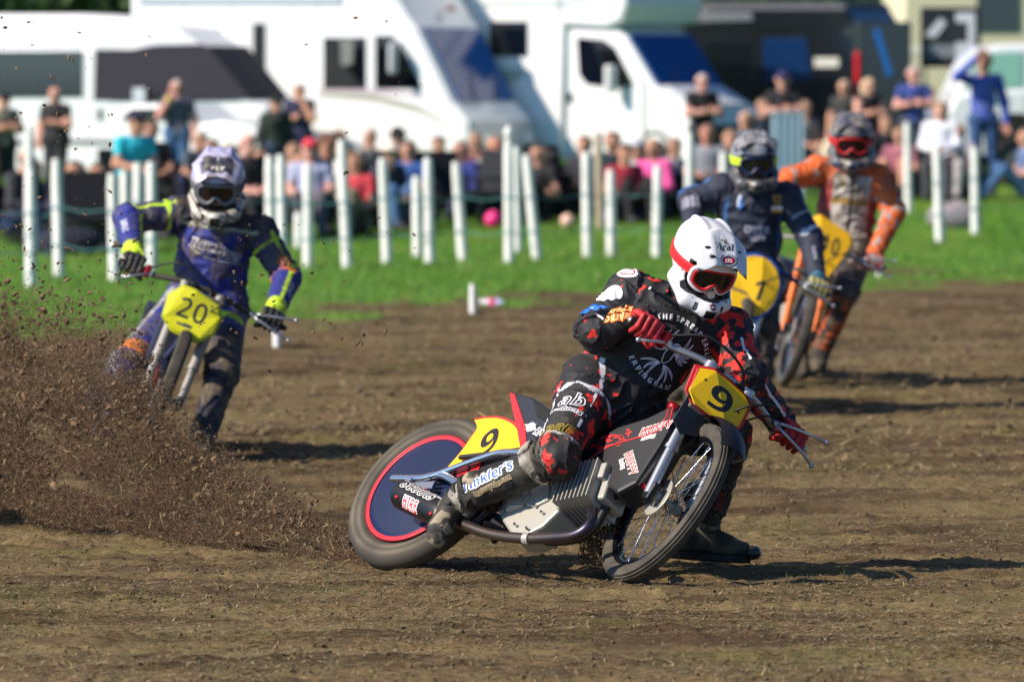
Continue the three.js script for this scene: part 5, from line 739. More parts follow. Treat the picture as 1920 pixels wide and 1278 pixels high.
// ---------------------------------------------------------------- fence posts, pegs, rope
const flatD = (py) => { let D = CAM_H * FPX / (py - HORIZON); for (let i = 0; i < 30; i++) D = lerp(D, (CAM_H - slope(D)) * FPX / (py - HORIZON), 0.5); return D; };
const posts = [];
function post(bx, by, tx, ty, o = {}) {
  const D = o.d || flatD(by), b = at(bx, by, D); b.y = groundY(b.x, D); const top = at(tx, ty, D), r = o.r || 0.055, h = top.clone().sub(b), n = 14;
  const tilt = tx - bx, kind = o.wood ? 'bare weathered wooden fence post standing behind the white posts' : o.label || (o.knob ? 'tall white fence post topped by a rounded cap' : tilt < -14 ? 'white fence post with the strongest lean in the row' : tilt < -7 ? 'white fence post leaning clearly to one side' : 'upright white painted fence post beside the track');
  const g = thing(o.wood ? 'wooden_post' : o.name || 'fence_post', kind, o.cat || 'post', b, o.wood ? undefined : o.group || 'white fence posts along the track');
  const geo = new THREE.CylinderGeometry(r * 0.92, r, 1, 14, 10), P = geo.attributes.position, c = new Float32Array(P.count * 3), L_ = h.length();
  for (let i = 0; i < P.count; i++) { let x = P.getX(i), y = P.getY(i) + 0.5, z = P.getZ(i); const k = 1 + 0.06 * nz(x * 30 + bx, y * 3, z * 30); x *= k; z *= k; if (y > 0.99) { x *= 0.82; z *= 0.82; } P.setXYZ(i, x, y * L_ - 0.03 * (1 - y), z); const d = fbm(x * 20 + bx, y * L_ * 5, z * 20, 3); const base = o.wood ? [0.4, 0.33, 0.24] : o.tone || [0.76, 0.76, 0.73]; c.set(mix3(base, [0.3, 0.3, 0.22], Math.max(0, Math.min(0.8, (d - 0.25) * 0.8))), i * 3); }
  geo.setAttribute('color', new THREE.BufferAttribute(c, 3)); geo.computeVertexNormals();
  geo.applyQuaternion(new THREE.Quaternion().setFromUnitVectors(V(0, 1, 0), h.clone().normalize()));
  put('shaft', geo, vmat(0.75), g);
  if (!o.plain) for (const hh of [0.3, 0.66]) { const q = h.clone().normalize().multiplyScalar(hh * Math.min(1, L_ / 1.05)); put('twine_wrap', new THREE.TorusGeometry(r * 1.05, 0.0075, 6, 20).rotateX(Math.PI / 2).translate(q.x, q.y, q.z), mat(0x5f9ba6, 0.8), g); }
  if (o.knob) put('insulator_cap', new THREE.SphereGeometry(0.045, 14, 10).scale(1, 1.6, 1).translate(h.x, h.y + 0.07, h.z), mat(0xe6e6e2, 0.5), g);
  posts.push({ b, h, D, plain: o.plain });
  return g;
}
const postRow = [[57, 535, 57, 318], [110, 515, 105, 297], [214, 522, 210, 325], [258, 502, 258, 305], [284, 506, 283, 303], [508, 496, 505, 292], [529, 494, 526, 290], [577, 500, 577, 308], [651, 500, 640, 262], [726, 490, 717, 296], [806, 490, 802, 295], [868, 485, 855, 303], [955, 489, 953, 262, { knob: 1 }], [1007, 485, 987, 290], [1102, 480, 1099, 285], [1147, 478, 1145, 318], [1232, 480, 1234, 310], [1763, 451, 1757, 275], [1830, 436, 1829, 277]];
for (const [a, b, c, d, o] of postRow) post(a, b, c, d, o || {});
const row1 = posts.filter(p => !p.plain).sort((a, b) => a.b.x - b.b.x);
const back = { label: 'white fence post of the second row in front of the spectators', group: 'white fence posts of the second row', plain: 1 };
for (const [a, b, c, d] of [[236, 492, 233, 320], [560, 462, 560, 398], [644, 440, 632, 300], [783, 478, 781, 330], [971, 470, 968, 275], [1293, 440, 1293, 248], [1358, 432, 1357, 285], [1496, 425, 1490, 350], [1704, 396, 1702, 230], [55, 470, 54, 240]]) post(a, b, c, d, back);
post(1126, 425, 1122, 248, { wood: 1, plain: 1 });
for (const [a, b, t, l] of [[519, 648, 586, 'short white marker peg in the grass behind rider 20'], [887, 586, 533, 'short white marker peg standing alone at the track edge'], [1650, 516, 462, 'short white marker peg beyond the orange rider']]) post(a, b, a - 1, t, { name: 'marker_peg', label: l, r: 0.03, plain: 1, cat: 'peg', group: 'marker pegs' });
for (const hh of [0.3, 0.66]) { const pts = []; const W = row1.filter(p => p.b.x < 3.2 || p.b.x > 3.2); for (let i = 0; i < W.length; i++) { const p = W[i], q = p.b.clone().addScaledVector(p.h.clone().normalize(), hh); q.z += 0.062; pts.push(q); if (i < W.length - 1) { const w = W[i + 1], e = w.b.clone().addScaledVector(w.h.clone().normalize(), hh); e.z += 0.062; const m = q.clone().lerp(e, 0.5); m.y -= 0.02 + 0.01 * q.distanceTo(e); pts.push(m); } }
  const f = pts[0].clone(); f.x -= 2; pts.unshift(f); const e = pts[pts.length - 1].clone(); e.x += 2.5; e.z -= 1.5; pts.push(e);
  const t = put('fence_rope', tube(pts, 0.0055, 400, 6), mat(0x4d7f86, 0.85), scene); t.name = numbered('fence_rope'); t.userData = { label: hh > 0.5 ? 'upper strand of thin blue-green twine strung along the white posts' : 'lower strand of thin blue-green twine strung along the white posts', category: 'rope' }; }
{ const p = onGround(922, 574), g = thing('litter', 'crumpled red white and blue wrapper lying at the track edge', 'wrapper', V(p.x, groundY(p.x, -p.z), p.z)); const q = new THREE.PlaneGeometry(0.2, 0.1, 14, 8).rotateX(-1.1), P = q.attributes.position, c = new Float32Array(P.count * 3); for (let i = 0; i < P.count; i++) { const x = P.getX(i), y = P.getY(i), z = P.getZ(i); P.setXYZ(i, x, y + 0.05 + 0.03 * nz(x * 22, y * 22, 1), z + 0.03 * nz(x * 25, y * 25, 7)); c.set(x < -0.03 ? [0.75, 0.75, 0.78] : x < 0.04 ? [0.5, 0.1, 0.2] : [0.35, 0.4, 0.6], i * 3); } q.setAttribute('color', new THREE.BufferAttribute(c, 3)); q.computeVertexNormals(); put('wrapper', q, vmat(0.4), g); }

// ---------------------------------------------------------------- parked vehicles
const glassB = mat(0x1b4a8c, 0.14, 0, { specularIntensity: 0.5 }), glassD = mat(0x0c0f12, 0.08, 0, { clearcoat: 1 }), white = mat(0xe4e6e7, 0.35, 0, { clearcoat: 0.5 }), greyP = mat(0x9aa3ad, 0.35, 0.2, { clearcoat: 0.5 }), tyreM = mat(0x121212, 0.85), blackP = mat(0x101216, 0.25, 0.1, { clearcoat: 1 });
function vehicle(name, label, px, D, yaw, category) {
  const b = at(px, 300, D); b.y = slope(D) - 0.01; const a = yaw * Math.PI / 180, m = new THREE.Matrix4().makeBasis(V(Math.cos(a), 0, Math.sin(a)), V(0, 1, 0), V(-Math.sin(a), 0, Math.cos(a))); m.setPosition(b);
  const g = thing(name, label, category, b); g.quaternion.setFromRotationMatrix(m); g.updateMatrixWorld();
  const S = (x, y, z = 0) => inFrame(m, x, y, 2, z), poly = (pts, z = 0) => pts.map(([x, y]) => S(x, y, z));
  const wheel = (x, z, r = 0.34) => { const w = new THREE.Group(); w.name = 'wheel'; g.add(w); put('tyre', tyreGeo(r, r * 0.66, 0.1, false).translate(x, r, z), tyreM, w); put('rim', lathe([[0.001, 0.06], [r * 0.3, 0.07], [r * 0.6, 0.03], [r * 0.68, 0.075], [r * 0.68, -0.075], [0.001, -0.075]], 32).rotateY(z < -0.5 ? Math.PI : 0).translate(x, r, z), mat(0x55585c, 0.5, 0.3), w); };
  return { g, S, poly, wheel, m };
}
{ // white integrated motorhome
  const v = vehicle('motorhome', 'white motorhome with huge blue-tinted windscreen and grey swoosh along its side', 860, 103, 25, 'motorhome');
  const sh = put('body_shell', slab(v.poly([[240, 298], [240, -160], [650, -160], [712, -60], [768, 30], [783, 50], [850, 190], [880, 225], [884, 262], [872, 298]]), -2.3, 0, 0.16), white, v.g);
  for (const [n, p] of [['window', [[607, 70], [686, 70], [686, 166], [607, 166]]], ['cab_window', [[704, 66], [738, 66], [762, 100], [793, 166], [704, 166]]], ['window', [[378, 56], [412, 56], [412, 142], [378, 142]]], ['door_window', [[475, 44], [497, 44], [497, 164], [475, 164]]]]) put(n, slab(v.poly(p), 0.002, 0.02, 0.006), glassD, v.g);
  put('door_frame', slab(v.poly([[462, 20], [510, 20], [510, 270], [462, 270]]), 0.001, 0.0018, 0), mat(0xcfd2d2, 0.4), v.g);
  put('side_stripe', slab(v.poly([[600, 172], [700, 176], [780, 196], [832, 226], [845, 238], [790, 212], [700, 190], [600, 182]]), 0.001, 0.006, 0.001), mat(0x9fa196, 0.5), v.g);
  put('side_stripe', slab(v.poly([[600, 164], [720, 168], [800, 178], [800, 184], [700, 176], [600, 170]]), 0.001, 0.005, 0.001), mat(0xb9a9b4, 0.5), v.g);
  const a = v.S(784, 52), b = v.S(851, 190), n = V(b.y - a.y, a.x - b.x, 0).normalize().multiplyScalar(-0.02);
  const ws = put('windscreen', slab([a, b, b.clone().add(n), a.clone().add(n)], -2.1, -0.2, 0.004), glassB, v.g);
  const b2 = v.S(852, 196), c2 = v.S(882, 232), n2 = V(b2.y - c2.y, c2.x - b2.x, 0).normalize().multiplyScalar(0.02);
  put('bonnet', slab([b2, c2, v.S(886, 262), v.S(884, 280).add(V(0.03, 0, 0)), c2.clone().add(n2), b2.clone().add(n2)], -2.2, -0.1, 0.004), greyP, v.g);
  const e0 = v.S(884, 284); put('bumper', rbox(0.2, 0.3, 2.25, 0.05).translate(e0.x - 0.02, e0.y - 0.12, -1.15), mat(0x1b1d20, 0.6), v.g);
  for (const z of [-0.35, -1.95]) put('headlight', rbox(0.08, 0.18, 0.34, 0.04).translate(e0.x + 0.02, e0.y + 0.18, z), mat(0xd8dde2, 0.1, 0.3), v.g);
  put('wing_mirror', [rbox(0.1, 0.46, 0.2, 0.05).translate(v.S(752, 110).x, v.S(752, 110).y, 0.28), bar(v.S(752, 80), v.S(752, 80).setZ(0.28), 0.02)], mat(0xb8bcc0, 0.3), v.g);
  put('roof_light', rbox(0.08, 0.08, 0.16, 0.02).translate(v.S(770, 14).x + 0.04, v.S(770, 14).y, -1.3), mat(0x8a3324, 0.4), v.g);
  for (const x of [345, 430, 545, 596, 698]) put('panel_seam', slab(v.poly([[x, 10], [x + 1.2, 10], [x + 1.2, 290], [x, 290]]), 0.0005, 0.003, 0), mat(0x8d9294, 0.6), v.g);
  put('awning_rail', slab(v.poly([[260, -6], [640, -6], [640, 6], [260, 6]]), 0.001, 0.05, 0.01), mat(0xaeb4ba, 0.4, 0.3), v.g);
  put('vent_grille', slab(v.poly([[560, 190], [590, 190], [590, 214], [560, 214]]), 0.001, 0.012, 0.003), mat(0xb9bcbc, 0.6), v.g);
  for (const z of [-0.7, -1.5]) put('wiper', bar(v.S(850, 186).setZ(z).add(V(0.03, 0.0, 0)), v.S(826, 136).setZ(z - 0.25).add(V(0.03, 0, 0)), 0.012, 0.008, 6), mat(0x111214, 0.5), v.g);
  put('curtain', slab(v.poly([[638, 74], [664, 74], [662, 120], [640, 124]]), 0.0205, 0.022, 0), mat(0x6b706c, 0.7), v.g);
  put('skirt', slab(v.poly([[250, 300], [250, 330], [850, 330], [850, 300]]), -2.25, -0.03, 0.01), mat(0x9b9d9c, 0.5), v.g);
  v.wheel(v.S(800, 320).x, -0.14); v.wheel(v.S(430, 320).x, -0.14);
}
{ // white coachbuilt motorhome
  const v = vehicle('motorhome', 'white coachbuilt motorhome with rounded overcab bulge above a van cab', 1230, 104, 32, 'motorhome');
  put('living_body', slab(v.poly([[800, 300], [800, -160], [1075, -160], [1062, 40], [1055, 300]]), -2.25, 0.06, 0.06), white, v.g);
  put('overcab', slab(v.poly([[1040, 48], [1040, -160], [1125, -160], [1166, -60], [1180, 6], [1170, 40], [1140, 54]], 0), -2.25, 0.06, 0.1), white, v.g);
  put('cab', slab(v.poly([[1050, 296], [1050, 52], [1152, 54], [1172, 70], [1226, 160], [1290, 200], [1306, 230], [1308, 272], [1290, 300], [1262, 302], [1240, 268], [1208, 268], [1180, 300]]), -2.05, -0.05, 0.06), white, v.g);
  put('cab_door', slab(v.poly([[1064, 60], [1146, 62], [1168, 82], [1204, 150], [1204, 262], [1186, 285], [1066, 285]]), -0.05, -0.035, 0.006), white, v.g);
  put('cab_window', slab(v.poly([[1080, 70], [1130, 74], [1152, 90], [1188, 160], [1150, 166], [1098, 158], [1084, 140]]), -0.04, -0.02, 0.006), glassD, v.g);
  put('door_handle', rbox(0.06, 0.16, 0.04, 0.015).translate(v.S(1068, 183).x, v.S(1068, 183).y, -0.015), mat(0x1d2022, 0.5), v.g);
  const a = v.S(1172, 66), b = v.S(1228, 160), n = V(b.y - a.y, a.x - b.x, 0).normalize().multiplyScalar(-0.025);
  put('windscreen', slab([a, b, b.clone().add(n), a.clone().add(n)], -1.95, -0.12, 0.004), glassB, v.g);
  const hb = v.S(1232, 163), hc = v.S(1288, 198), hn = V(hb.y - hc.y, hc.x - hb.x, 0).normalize().multiplyScalar(0.03);
  put('bonnet', slab([hb, hc, hc.clone().add(hn), hb.clone().add(hn)], -1.85, -0.2, 0.01), white, v.g);
  put('window', slab(v.poly([[918, 40], [990, 40], [990, 106], [918, 106]], 0.06), 0.061, 0.08, 0.006), glassD, v.g);
  put('wing_mirror', [rbox(0.12, 0.42, 0.24, 0.05).translate(v.S(1158, 148).x, v.S(1158, 148).y, 0.2), bar(v.S(1170, 170).setZ(-0.05), v.S(1160, 160).setZ(0.2), 0.02)], mat(0xd6d8d8, 0.3), v.g);
  for (const z of [-0.3, -1.8]) put('headlight', rbox(0.22, 0.24, 0.28, 0.06).translate(v.S(1296, 222).x - 0.02, v.S(1296, 222).y, z), mat(0xe2e6ea, 0.08, 0.3), v.g);
  put('bumper', rbox(0.22, 0.34, 2.0, 0.06).translate(v.S(1303, 275).x, v.S(1303, 275).y, -1.05), mat(0x2a2d30, 0.6), v.g);
  put('wheel_arch', slab(v.poly([[1200, 302], [1204, 276], [1218, 264], [1236, 264], [1248, 276], [1254, 302]]), -0.05, -0.03, 0.004), mat(0x1b1c1e, 0.7), v.g);
  put('door_seam', slab(v.poly([[1206, 150], [1207.5, 150], [1207.5, 262], [1206, 262]]), -0.05, -0.03, 0), mat(0x7d8284, 0.6), v.g);
  put('grille', rbox(0.05, 0.2, 1.1, 0.03).translate(v.S(1306, 246).x + 0.02, v.S(1306, 246).y, -1.05), mat(0x17181a, 0.5), v.g);
  for (const z of [-0.6, -1.2]) put('wiper', bar(v.S(1226, 158).setZ(z).add(V(0.03, 0.02, 0)), v.S(1206, 124).setZ(z - 0.3).add(V(0.03, 0.02, 0)), 0.012, 0.008, 6), mat(0x111214, 0.5), v.g);
  put('overcab_stripe', slab(v.poly([[900, 4], [1060, 4], [1130, -10], [1130, -4], [1064, 12], [900, 12]], 0.06), 0.061, 0.064, 0), mat(0x9aa6a8, 0.5), v.g);
  put('side_logo', slab(v.poly([[930, 132], [975, 128], [985, 140], [960, 158], [932, 150]], 0.06), 0.061, 0.064, 0), mat(0xaeb8ac, 0.5), v.g);
  v.wheel(v.S(1225, 305).x, -0.14, 0.33); v.wheel(v.S(905, 305).x, -0.14, 0.33);
}
{ // white high-roof campervan with dark screen cover
  const v = vehicle('campervan', 'white high-roof campervan with dark grey cover over its windscreen', 430, 101, 16, 'campervan');
  put('body_shell', slab(v.poly([[-260, 330], [-260, 92], [160, 90], [330, 86], [392, 92], [470, 186], [500, 200], [512, 250], [505, 322]]), -1.85, 0, 0.07), white, v.g);
  put('high_roof', slab(v.poly([[-260, 94], [-240, 40], [-150, 26], [150, 26], [250, 34], [330, 52], [392, 92]]), -1.8, -0.04, 0.1), mat(0xe4e6e8, 0.4), v.g);
  put('window', slab(v.poly([[-240, 97], [154, 95], [154, 182], [-240, 184]]), 0.001, 0.02, 0.006), glassD, v.g);
  const cov = slab(v.poly([[178, 92], [250, 92], [290, 84], [380, 82], [396, 94], [470, 184], [440, 188], [300, 190], [176, 188]]), -0.02, 0.03, 0.012); put('screen_cover', cov, mat(0x2d2a36, 0.9), v.g);
  const a = v.S(388, 88), b = v.S(470, 188), n = V(b.y - a.y, a.x - b.x, 0).normalize().multiplyScalar(-0.03); put('windscreen_cover', slab([a, b, b.clone().add(n), a.clone().add(n)], -1.8, 0.0, 0.008), mat(0x2d2a36, 0.9), v.g);
  put('door_handle', rbox(0.07, 0.17, 0.03, 0.012).translate(v.S(187, 215).x, v.S(187, 215).y, 0.012), mat(0x1d2022, 0.5), v.g);
  put('fuel_flap', rbox(0.22, 0.2, 0.012, 0.004).translate(v.S(195, 190).x, v.S(195, 190).y, 0.004), white, v.g);
  put('wing_mirror', [rbox(0.08, 0.3, 0.2, 0.05).translate(v.S(283, 180).x, v.S(283, 180).y, 0.22), bar(v.S(290, 185), v.S(285, 185).setZ(0.2), 0.02)], mat(0x141417, 0.5), v.g);
  put('mirror_glass', rbox(0.2, 0.24, 0.02, 0.01).translate(v.S(274, 180).x, v.S(274, 180).y, 0.33), mat(0xc4c8ce, 0.15, 0.2), v.g);
  for (const z of [-0.25, -1.6]) put('headlight', rbox(0.2, 0.22, 0.3, 0.06).translate(v.S(500, 232).x, v.S(500, 232).y, z), mat(0xe2e6ea, 0.08, 0.3), v.g);
  put('bumper', rbox(0.2, 0.28, 1.85, 0.05).translate(v.S(508, 290).x, v.S(508, 290).y, -0.92), mat(0x33363a, 0.6), v.g);
  for (const x of [158, 172, 300]) put('door_seam', slab(v.poly([[x, 96], [x + 1.2, 96], [x + 1.2, 318], [x, 318]]), 0.0005, 0.003, 0), mat(0x8d9294, 0.6), v.g);
  put('rubbing_strip', slab(v.poly([[-250, 262], [480, 262], [480, 270], [-250, 270]]), 0.001, 0.02, 0.004), mat(0x5d6064, 0.7), v.g);
  put('sill', slab(v.poly([[-250, 318], [-250, 345], [490, 345], [490, 318]]), -1.8, 0.012, 0.01), mat(0x6b6e70, 0.6), v.g);
  v.wheel(v.S(400, 330).x, -0.1, 0.32); v.wheel(v.S(-90, 330).x, -0.1, 0.32);
}
{ // white car bonnet catching the sun, in front of the campervan's nose
  const v = vehicle('parked_car', 'small white car with sun glinting off its bonnet beside the campervan', 470, 97, 22, 'car');
  put('body_shell', slab(v.poly([[350, 360], [350, 262], [372, 232], [420, 226], [470, 236], [500, 252], [508, 300], [500, 360]]), -1.6, 0, 0.06), white, v.g);
  put('cabin', slab(v.poly([[210, 350], [210, 222], [240, 196], [330, 194], [374, 230], [360, 350]]), -1.5, -0.06, 0.06), white, v.g);
  put('side_window', slab(v.poly([[224, 224], [246, 204], [322, 202], [350, 228]], -0.06), -0.06, -0.045, 0.004), glassD, v.g);
  for (const z of [-0.25, -1.35]) put('headlight', new THREE.SphereGeometry(0.13, 18, 12).scale(1, 0.7, 1.2).translate(v.S(500, 262).x - 0.05, v.S(500, 262).y, z), mat(0xeef2f5, 0.05, 0.4), v.g);
  v.wheel(v.S(440, 340).x, -0.08, 0.3);
}
{ // black van seen from behind
  const v = vehicle('van', 'black panel van with open rear door and tall red tail lamp', 1600, 108, 24, 'van');   // its rear is at +x
  put('body_shell', slab(v.poly([[1240, 300], [1250, 90], [1290, 20], [1330, 12], [1585, 12], [1602, 40], [1604, 300]]), -1.95, 0, 0.06), blackP, v.g);
  put('roof', slab(v.poly([[1300, 12], [1330, 4], [1580, 4], [1590, 13]]), -1.9, -0.06, 0.02), mat(0x3a414c, 0.4, 0.2), v.g);
  put('side_window', slab(v.poly([[1430, 72], [1512, 70], [1524, 150], [1434, 156]]), 0.001, 0.02, 0.005), mat(0x0c2a55, 0.12, 0, { clearcoat: 1 }), v.g);
  put('side_window', slab(v.poly([[1318, 74], [1410, 74], [1412, 150], [1310, 150]]), 0.001, 0.02, 0.005), glassD, v.g);
  put('side_trim', slab(v.poly([[1300, 24], [1410, 24], [1414, 38], [1300, 42]]), 0.001, 0.02, 0.004), mat(0x8f959c, 0.3, 0.6), v.g);
  put('number_plate', slab(v.poly([[1528, 108], [1574, 108], [1574, 126], [1528, 126]]), 0.001, 0.02, 0.003), mat(0xc4c4bc, 0.5), v.g);
  const e = v.S(1604, 100).x;
  put('tail_lamp', rbox(0.1, 0.8, 0.16, 0.04).translate(e + 0.03, v.S(1600, 145).y, -0.06), mat(0xc0141c, 0.3), v.g);
  put('tail_lamp', rbox(0.1, 0.8, 0.16, 0.04).translate(e + 0.03, v.S(1600, 145).y, -1.88), mat(0xc0141c, 0.3), v.g);
  put('rear_door', rbox(0.05, 1.75, 0.85, 0.03).translate(e + 0.03, 1.35, -1.42), blackP, v.g);
  { const d = new THREE.Group(); d.name = 'open_rear_door'; d.position.set(e + 0.02, 0, -0.04); d.rotation.y = -1.0; v.g.add(d); put('panel', rbox(0.05, 1.75, 0.85, 0.03).translate(0, 1.35, -0.43), blackP, d); put('blue_strap', rbox(0.02, 0.75, 0.09, 0.008).rotateX(0.3).translate(0.045, 1.75, -0.4), mat(0x1a6fc4, 0.6), d); }
  put('bumper', rbox(0.14, 0.22, 1.9, 0.04).translate(e + 0.05, 0.5, -0.98), mat(0x1a1b1d, 0.6), v.g);
  v.wheel(v.S(1300, 310).x, -0.1, 0.33); v.wheel(v.S(1540, 310).x, -0.1, 0.33);
}
{ // beige caravan
  const v = vehicle('caravan', 'cream touring caravan with dark window behind the black van', 1900, 118, -6, 'caravan');
  put('body_shell', slab(v.poly([[1700, 300], [1690, 40], [1700, -160], [2160, -160], [2200, 60], [2180, 300]]), -2.2, 0, 0.1), mat(0xd9cfae, 0.5), v.g);
  put('window', slab(v.poly([[1832, -60], [1912, -60], [1912, 60], [1832, 60]]), 0.001, 0.03, 0.01), glassD, v.g);
  put('window', slab(v.poly([[1960, -60], [2060, -60], [2060, 60], [1960, 60]]), 0.001, 0.03, 0.01), glassD, v.g);
  put('side_band', slab(v.poly([[1702, 86], [2190, 86], [2190, 100], [1702, 100]]), 0.001, 0.01, 0.002), mat(0xe8e6da, 0.5), v.g);
  v.wheel(v.S(1960, 330).x, -0.1, 0.32);
}
{ // sign panel by the caravan
  const b = at(1790, 300, 110); b.y = slope(110); const g = thing('sign_board', 'dark board with white square and arrow graphics beside the black van', 'sign', b);
  const w = 0.95, c = at(1783, 70, 110);
  put('panel', rbox(w, 0.95, 0.04, 0.01).translate(c.x - b.x, c.y - b.y, 0), mat(0x1c2026, 0.5), g);
  put('graphics', new THREE.PlaneGeometry(w - 0.04, 0.9).translate(c.x - b.x, c.y - b.y, 0.024), inkMat(ink(256, 256, (x) => { x.fillStyle = '#c9ced6'; x.fillRect(150, 16, 86, 226); x.fillStyle = '#24272d'; x.fillRect(120, 60, 84, 90); x.fillStyle = '#c2c7d0'; x.beginPath(); x.moveTo(10, 120); x.lineTo(80, 40); x.lineTo(110, 60); x.lineTo(60, 130); x.closePath(); x.fill(); x.fillStyle = '#7b828c'; x.fillRect(20, 160, 130, 60); })), g);
  for (const s of [-1, 1]) put('leg', bar(V(c.x - b.x + s * 0.4, 0, 0), V(c.x - b.x + s * 0.4, c.y - b.y - 0.4, 0), 0.02), mat(0x33363a, 0.5), g);
}
{ // white car at the right
  const v = vehicle('parked_car', 'white car with pale green-tinted windows parked below the cream caravan', 1900, 98, -4, 'car');
  put('body_shell', slab(v.poly([[1778, 300], [1774, 215], [1792, 178], [1830, 168], [2110, 160], [2116, 300]]), -1.75, 0, 0.08), white, v.g);
  put('cabin', slab(v.poly([[1790, 176], [1818, 116], [1850, 88], [1880, 82], [2080, 80], [2104, 170]]), -1.65, -0.06, 0.08), white, v.g);
  for (const p of [[[1808, 166], [1830, 118], [1856, 100], [1918, 97], [1918, 164]], [[1930, 97], [2050, 98], [2060, 162], [1930, 163]]]) put('side_window', slab(v.poly(p, -0.06), -0.06, -0.04, 0.005), mat(0x86b8a8, 0.12, 0), v.g);
  put('wing_mirror', rbox(0.2, 0.16, 0.12, 0.04).translate(v.S(1830, 168).x, v.S(1830, 168).y + 0.05, 0.06), white, v.g); put('wheel_arch', slab(v.poly([[1870, 300], [1872, 232], [1890, 212], [1922, 212], [1940, 232], [1942, 300]]), 0.0, 0.006, 0.002), mat(0x131416, 0.8), v.g); put('sill', slab(v.poly([[1780, 290], [2110, 290], [2110, 304], [1780, 304]]), -1.7, 0.01, 0.005), mat(0x2a2c2e, 0.7), v.g); put('door_seam', slab(v.poly([[1923, 170], [1924.5, 170], [1924.5, 210], [1923, 210]]), 0.0005, 0.003, 0), mat(0x7d8284, 0.6), v.g);
  v.wheel(v.S(1906, 250).x, -0.02, 0.34);
}
{ // hedge line far behind
  const n = 12000; scatter('hedgerow', 'green hedge of trees along the far field edge', bladeGeo(0.4, 0.5), mat(0xffffff, 0.8, 0, { transmission: 0.2 }), n, (i, M) => { const x = rr(-16, 16), d = 150 + rr(-1.5, 1.5), top = 4.4 + 1.3 * fbm(x * 0.4, 3, 1, 3), y = slope(150) + rnd() * (top); const L_ = rr(0.12, 0.3); compose(M, x, y, -d, rr(-1.5, 1.5), rr(0, 6.28), rr(-1, 1), L_, L_, L_); }, () => { const k = rr(0.5, 1.2); return [0.05 * k, 0.12 * k, 0.02 * k]; });
  const g = new THREE.BoxGeometry(34, 3.6, 2, 60, 10, 2), P = g.attributes.position; for (let i = 0; i < P.count; i++) { const x = P.getX(i), y = P.getY(i); P.setY(i, y + 0.5 * fbm(x * 0.5, y, 2, 3) * (y > 0 ? 1 : 0)); P.setZ(i, P.getZ(i) + 0.5 * fbm(x, y, 5, 3)); } g.computeVertexNormals(); const m = put('hedge_core', g.translate(0, 1.6 + slope(150), -150.5), mat(new THREE.Color(0.02, 0.045, 0.01).getHex(), 0.95), scene); m.userData = { kind: 'stuff', label: 'shaded inner mass of the far hedge', category: 'hedge' };
}
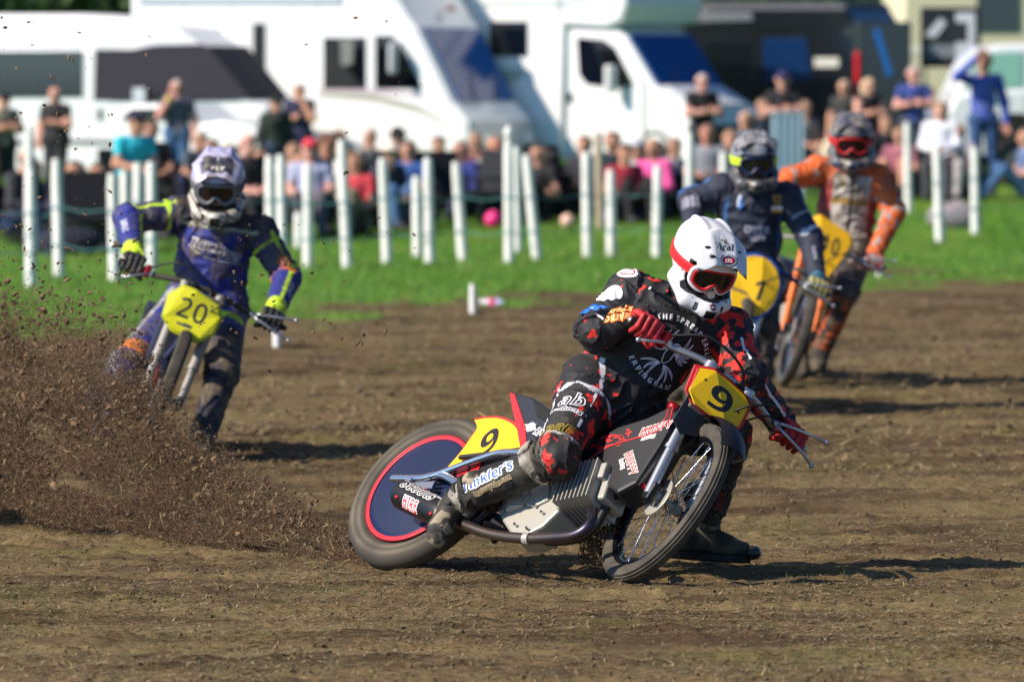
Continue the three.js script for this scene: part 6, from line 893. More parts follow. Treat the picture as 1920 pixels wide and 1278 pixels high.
// ---------------------------------------------------------------- spectators and their chairs
const handProto = (() => { const bs = [bone('palm', V(0, 0, 0), V(0, -0.07, 0), 0.022, 0.026, V(1, 0, 0), 1.5)]; [-0.03, -0.01, 0.011, 0.031].forEach((x, i) => { const l = [0.07, 0.08, 0.074, 0.058][i]; bs.push(bone('f', V(x, -0.085, 0.004), V(x * 1.1, -0.085 - l * 0.5, 0.012), 0.0095, 0.0088), bone('f', V(x * 1.1, -0.085 - l * 0.5, 0.012), V(x * 1.1, -0.085 - l, 0.034), 0.0088, 0.0075)); }); bs.push(bone('t', V(-0.026, -0.03, 0.008), V(-0.058, -0.068, 0.02), 0.013, 0.011), bone('t', V(-0.058, -0.068, 0.02), V(-0.062, -0.1, 0.032), 0.011, 0.009)); return meshBones(bs, 0.0055, 0.006); })();
const SK = [0.52, 0.27, 0.18];
function spectator(o) {
  const D = o.d, b = at(o.x, 300, D); b.y = groundY(b.x, D); const h = o.pose ? (o.h || 1.7) / 1.74 : Math.max(0.8, Math.min(1.16, (at(o.x, o.hp, D).y - b.y) / 1.62)), yaw = o.yaw || 0, g = thing('person', o.label, 'person', b, 'spectators behind the fence');
  const rot = (x, y, z) => V(x, y, z).multiplyScalar(h).applyAxisAngle(V(0, 1, 0), yaw), sit = o.pose === 'sit', low = o.pose === 'ground';
  const Yc = at(o.x, o.hp, D).y - b.y, hy = sit ? Math.max(0.16, Math.min(0.75, Yc / h - 0.69)) : low ? 0.16 : 0.93, lean = o.lean || 0, J = {}, S = (k, x, y, z) => { J[k] = rot(x, y, z); };
  S('hipR', -0.09, hy, 0); S('hipL', 0.09, hy, 0); const ny = hy + 0.53, nz_ = lean * 0.5; S('neck', 0, ny, nz_); S('head', 0, ny + 0.16, nz_ + 0.03 + lean * 0.1); S('shR', -0.18, ny - 0.05, nz_); S('shL', 0.18, ny - 0.05, nz_);
  if (sit || low) { const kz = low ? 0.38 : 0.43; S('knR', -0.14, low ? 0.45 : 0.47, kz); S('knL', 0.14, low ? 0.42 : 0.48, kz); S('anR', -0.13, 0.09, kz + (low ? 0.28 : 0.05)); S('anL', 0.15, 0.09, kz + (low ? 0.3 : 0.1)); }
  else { S('knR', -0.1, 0.5, 0.03); S('knL', 0.1, 0.5, 0.02); S('anR', -0.11, 0.09, 0); S('anL', 0.12, 0.09, -0.02); }
  const arm = (s, kind) => { const k = s < 0 ? 'R' : 'L'; if (kind === 'fold') { S('el' + k, s * 0.26, ny - 0.3, nz_ + 0.1); S('wr' + k, s * 0.02, ny - 0.26, nz_ + 0.24); } else if (kind === 'face') { S('el' + k, s * 0.27, ny - 0.27, nz_ + 0.18); S('wr' + k, s * 0.1, ny + 0.03, nz_ + 0.2); } else if (kind === 'brow') { S('el' + k, s * 0.36, ny - 0.02, nz_ + 0.14); S('wr' + k, s * 0.13, ny + 0.2, nz_ + 0.16); } else if (kind === 'lap') { S('el' + k, s * 0.25, ny - 0.31, nz_ + 0.04); S('wr' + k, s * 0.1, ny - 0.36, nz_ + 0.26); } else { S('el' + k, s * 0.27, ny - 0.33, nz_ - 0.02); S('wr' + k, s * 0.27, ny - 0.56, nz_ + 0.06); } };
  arm(-1, o.armR || (sit || low ? 'lap' : 'down')); arm(1, o.armL || o.armR || (sit || low ? 'lap' : 'down'));
  const front = rot(0, 0, 1).normalize(), up = V(0, 1, 0), hc = J.head, skin = o.skin || SK, hair = o.hair, top = o.top, legs = o.legs || [0.03, 0.035, 0.06], W = rot(1, 0, 0).normalize();
  const extra = [bone('head', hc.clone().add(V(0, 0.035 * h, 0)), hc.clone().add(V(0, -0.03 * h, 0)), 0.098 * h, 0.082 * h), bone('head', hc.clone().add(V(0, -0.065 * h, 0)).addScaledVector(front, 0.035), hc.clone().add(V(0, -0.05 * h, 0)), 0.05 * h, 0.06 * h), bone('head', hc.clone().addScaledVector(front, 0.1 * h).add(V(0, -0.015, 0)), hc.clone().addScaledVector(front, 0.085 * h).add(V(0, 0.02, 0)), 0.017, 0.013)];
  for (const s of [-1, 1]) { extra.push(bone('head', hc.clone().addScaledVector(W, s * 0.094 * h), hc.clone().addScaledVector(W, s * 0.098 * h).add(V(0, 0.03, 0)), 0.014, 0.016)); const an = J[s < 0 ? 'anR' : 'anL']; extra.push(bone('shoe', an.clone().add(V(0, -0.045, 0)), an.clone().add(V(0, -0.055, 0)).addScaledVector(front, 0.16), 0.045, 0.036)); }
  if (hair && o.long) extra.push(bone('hair', hc.clone().addScaledVector(front, -0.05), hc.clone().addScaledVector(front, -0.075).add(V(0, -0.24, 0)), 0.1, 0.07));
  const B = clothedBody(g, V(0, 0, 0), J, { front, cell: 0.0155, fold: 0.008, foldSeed: o.x, fat: o.fat || 1.06, arm: o.sleeve === 'long' ? 1.02 : 0.92, leg: o.shorts ? 0.95 : 1, k: 0.03, extra, material: vmat(0.85), colour: (q) => {
    const { n, t, x, y, z } = q, fx = (V(x, y, z).sub(hc)), ff = fx.dot(front), fy = fx.y / h, fs = Math.abs(fx.dot(W));
    if (n === 'hair') return hair;
    if (n === 'head' || (n === 'neck' && t > 0.45)) { if (hair && n === 'head' && (fy > 0.075 || (ff < -0.01 && fy > -0.05 - (o.long ? 1 : 0)))) return hair; if (n === 'head' && ff > 0.06 && Math.abs(fy - 0.018) < 0.013 && Math.abs(fs - 0.036) < 0.02) return [0.05, 0.03, 0.025]; if (n === 'head' && ff > 0.05 && Math.abs(fy + 0.062) < 0.009 && fs < 0.03) return [0.32, 0.1, 0.09]; if (o.beard && n === 'head' && fy < -0.035 && ff > 0) return hair; return skin; }
    if (n === 'shoe') return o.shoe || [0.03, 0.03, 0.035];
    if (n.startsWith('farm')) return o.sleeve === 'long' ? top : skin;
    if (n.startsWith('uarm')) return o.sleeve === 'none' || (o.sleeve !== 'long' && t > 0.62) ? skin : top;
    if (n.startsWith('thigh')) return o.shorts && t > 0.75 ? skin : legs; if (n === 'pelvis') return legs; if (n.startsWith('shin')) return o.shorts ? skin : legs;
    if (o.check && (Math.sin(y * 62) > 0.8 || Math.sin(q.u * 62) > 0.8)) return mix3(top, [0.5, 0.5, 0.6], 0.35);
    return top;
  } });
  for (const k of ['R', 'L']) { const w = J['wr' + k], e = J['el' + k], m = new THREE.Mesh(handProto, mat(new THREE.Color().setRGB(...skin).getHex(), 0.7)); m.name = 'hand'; m.position.copy(w); m.quaternion.setFromUnitVectors(V(0, -1, 0), w.clone().sub(e).normalize()); m.scale.set(k === 'R' ? -h : h, h, h); m.castShadow = true; g.add(m); }
  if (o.cap) { const c = hc.clone().add(V(0, 0.045 * h, 0)), cg = new THREE.SphereGeometry(0.108 * h, 20, 10, 0, 6.2832, 0, 1.5).translate(c.x, c.y, c.z), br = new THREE.CylinderGeometry(0.085, 0.085, 0.008, 20).scale(1, 1, 1.1).translate(0, 0, 0.09).applyQuaternion(new THREE.Quaternion().setFromUnitVectors(V(0, 0, 1), front)).translate(c.x, c.y + 0.012, c.z); put('cap', o.brim ? [cg, new THREE.CylinderGeometry(0.17, 0.18, 0.012, 26).translate(c.x, c.y + 0.01, c.z)] : [cg, br], mat(o.cap, 0.85), g); }
  if (o.band) { const w = J.wrR.clone().lerp(J.elR, 0.12), d = J.elR.clone().sub(J.wrR).normalize().multiplyScalar(0.03); put('wristband', bar(w.clone().sub(d), w.clone().add(d), 0.046, 0.048, 14), mat(0xc9b23a, 0.6), g); }
  if (sit) { const ch = thing('camp_chair', 'camp chair under ' + o.label.split(' ').slice(0, 9).join(' ').replace(/ (and|in|with|on|by|a|the|beside|behind|near|between|below|beneath|under|of|close|next|to)+$/, '').replace(/ (and|in|with|on|by|a|the)$/, ''), 'chair', b.clone(), 'camp chairs'); ch.rotation.y = yaw; const cm = mat(o.chair || 0x14161c, 0.85), fm = mat(0x2b2d31, 0.4, 0.5); put('seat', rbox(0.56, 0.03, 0.5, 0.012).rotateX(-0.1).translate(0, (hy - 0.13) * h, 0.1), cm, ch); put('backrest', rbox(0.56, 0.5, 0.03, 0.012).rotateX(-0.25).translate(0, (hy + 0.15) * h, -0.2), cm, ch); for (const [x, z, X, Z] of [[-0.27, 0.34, 0.27, -0.16], [0.27, 0.34, -0.27, -0.16]]) { put('leg', bar(V(x, 0, z), V(x, (hy + 0.09) * h, z), 0.012, 0.012, 8), fm, ch); put('leg', bar(V(x, 0.02, -z * 0.6), V(x, (hy + 0.36) * h, -0.27), 0.012, 0.012, 8), fm, ch); put('armrest', rbox(0.05, 0.025, 0.5, 0.01).translate(x, (hy + 0.09) * h, 0.08), cm, ch); } }
  return g;
}
const BK = [0.012, 0.012, 0.015], NV = [0.012, 0.014, 0.05], DEN = [0.05, 0.12, 0.26], GRYH = [0.3, 0.28, 0.27];
const ppl = [
  { x: 6, hp: 190, d: 92, top: [0.16, 0.155, 0.12], legs: BK, cap: 0x16161a, armR: 'fold', label: 'man in dark cap and olive-beige top standing beside the campervan window', yaw: 0.4 },
  { x: 104, hp: 180, d: 93, top: BK, legs: [0.02, 0.02, 0.025], armR: 'down', armL: 'fold', skin: [0.6, 0.3, 0.22], label: 'bald man in black T-shirt standing in front of the white campervan', fat: 1.15, yaw: -0.3 },
  { x: 60, hp: 318, d: 77, top: [0.05, 0.05, 0.07], legs: [0.08, 0.07, 0.1], pose: 'sit', hair: [0.05, 0.035, 0.03], label: 'spectator in charcoal clothes seated between the first two white posts', yaw: 0.2 },
  { x: 140, hp: 335, d: 76, top: [0.02, 0.025, 0.06], legs: [0.02, 0.035, 0.09], pose: 'sit', hair: [0.08, 0.06, 0.05], label: 'spectator in dark navy slumped on a low chair by leaning post', yaw: 0.3 },
  { x: 243, hp: 232, d: 79, top: [0.02, 0.5, 0.62], legs: BK, pose: 'sit', cap: 0x1a1c3a, armR: 'lap', label: 'man in bright turquoise T-shirt and navy cap leaning forward', lean: 0.25, yaw: 0.5, fat: 1.15, skin: [0.5, 0.26, 0.17] },
  { x: 281, hp: 245, d: 80, top: BK, legs: BK, pose: 'sit', hair: [0.06, 0.04, 0.03], skin: [0.42, 0.22, 0.15], label: 'dark haired spectator in black top beside the man in turquoise', yaw: 0.2 },
  { x: 332, hp: 165, d: 95, top: [0.1, 0.1, 0.13], legs: DEN, hair: [0.4, 0.34, 0.32], armR: 'face', armL: 'down', band: 1, skin: [0.62, 0.3, 0.24], label: 'grey haired man in jeans with a hand raised to his mouth', h: 1.82 },
  { x: 462, hp: 272, d: 78, top: BK, legs: BK, pose: 'sit', skin: [0.66, 0.34, 0.28], label: 'bald pink-faced man in black top seated behind rider 20', yaw: 0.5, fat: 1.2 },
  { x: 430, hp: 290, d: 80, top: [0.45, 0.1, 0.1], legs: BK, pose: 'sit', hair: [0.3, 0.2, 0.15], label: 'spectator in red top seated close to the bald man in black', yaw: 0.3 },
  { x: 516, hp: 212, d: 90, top: [0.022, 0.032, 0.026], legs: [0.03, 0.05, 0.1], sleeve: 'long', cap: 0x1c241d, label: 'man in dark green jacket and cap next to the motorhome door', h: 1.58, yaw: 0.5, fat: 1.2 },
  { x: 562, hp: 172, d: 96, top: NV, legs: NV, hair: [0.28, 0.22, 0.2], armR: 'fold', armL: 'face', label: 'man in navy T-shirt holding a hand to his face by the motorhome', h: 1.82, skin: [0.55, 0.28, 0.18], yaw: -0.3 },
  { x: 582, hp: 282, d: 79, top: [0.4, 0.42, 0.6], legs: [0.08, 0.08, 0.1], pose: 'sit', cap: 0xc83a4c, label: 'child in pink cap and pale lilac top sitting on a chair', skin: [0.6, 0.32, 0.25] },
  { x: 612, hp: 272, d: 80, top: NV, legs: [0.3, 0.26, 0.18], pose: 'sit', hair: [0.2, 0.13, 0.09], armR: 'brow', label: 'tanned spectator in navy shading their eyes beside the pink cap', yaw: 0.3, skin: [0.5, 0.25, 0.16] },
  { x: 668, hp: 318, d: 80, top: [0.5, 0.04, 0.06], legs: [0.2, 0.17, 0.11], pose: 'sit', hair: [0.1, 0.07, 0.05], label: 'spectator in red top and khaki trousers sitting low', yaw: -0.4 },
  { x: 712, hp: 288, d: 82, top: [0.03, 0.03, 0.05], legs: DEN, pose: 'sit', cap: 0xd8cdbc, brim: 1, sleeve: 'long', lean: 0.3, label: 'spectator in cream sun hat, dark top and blue jeans bending forward', yaw: 0.7 },
  { x: 768, hp: 282, d: 83, top: [0.03, 0.09, 0.3], legs: DEN, pose: 'sit', hair: [0.02, 0.02, 0.02], label: 'dark haired spectator in blue top beside the cream sun hat', yaw: -0.3 },
  { x: 866, hp: 283, d: 85, top: [0.02, 0.035, 0.18], legs: [0.02, 0.03, 0.08], pose: 'sit', sleeve: 'long', hair: [0.2, 0.12, 0.09], skin: [0.6, 0.28, 0.2], label: 'person in royal blue jacket lounging in a dark camp chair', yaw: -0.5 },
  { x: 928, hp: 275, d: 86, top: [0.26, 0.24, 0.21], legs: [0.05, 0.05, 0.06], pose: 'sit', hair: [0.35, 0.2, 0.14], skin: [0.6, 0.27, 0.17], label: 'tanned spectator in grey-brown top seated by the motorhome bonnet', yaw: 0.2 },
  { x: 1012, hp: 345, d: 84, top: BK, legs: BK, pose: 'sit', hair: [0.04, 0.03, 0.03], label: 'small figure in black slouched in a low chair near a pale ball', yaw: -0.5 },
  { x: 1148, hp: 265, d: 86, top: [0.012, 0.03, 0.045], legs: BK, pose: 'sit', hair: [0.12, 0.06, 0.04], beard: 1, sleeve: 'long', label: 'bearded person in dark teal top sitting near the wooden post', yaw: 0.2 },
  { x: 1228, hp: 280, d: 85, top: [0.72, 0.08, 0.3], legs: BK, pose: 'sit', hair: [0.34, 0.16, 0.07], sleeve: 'long', label: 'child in bright pink top sitting beneath the motorhome bonnet', yaw: -0.6 },
  { x: 1192, hp: 300, d: 86, top: [0.5, 0.5, 0.55], legs: BK, pose: 'sit', cap: 0xb9bcc6, label: 'small child in pale top and grey cap close to the pink child', yaw: 0.3 },
  { x: 1316, hp: 155, d: 95, top: BK, legs: [0.04, 0.04, 0.05], armR: 'fold', hair: [0.5, 0.46, 0.45], skin: [0.58, 0.3, 0.24], label: 'grey haired man in black T-shirt with folded arms before the bonnet', h: 1.8, yaw: 0.4 },
  { x: 1328, hp: 252, d: 86, top: [0.2, 0.22, 0.25], legs: [0.05, 0.05, 0.06], pose: 'sit', hair: [0.2, 0.1, 0.08], skin: [0.5, 0.22, 0.15], label: 'sunburnt man in grey T-shirt seated below the man with folded arms', yaw: -0.2 },
  { x: 1368, hp: 262, d: 88, top: [0.14, 0.12, 0.12], legs: BK, pose: 'sit', hair: [0.3, 0.18, 0.12], label: 'spectator in brown-grey top seated behind the navy rider', yaw: 0.3 },
  { x: 1468, hp: 152, d: 96, top: BK, legs: BK, cap: 0x322a5c, armR: 'fold', skin: [0.5, 0.26, 0.2], label: 'man in purple cap and black T-shirt leaning over a metal barrier', h: 1.82 },
  { x: 1542, hp: 235, d: 92, top: [0.5, 0.42, 0.3], legs: [0.35, 0.3, 0.28], pose: 'sit', hair: [0.5, 0.42, 0.32], sleeve: 'long', lean: 0.4, label: 'pale haired spectator in cream top bending beside the metal barrier', yaw: 1.2 },
  { x: 1628, hp: 162, d: 97, top: BK, legs: [0.62, 0.06, 0.12], hair: [0.55, 0.42, 0.26], armR: 'fold', shorts: 1, long: 1, sleeve: 'none', skin: [0.62, 0.32, 0.24], label: 'blonde woman in black vest and pink shorts with arms crossed', h: 1.82, yaw: 0.5 },
  { x: 1714, hp: 140, d: 98, top: [0.03, 0.06, 0.24], legs: [0.05, 0.06, 0.1], hair: [0.4, 0.36, 0.34], armR: 'fold', label: 'grey haired man in dark blue shirt holding a pale bundle', h: 1.84, skin: [0.6, 0.3, 0.24] },
  { x: 1765, hp: 208, d: 92, top: [0.72, 0.72, 0.8], legs: [0.05, 0.05, 0.06], pose: 'sit', hair: [0.22, 0.12, 0.06], long: 1, sleeve: 'long', skin: [0.6, 0.33, 0.24], label: 'woman with long brown hair in a white top sitting on a chair', yaw: -0.2 },
  { x: 1844, hp: 116, d: 93, top: [0.02, 0.06, 0.36], legs: [0.03, 0.08, 0.2], hair: [0.4, 0.16, 0.12], armR: 'brow', armL: 'down', sleeve: 'long', check: 1, label: 'man in royal blue checked shirt shielding his eyes with one hand', h: 1.98, skin: [0.55, 0.27, 0.19], yaw: 0.2 },
  { x: 1926, hp: 320, d: 92, top: [0.1, 0.16, 0.3], legs: DEN, pose: 'ground', hair: [0.15, 0.1, 0.08], label: 'person in jeans sitting on the grass by the parked car', yaw: -1.3 },
  { x: 1690, hp: 300, d: 93, top: [0.3, 0.1, 0.14], legs: [0.04, 0.04, 0.05], pose: 'sit', shorts: 1, hair: [0.2, 0.12, 0.08], label: 'bare legged spectator in maroon seated behind the orange rider', yaw: -0.3 },
  { x: 30, hp: 300, d: 75, top: [0.03, 0.03, 0.04], legs: [0.03, 0.05, 0.12], pose: 'sit', hair: [0.3, 0.26, 0.24], sleeve: 'long', label: 'grey haired figure in dark coat hunched between two white posts', yaw: 0.9, lean: 0.2 },
  { x: 186, hp: 330, d: 75, top: [0.06, 0.07, 0.1], legs: [0.1, 0.1, 0.13], pose: 'sit', hair: [0.1, 0.07, 0.05], sleeve: 'long', label: 'figure in slate grey seated sideways close to rider 20', yaw: -0.8 },
  { x: 490, hp: 300, d: 82, top: [0.03, 0.05, 0.1], legs: DEN, pose: 'sit', hair: [0.12, 0.08, 0.06], label: 'spectator in navy and jeans tucked behind the twin posts', yaw: -0.6 },
  { x: 548, hp: 292, d: 84, top: [0.55, 0.5, 0.46], legs: [0.02, 0.04, 0.1], pose: 'sit', hair: [0.25, 0.16, 0.1], label: 'spectator in oatmeal top with brown hair beside the pink cap', yaw: 0.6 },
  { x: 820, hp: 300, d: 88, top: [0.12, 0.08, 0.06], legs: [0.03, 0.03, 0.04], pose: 'sit', hair: [0.06, 0.04, 0.03], sleeve: 'long', label: 'spectator in brown jacket half hidden by a post', yaw: 0.7 },
  { x: 1098, hp: 285, d: 88, top: [0.02, 0.02, 0.03], legs: BK, pose: 'sit', hair: [0.1, 0.03, 0.02], label: 'auburn haired spectator in black behind the wooden post', yaw: -0.4 },
  { x: 1262, hp: 300, d: 87, top: [0.3, 0.32, 0.36], legs: NV, pose: 'sit', hair: [0.2, 0.14, 0.1], label: 'spectator in pale grey sitting between the pink child and post', yaw: 0.8 },
  { x: 1430, hp: 200, d: 96, top: [0.02, 0.03, 0.05], legs: BK, pose: 'sit', hair: [0.1, 0.07, 0.05], label: 'dark clothed spectator half hidden behind the purple cap', yaw: 0.4 },
  { x: 1585, hp: 165, d: 98, top: [0.03, 0.03, 0.03], legs: BK, hair: [0.45, 0.35, 0.25], label: 'fair haired spectator in black standing behind the blonde woman', yaw: -0.5 },
  { x: 1660, hp: 230, d: 95, top: [0.02, 0.02, 0.03], legs: [0.05, 0.03, 0.04], pose: 'sit', hair: [0.05, 0.03, 0.02], sleeve: 'long', label: 'dark haired spectator in black seated by the pink shorts', yaw: 0.5 },
  { x: 1800, hp: 250, d: 92, top: [0.35, 0.32, 0.34], legs: [0.4, 0.36, 0.36], pose: 'sit', hair: [0.3, 0.2, 0.14], label: 'spectator in pale mauve seated beside the checked shirt', yaw: -0.4 },
  { x: 372, hp: 262, d: 90, top: [0.06, 0.07, 0.09], legs: BK, pose: 'sit', hair: [0.5, 0.46, 0.42], label: 'white haired spectator in charcoal close behind rider 20 helmet', yaw: 0.7 },
  { x: 400, hp: 300, d: 86, top: [0.3, 0.05, 0.06], legs: NV, pose: 'sit', hair: [0.1, 0.06, 0.04], label: 'spectator in dark red seated low behind rider 20 shoulder', yaw: -0.7 },
  { x: 640, hp: 265, d: 91, top: [0.02, 0.03, 0.02], legs: BK, pose: 'sit', hair: [0.15, 0.1, 0.07], sleeve: 'long', label: 'spectator in bottle green behind the tall leaning post', yaw: -1.0 },
  { x: 690, hp: 270, d: 92, top: [0.4, 0.36, 0.3], legs: [0.1, 0.09, 0.08], pose: 'sit', hair: [0.45, 0.4, 0.36], label: 'grey haired spectator in sand coloured top beside the sun hat', yaw: 0.9 },
  { x: 745, hp: 262, d: 92, top: BK, legs: BK, pose: 'sit', cap: 0x1a1e20, brim: 1, sleeve: 'long', label: 'spectator in wide black hat and black coat', yaw: 0.3 },
  { x: 895, hp: 292, d: 90, top: [0.1, 0.03, 0.03], legs: BK, pose: 'sit', hair: [0.25, 0.18, 0.12], label: 'spectator in maroon half hidden beside the grey-brown top', yaw: -0.8 },
  { x: 1170, hp: 310, d: 84, top: [0.35, 0.02, 0.04], legs: BK, pose: 'sit', hair: [0.06, 0.04, 0.03], label: 'small child in crimson sitting in front of the bearded person', yaw: 0.4 },
  { x: 1400, hp: 225, d: 93, top: [0.1, 0.11, 0.13], legs: BK, pose: 'sit', hair: [0.35, 0.25, 0.18], label: 'spectator in slate top peering past the navy rider', yaw: -0.3 },
  { x: 1508, hp: 205, d: 97, top: [0.3, 0.28, 0.27], legs: [0.1, 0.1, 0.1], pose: 'sit', hair: [0.3, 0.2, 0.14], label: 'spectator in stone grey next to the metal barrier', yaw: 0.6 },
  { x: 1740, hp: 180, d: 99, top: [0.35, 0.4, 0.5], legs: NV, hair: [0.08, 0.05, 0.04], pose: 'sit', label: 'dark haired spectator in pale blue behind the long haired woman', yaw: 0.5 },
];
ppl.forEach(p => spectator(p));
const ball = (x, y, d, r, c, label) => { const b = at(x, y, d); b.y = groundY(b.x, d); const g = thing('ball', label, 'ball', b); put('ball_skin', new THREE.IcosahedronGeometry(r, 4).translate(0, r, 0), mat(c, 0.4), g); put('valve', new THREE.CylinderGeometry(0.008, 0.01, 0.01, 10).translate(0, r * 2, 0), mat(0xeeeeee, 0.5), g); };
ball(925, 410, 82, 0.105, 0xe0287c, 'bright pink ball lying on the grass under the camp chairs'); ball(1064, 408, 82, 0.085, 0xe0b4a4, 'pale peach ball on the grass by a dark chair'); ball(1148, 392, 84, 0.09, 0xa9b4d8, 'pale lilac ball on the grass near the wooden post');
{ const b = at(1477, 330, 90); b.y = groundY(b.x, 90); const g = thing('barrier_panel', 'pale blue-grey corrugated metal sheet standing behind the navy rider', 'barrier', b); const n = 40, pts = []; const q = new THREE.PlaneGeometry(0.42, 1.15, n, 1), P = q.attributes.position; for (let i = 0; i < P.count; i++) P.setZ(i, 0.018 * Math.sin(P.getX(i) * 70)); q.computeVertexNormals(); put('sheet', q.translate(0, 0.62, 0), mat(0x8fa6b4, 0.4, 0.3), g); for (const s of [-1, 1]) put('stake', bar(V(s * 0.2, 0, -0.04), V(s * 0.2, 1.2, -0.04), 0.018), mat(0x6b7076, 0.5, 0.4), g); put('top_rail', bar(V(-0.23, 1.2, 0), V(0.23, 1.2, 0), 0.02), mat(0x9fb0ba, 0.4, 0.3), g); }
{ const b = at(748, 470, 82); b.y = groundY(b.x, 82); const g = thing('picnic_bag', 'grey and cream picnic bag standing on the grass between posts', 'bag', b); put('bag_body', rbox(0.34, 0.3, 0.22, 0.06, 4).translate(0, 0.15, 0), mat(0x77787f, 0.85), g); put('bag_top', rbox(0.3, 0.2, 0.2, 0.05, 4).translate(0.06, 0.38, 0), mat(0xcfc6b4, 0.85), g); put('handle', tube([V(-0.08, 0.46, 0.05), V(-0.03, 0.6, 0.05), V(0.15, 0.6, 0.05), V(0.18, 0.46, 0.05)], 0.012, 20, 6), mat(0x3a3a40, 0.8), g); }
for (const [x, d, yaw, l] of [[838, 83, 0.5, 'empty dark camp chair beside the blue jacket'], [985, 84, -0.4, 'empty dark camp chair behind the capped post'], [1042, 86, 0.7, 'empty low chair in front of the motorhome wheel'], [160, 74, 0.3, 'empty chair close behind the first posts'], [905, 84, -0.8, 'empty dark chair turned away beside the pink ball']]) {
  const b = at(x, 300, d); b.y = groundY(b.x, d); const ch = thing('camp_chair', l, 'chair', b, 'camp chairs'); ch.rotation.y = yaw; const cm = mat(0x10131a, 0.85), fm = mat(0x2b2d31, 0.4, 0.5); put('seat', rbox(0.58, 0.04, 0.5, 0.015).rotateX(-0.12).translate(0, 0.34, 0.1), cm, ch); put('backrest', rbox(0.58, 0.55, 0.035, 0.015).rotateX(-0.3).translate(0, 0.62, -0.22), cm, ch);
  for (const s of [-1, 1]) { put('leg', bar(V(s * 0.28, 0, 0.34), V(s * 0.28, 0.52, 0.3), 0.012, 0.012, 8), fm, ch); put('leg', bar(V(s * 0.28, 0, -0.25), V(s * 0.28, 0.85, -0.3), 0.012, 0.012, 8), fm, ch); put('armrest', rbox(0.05, 0.025, 0.52, 0.01).translate(s * 0.28, 0.53, 0.05), cm, ch); }
}
for (const [x, d, c, w, l] of [[130, 73.5, 0x1b2030, 0.5, 'navy holdall on the grass behind the first posts'], [195, 75, 0x9b9aa0, 0.3, 'pale grey cool bag near rider 20'], [960, 84, 0x14161a, 0.55, 'black rucksack slumped below the capped post'], [1215, 84, 0x202530, 0.45, 'dark rucksack at the feet of the pink child'], [1790, 82, 0x8d8489, 0.5, 'mauve-grey bag on the grass by the white top'], [1100, 86, 0x14171c, 0.5, 'black sports bag beneath the motorhome door']]) {
  const b = at(x, 300, d); b.y = groundY(b.x, d); const g = thing('bag', l, 'bag', b, 'bags on the grass'); const q = new THREE.SphereGeometry(0.5, 24, 16), P = q.attributes.position; for (let i = 0; i < P.count; i++) { const X = P.getX(i), Y = P.getY(i), Z = P.getZ(i), k = 1 + 0.22 * nz(X * 5 + x, Y * 5, Z * 5); P.setXYZ(i, X * k * w * 1.3, Math.max(-0.5, Y * 1.2) * k * 0.3 + 0.14, Z * k * 0.32); } q.computeVertexNormals(); put('bag_body', q, mat(c, 0.9), g); put('handle', tube([V(-0.1, 0.24, 0.02), V(-0.05, 0.36, 0.03), V(0.06, 0.36, 0.03), V(0.1, 0.24, 0.02)], 0.012, 16, 6), mat(0x2a2a2e, 0.8), g);
}
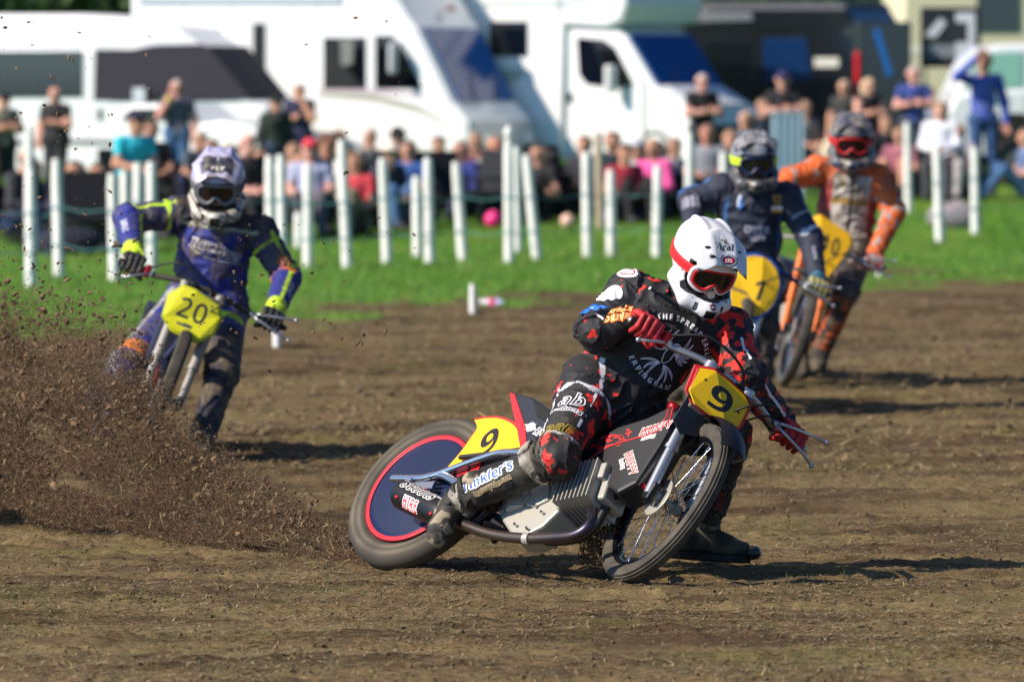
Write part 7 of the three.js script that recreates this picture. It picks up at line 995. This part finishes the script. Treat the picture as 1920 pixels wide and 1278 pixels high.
// ---------------------------------------------------------------- dirt thrown up by the wheels
{
  const src = onGround(700, 1062), soil = () => { const k = rr(0.5, 1.0); return [0.185 * k, 0.114 * k, 0.062 * k]; }, soilMat = mat(0xffffff, 0.95, 0);
  const topY = (x) => x > 380 ? lerp(868, 1046, (x - 380) / 310) : x > 230 ? lerp(695, 868, (x - 230) / 150) : lerp(630, 695, Math.max(0, x + 150) / 380), lowY = (x) => 1062 - (690 - x) * 0.135;
  const spot = (bias) => { const x = 690 - 860 * Math.pow(rnd(), 0.85), t0 = rnd(), t = Math.min(1.35, Math.pow(t0, bias) + Math.max(0, t0 - 0.72) * rnd() * 1.4), yt = topY(x), yl = lowY(x) + rr(-1, 1) * rr(0, 26), y = lerp(yl, yt - 10, t), s = (690 - x) / 860, D = 26.4 + 3.0 * s + rr(-0.15, 0.45) * (0.15 + s) + t * 0.4; return [x, y, D, s, t]; };
  scatter('dirt_spray', 'fan of fine brown soil flung up by the rear wheel of motorcycle 9', crumbLow(9), soilMat, 600000, (i, M) => { let q, k = 0, a, r; do { q = spot(0.95); a = Math.atan2(1075 - q[1], 720 - q[0]); r = Math.hypot(1075 - q[1], 720 - q[0]); } while (fbm(a * 16, r * 0.009, 3, 4) + 0.42 < rr(-0.5, 1.0) * (0.3 + 0.9 * q[4]) && k++ < 8); const p = at(q[0], q[1], q[2]), s = (0.00055 + 0.002 * Math.pow(rnd(), 5)) * (0.75 + 0.7 * q[3]); compose(M, p.x, p.y, p.z, rr(0, 6), rr(0, 6), rr(-0.4, 0.9), s * rr(1, 3.2), s, s); }, soil);
  scatter('dirt_clods', 'dark clods and crumbs of soil flying in front of rider 20', crumbGeo(4), soilMat, 4200, (i, M) => { const q = spot(0.62), p = at(q[0], q[1] - rr(0, 30), q[2]), s = (0.003 + 0.011 * Math.pow(rnd(), 3.2)) * (0.5 + 0.6 * q[3]); compose(M, p.x, p.y, p.z, rr(0, 6), rr(0, 6), rr(0, 6), s * rr(0.9, 1.8), s, s * rr(0.7, 1.2)); }, soil);
  scatter('flying_straw', 'straw stalks whirling in the dirt spray', bladeGeo(0.25, 0.03), mat(0xffffff, 0.8), 2600, (i, M) => { const q = spot(0.9), p = at(q[0], q[1], q[2] - 0.1), s = rr(0.015, 0.06); compose(M, p.x, p.y, p.z, rr(0, 6), rr(0, 6), rr(0, 6), s, s, s); }, () => { const k = rr(0.6, 1.1); return [0.3 * k, 0.22 * k, 0.1 * k]; });
  scatter('dirt_specks', 'sparse specks of mud scattered high in the air', crumbLow(3), soilMat, 1100, (i, M) => { const h = rnd(), x = rnd() < 0.75 ? rr(-40, 330) * Math.pow(rnd(), 0.4) : rr(200, 780), y = h < 0.72 ? 650 - 230 * Math.pow(rnd(), 1.6) : h < 0.9 ? rr(20, 560) : rr(600, 930), p = at(x, y, rr(27.2, 30)), s = 0.0018 + 0.006 * Math.pow(rnd(), 3.5); compose(M, p.x, p.y, p.z, rr(0, 6), rr(0, 6), rr(0, 6), s * rr(1, 2), s, s); }, soil);
  scatter('dirt_spray', 'small burst of soil behind the front wheel of motorcycle 9', crumbLow(6), soilMat, 9000, (i, M) => { const a = Math.pow(rnd(), 0.7), x = 1150 + rr(-70, 20) * a, y = 1058 - 100 * a * rnd(), p = at(x, y, 25.95 + rr(-0.12, 0.2)), s = 0.001 + 0.0045 * Math.pow(rnd(), 3); compose(M, p.x, p.y, p.z, rr(0, 6), rr(0, 6), rr(0, 6), s * 1.6, s, s); }, soil);
}
renderer.render(scene, camera);
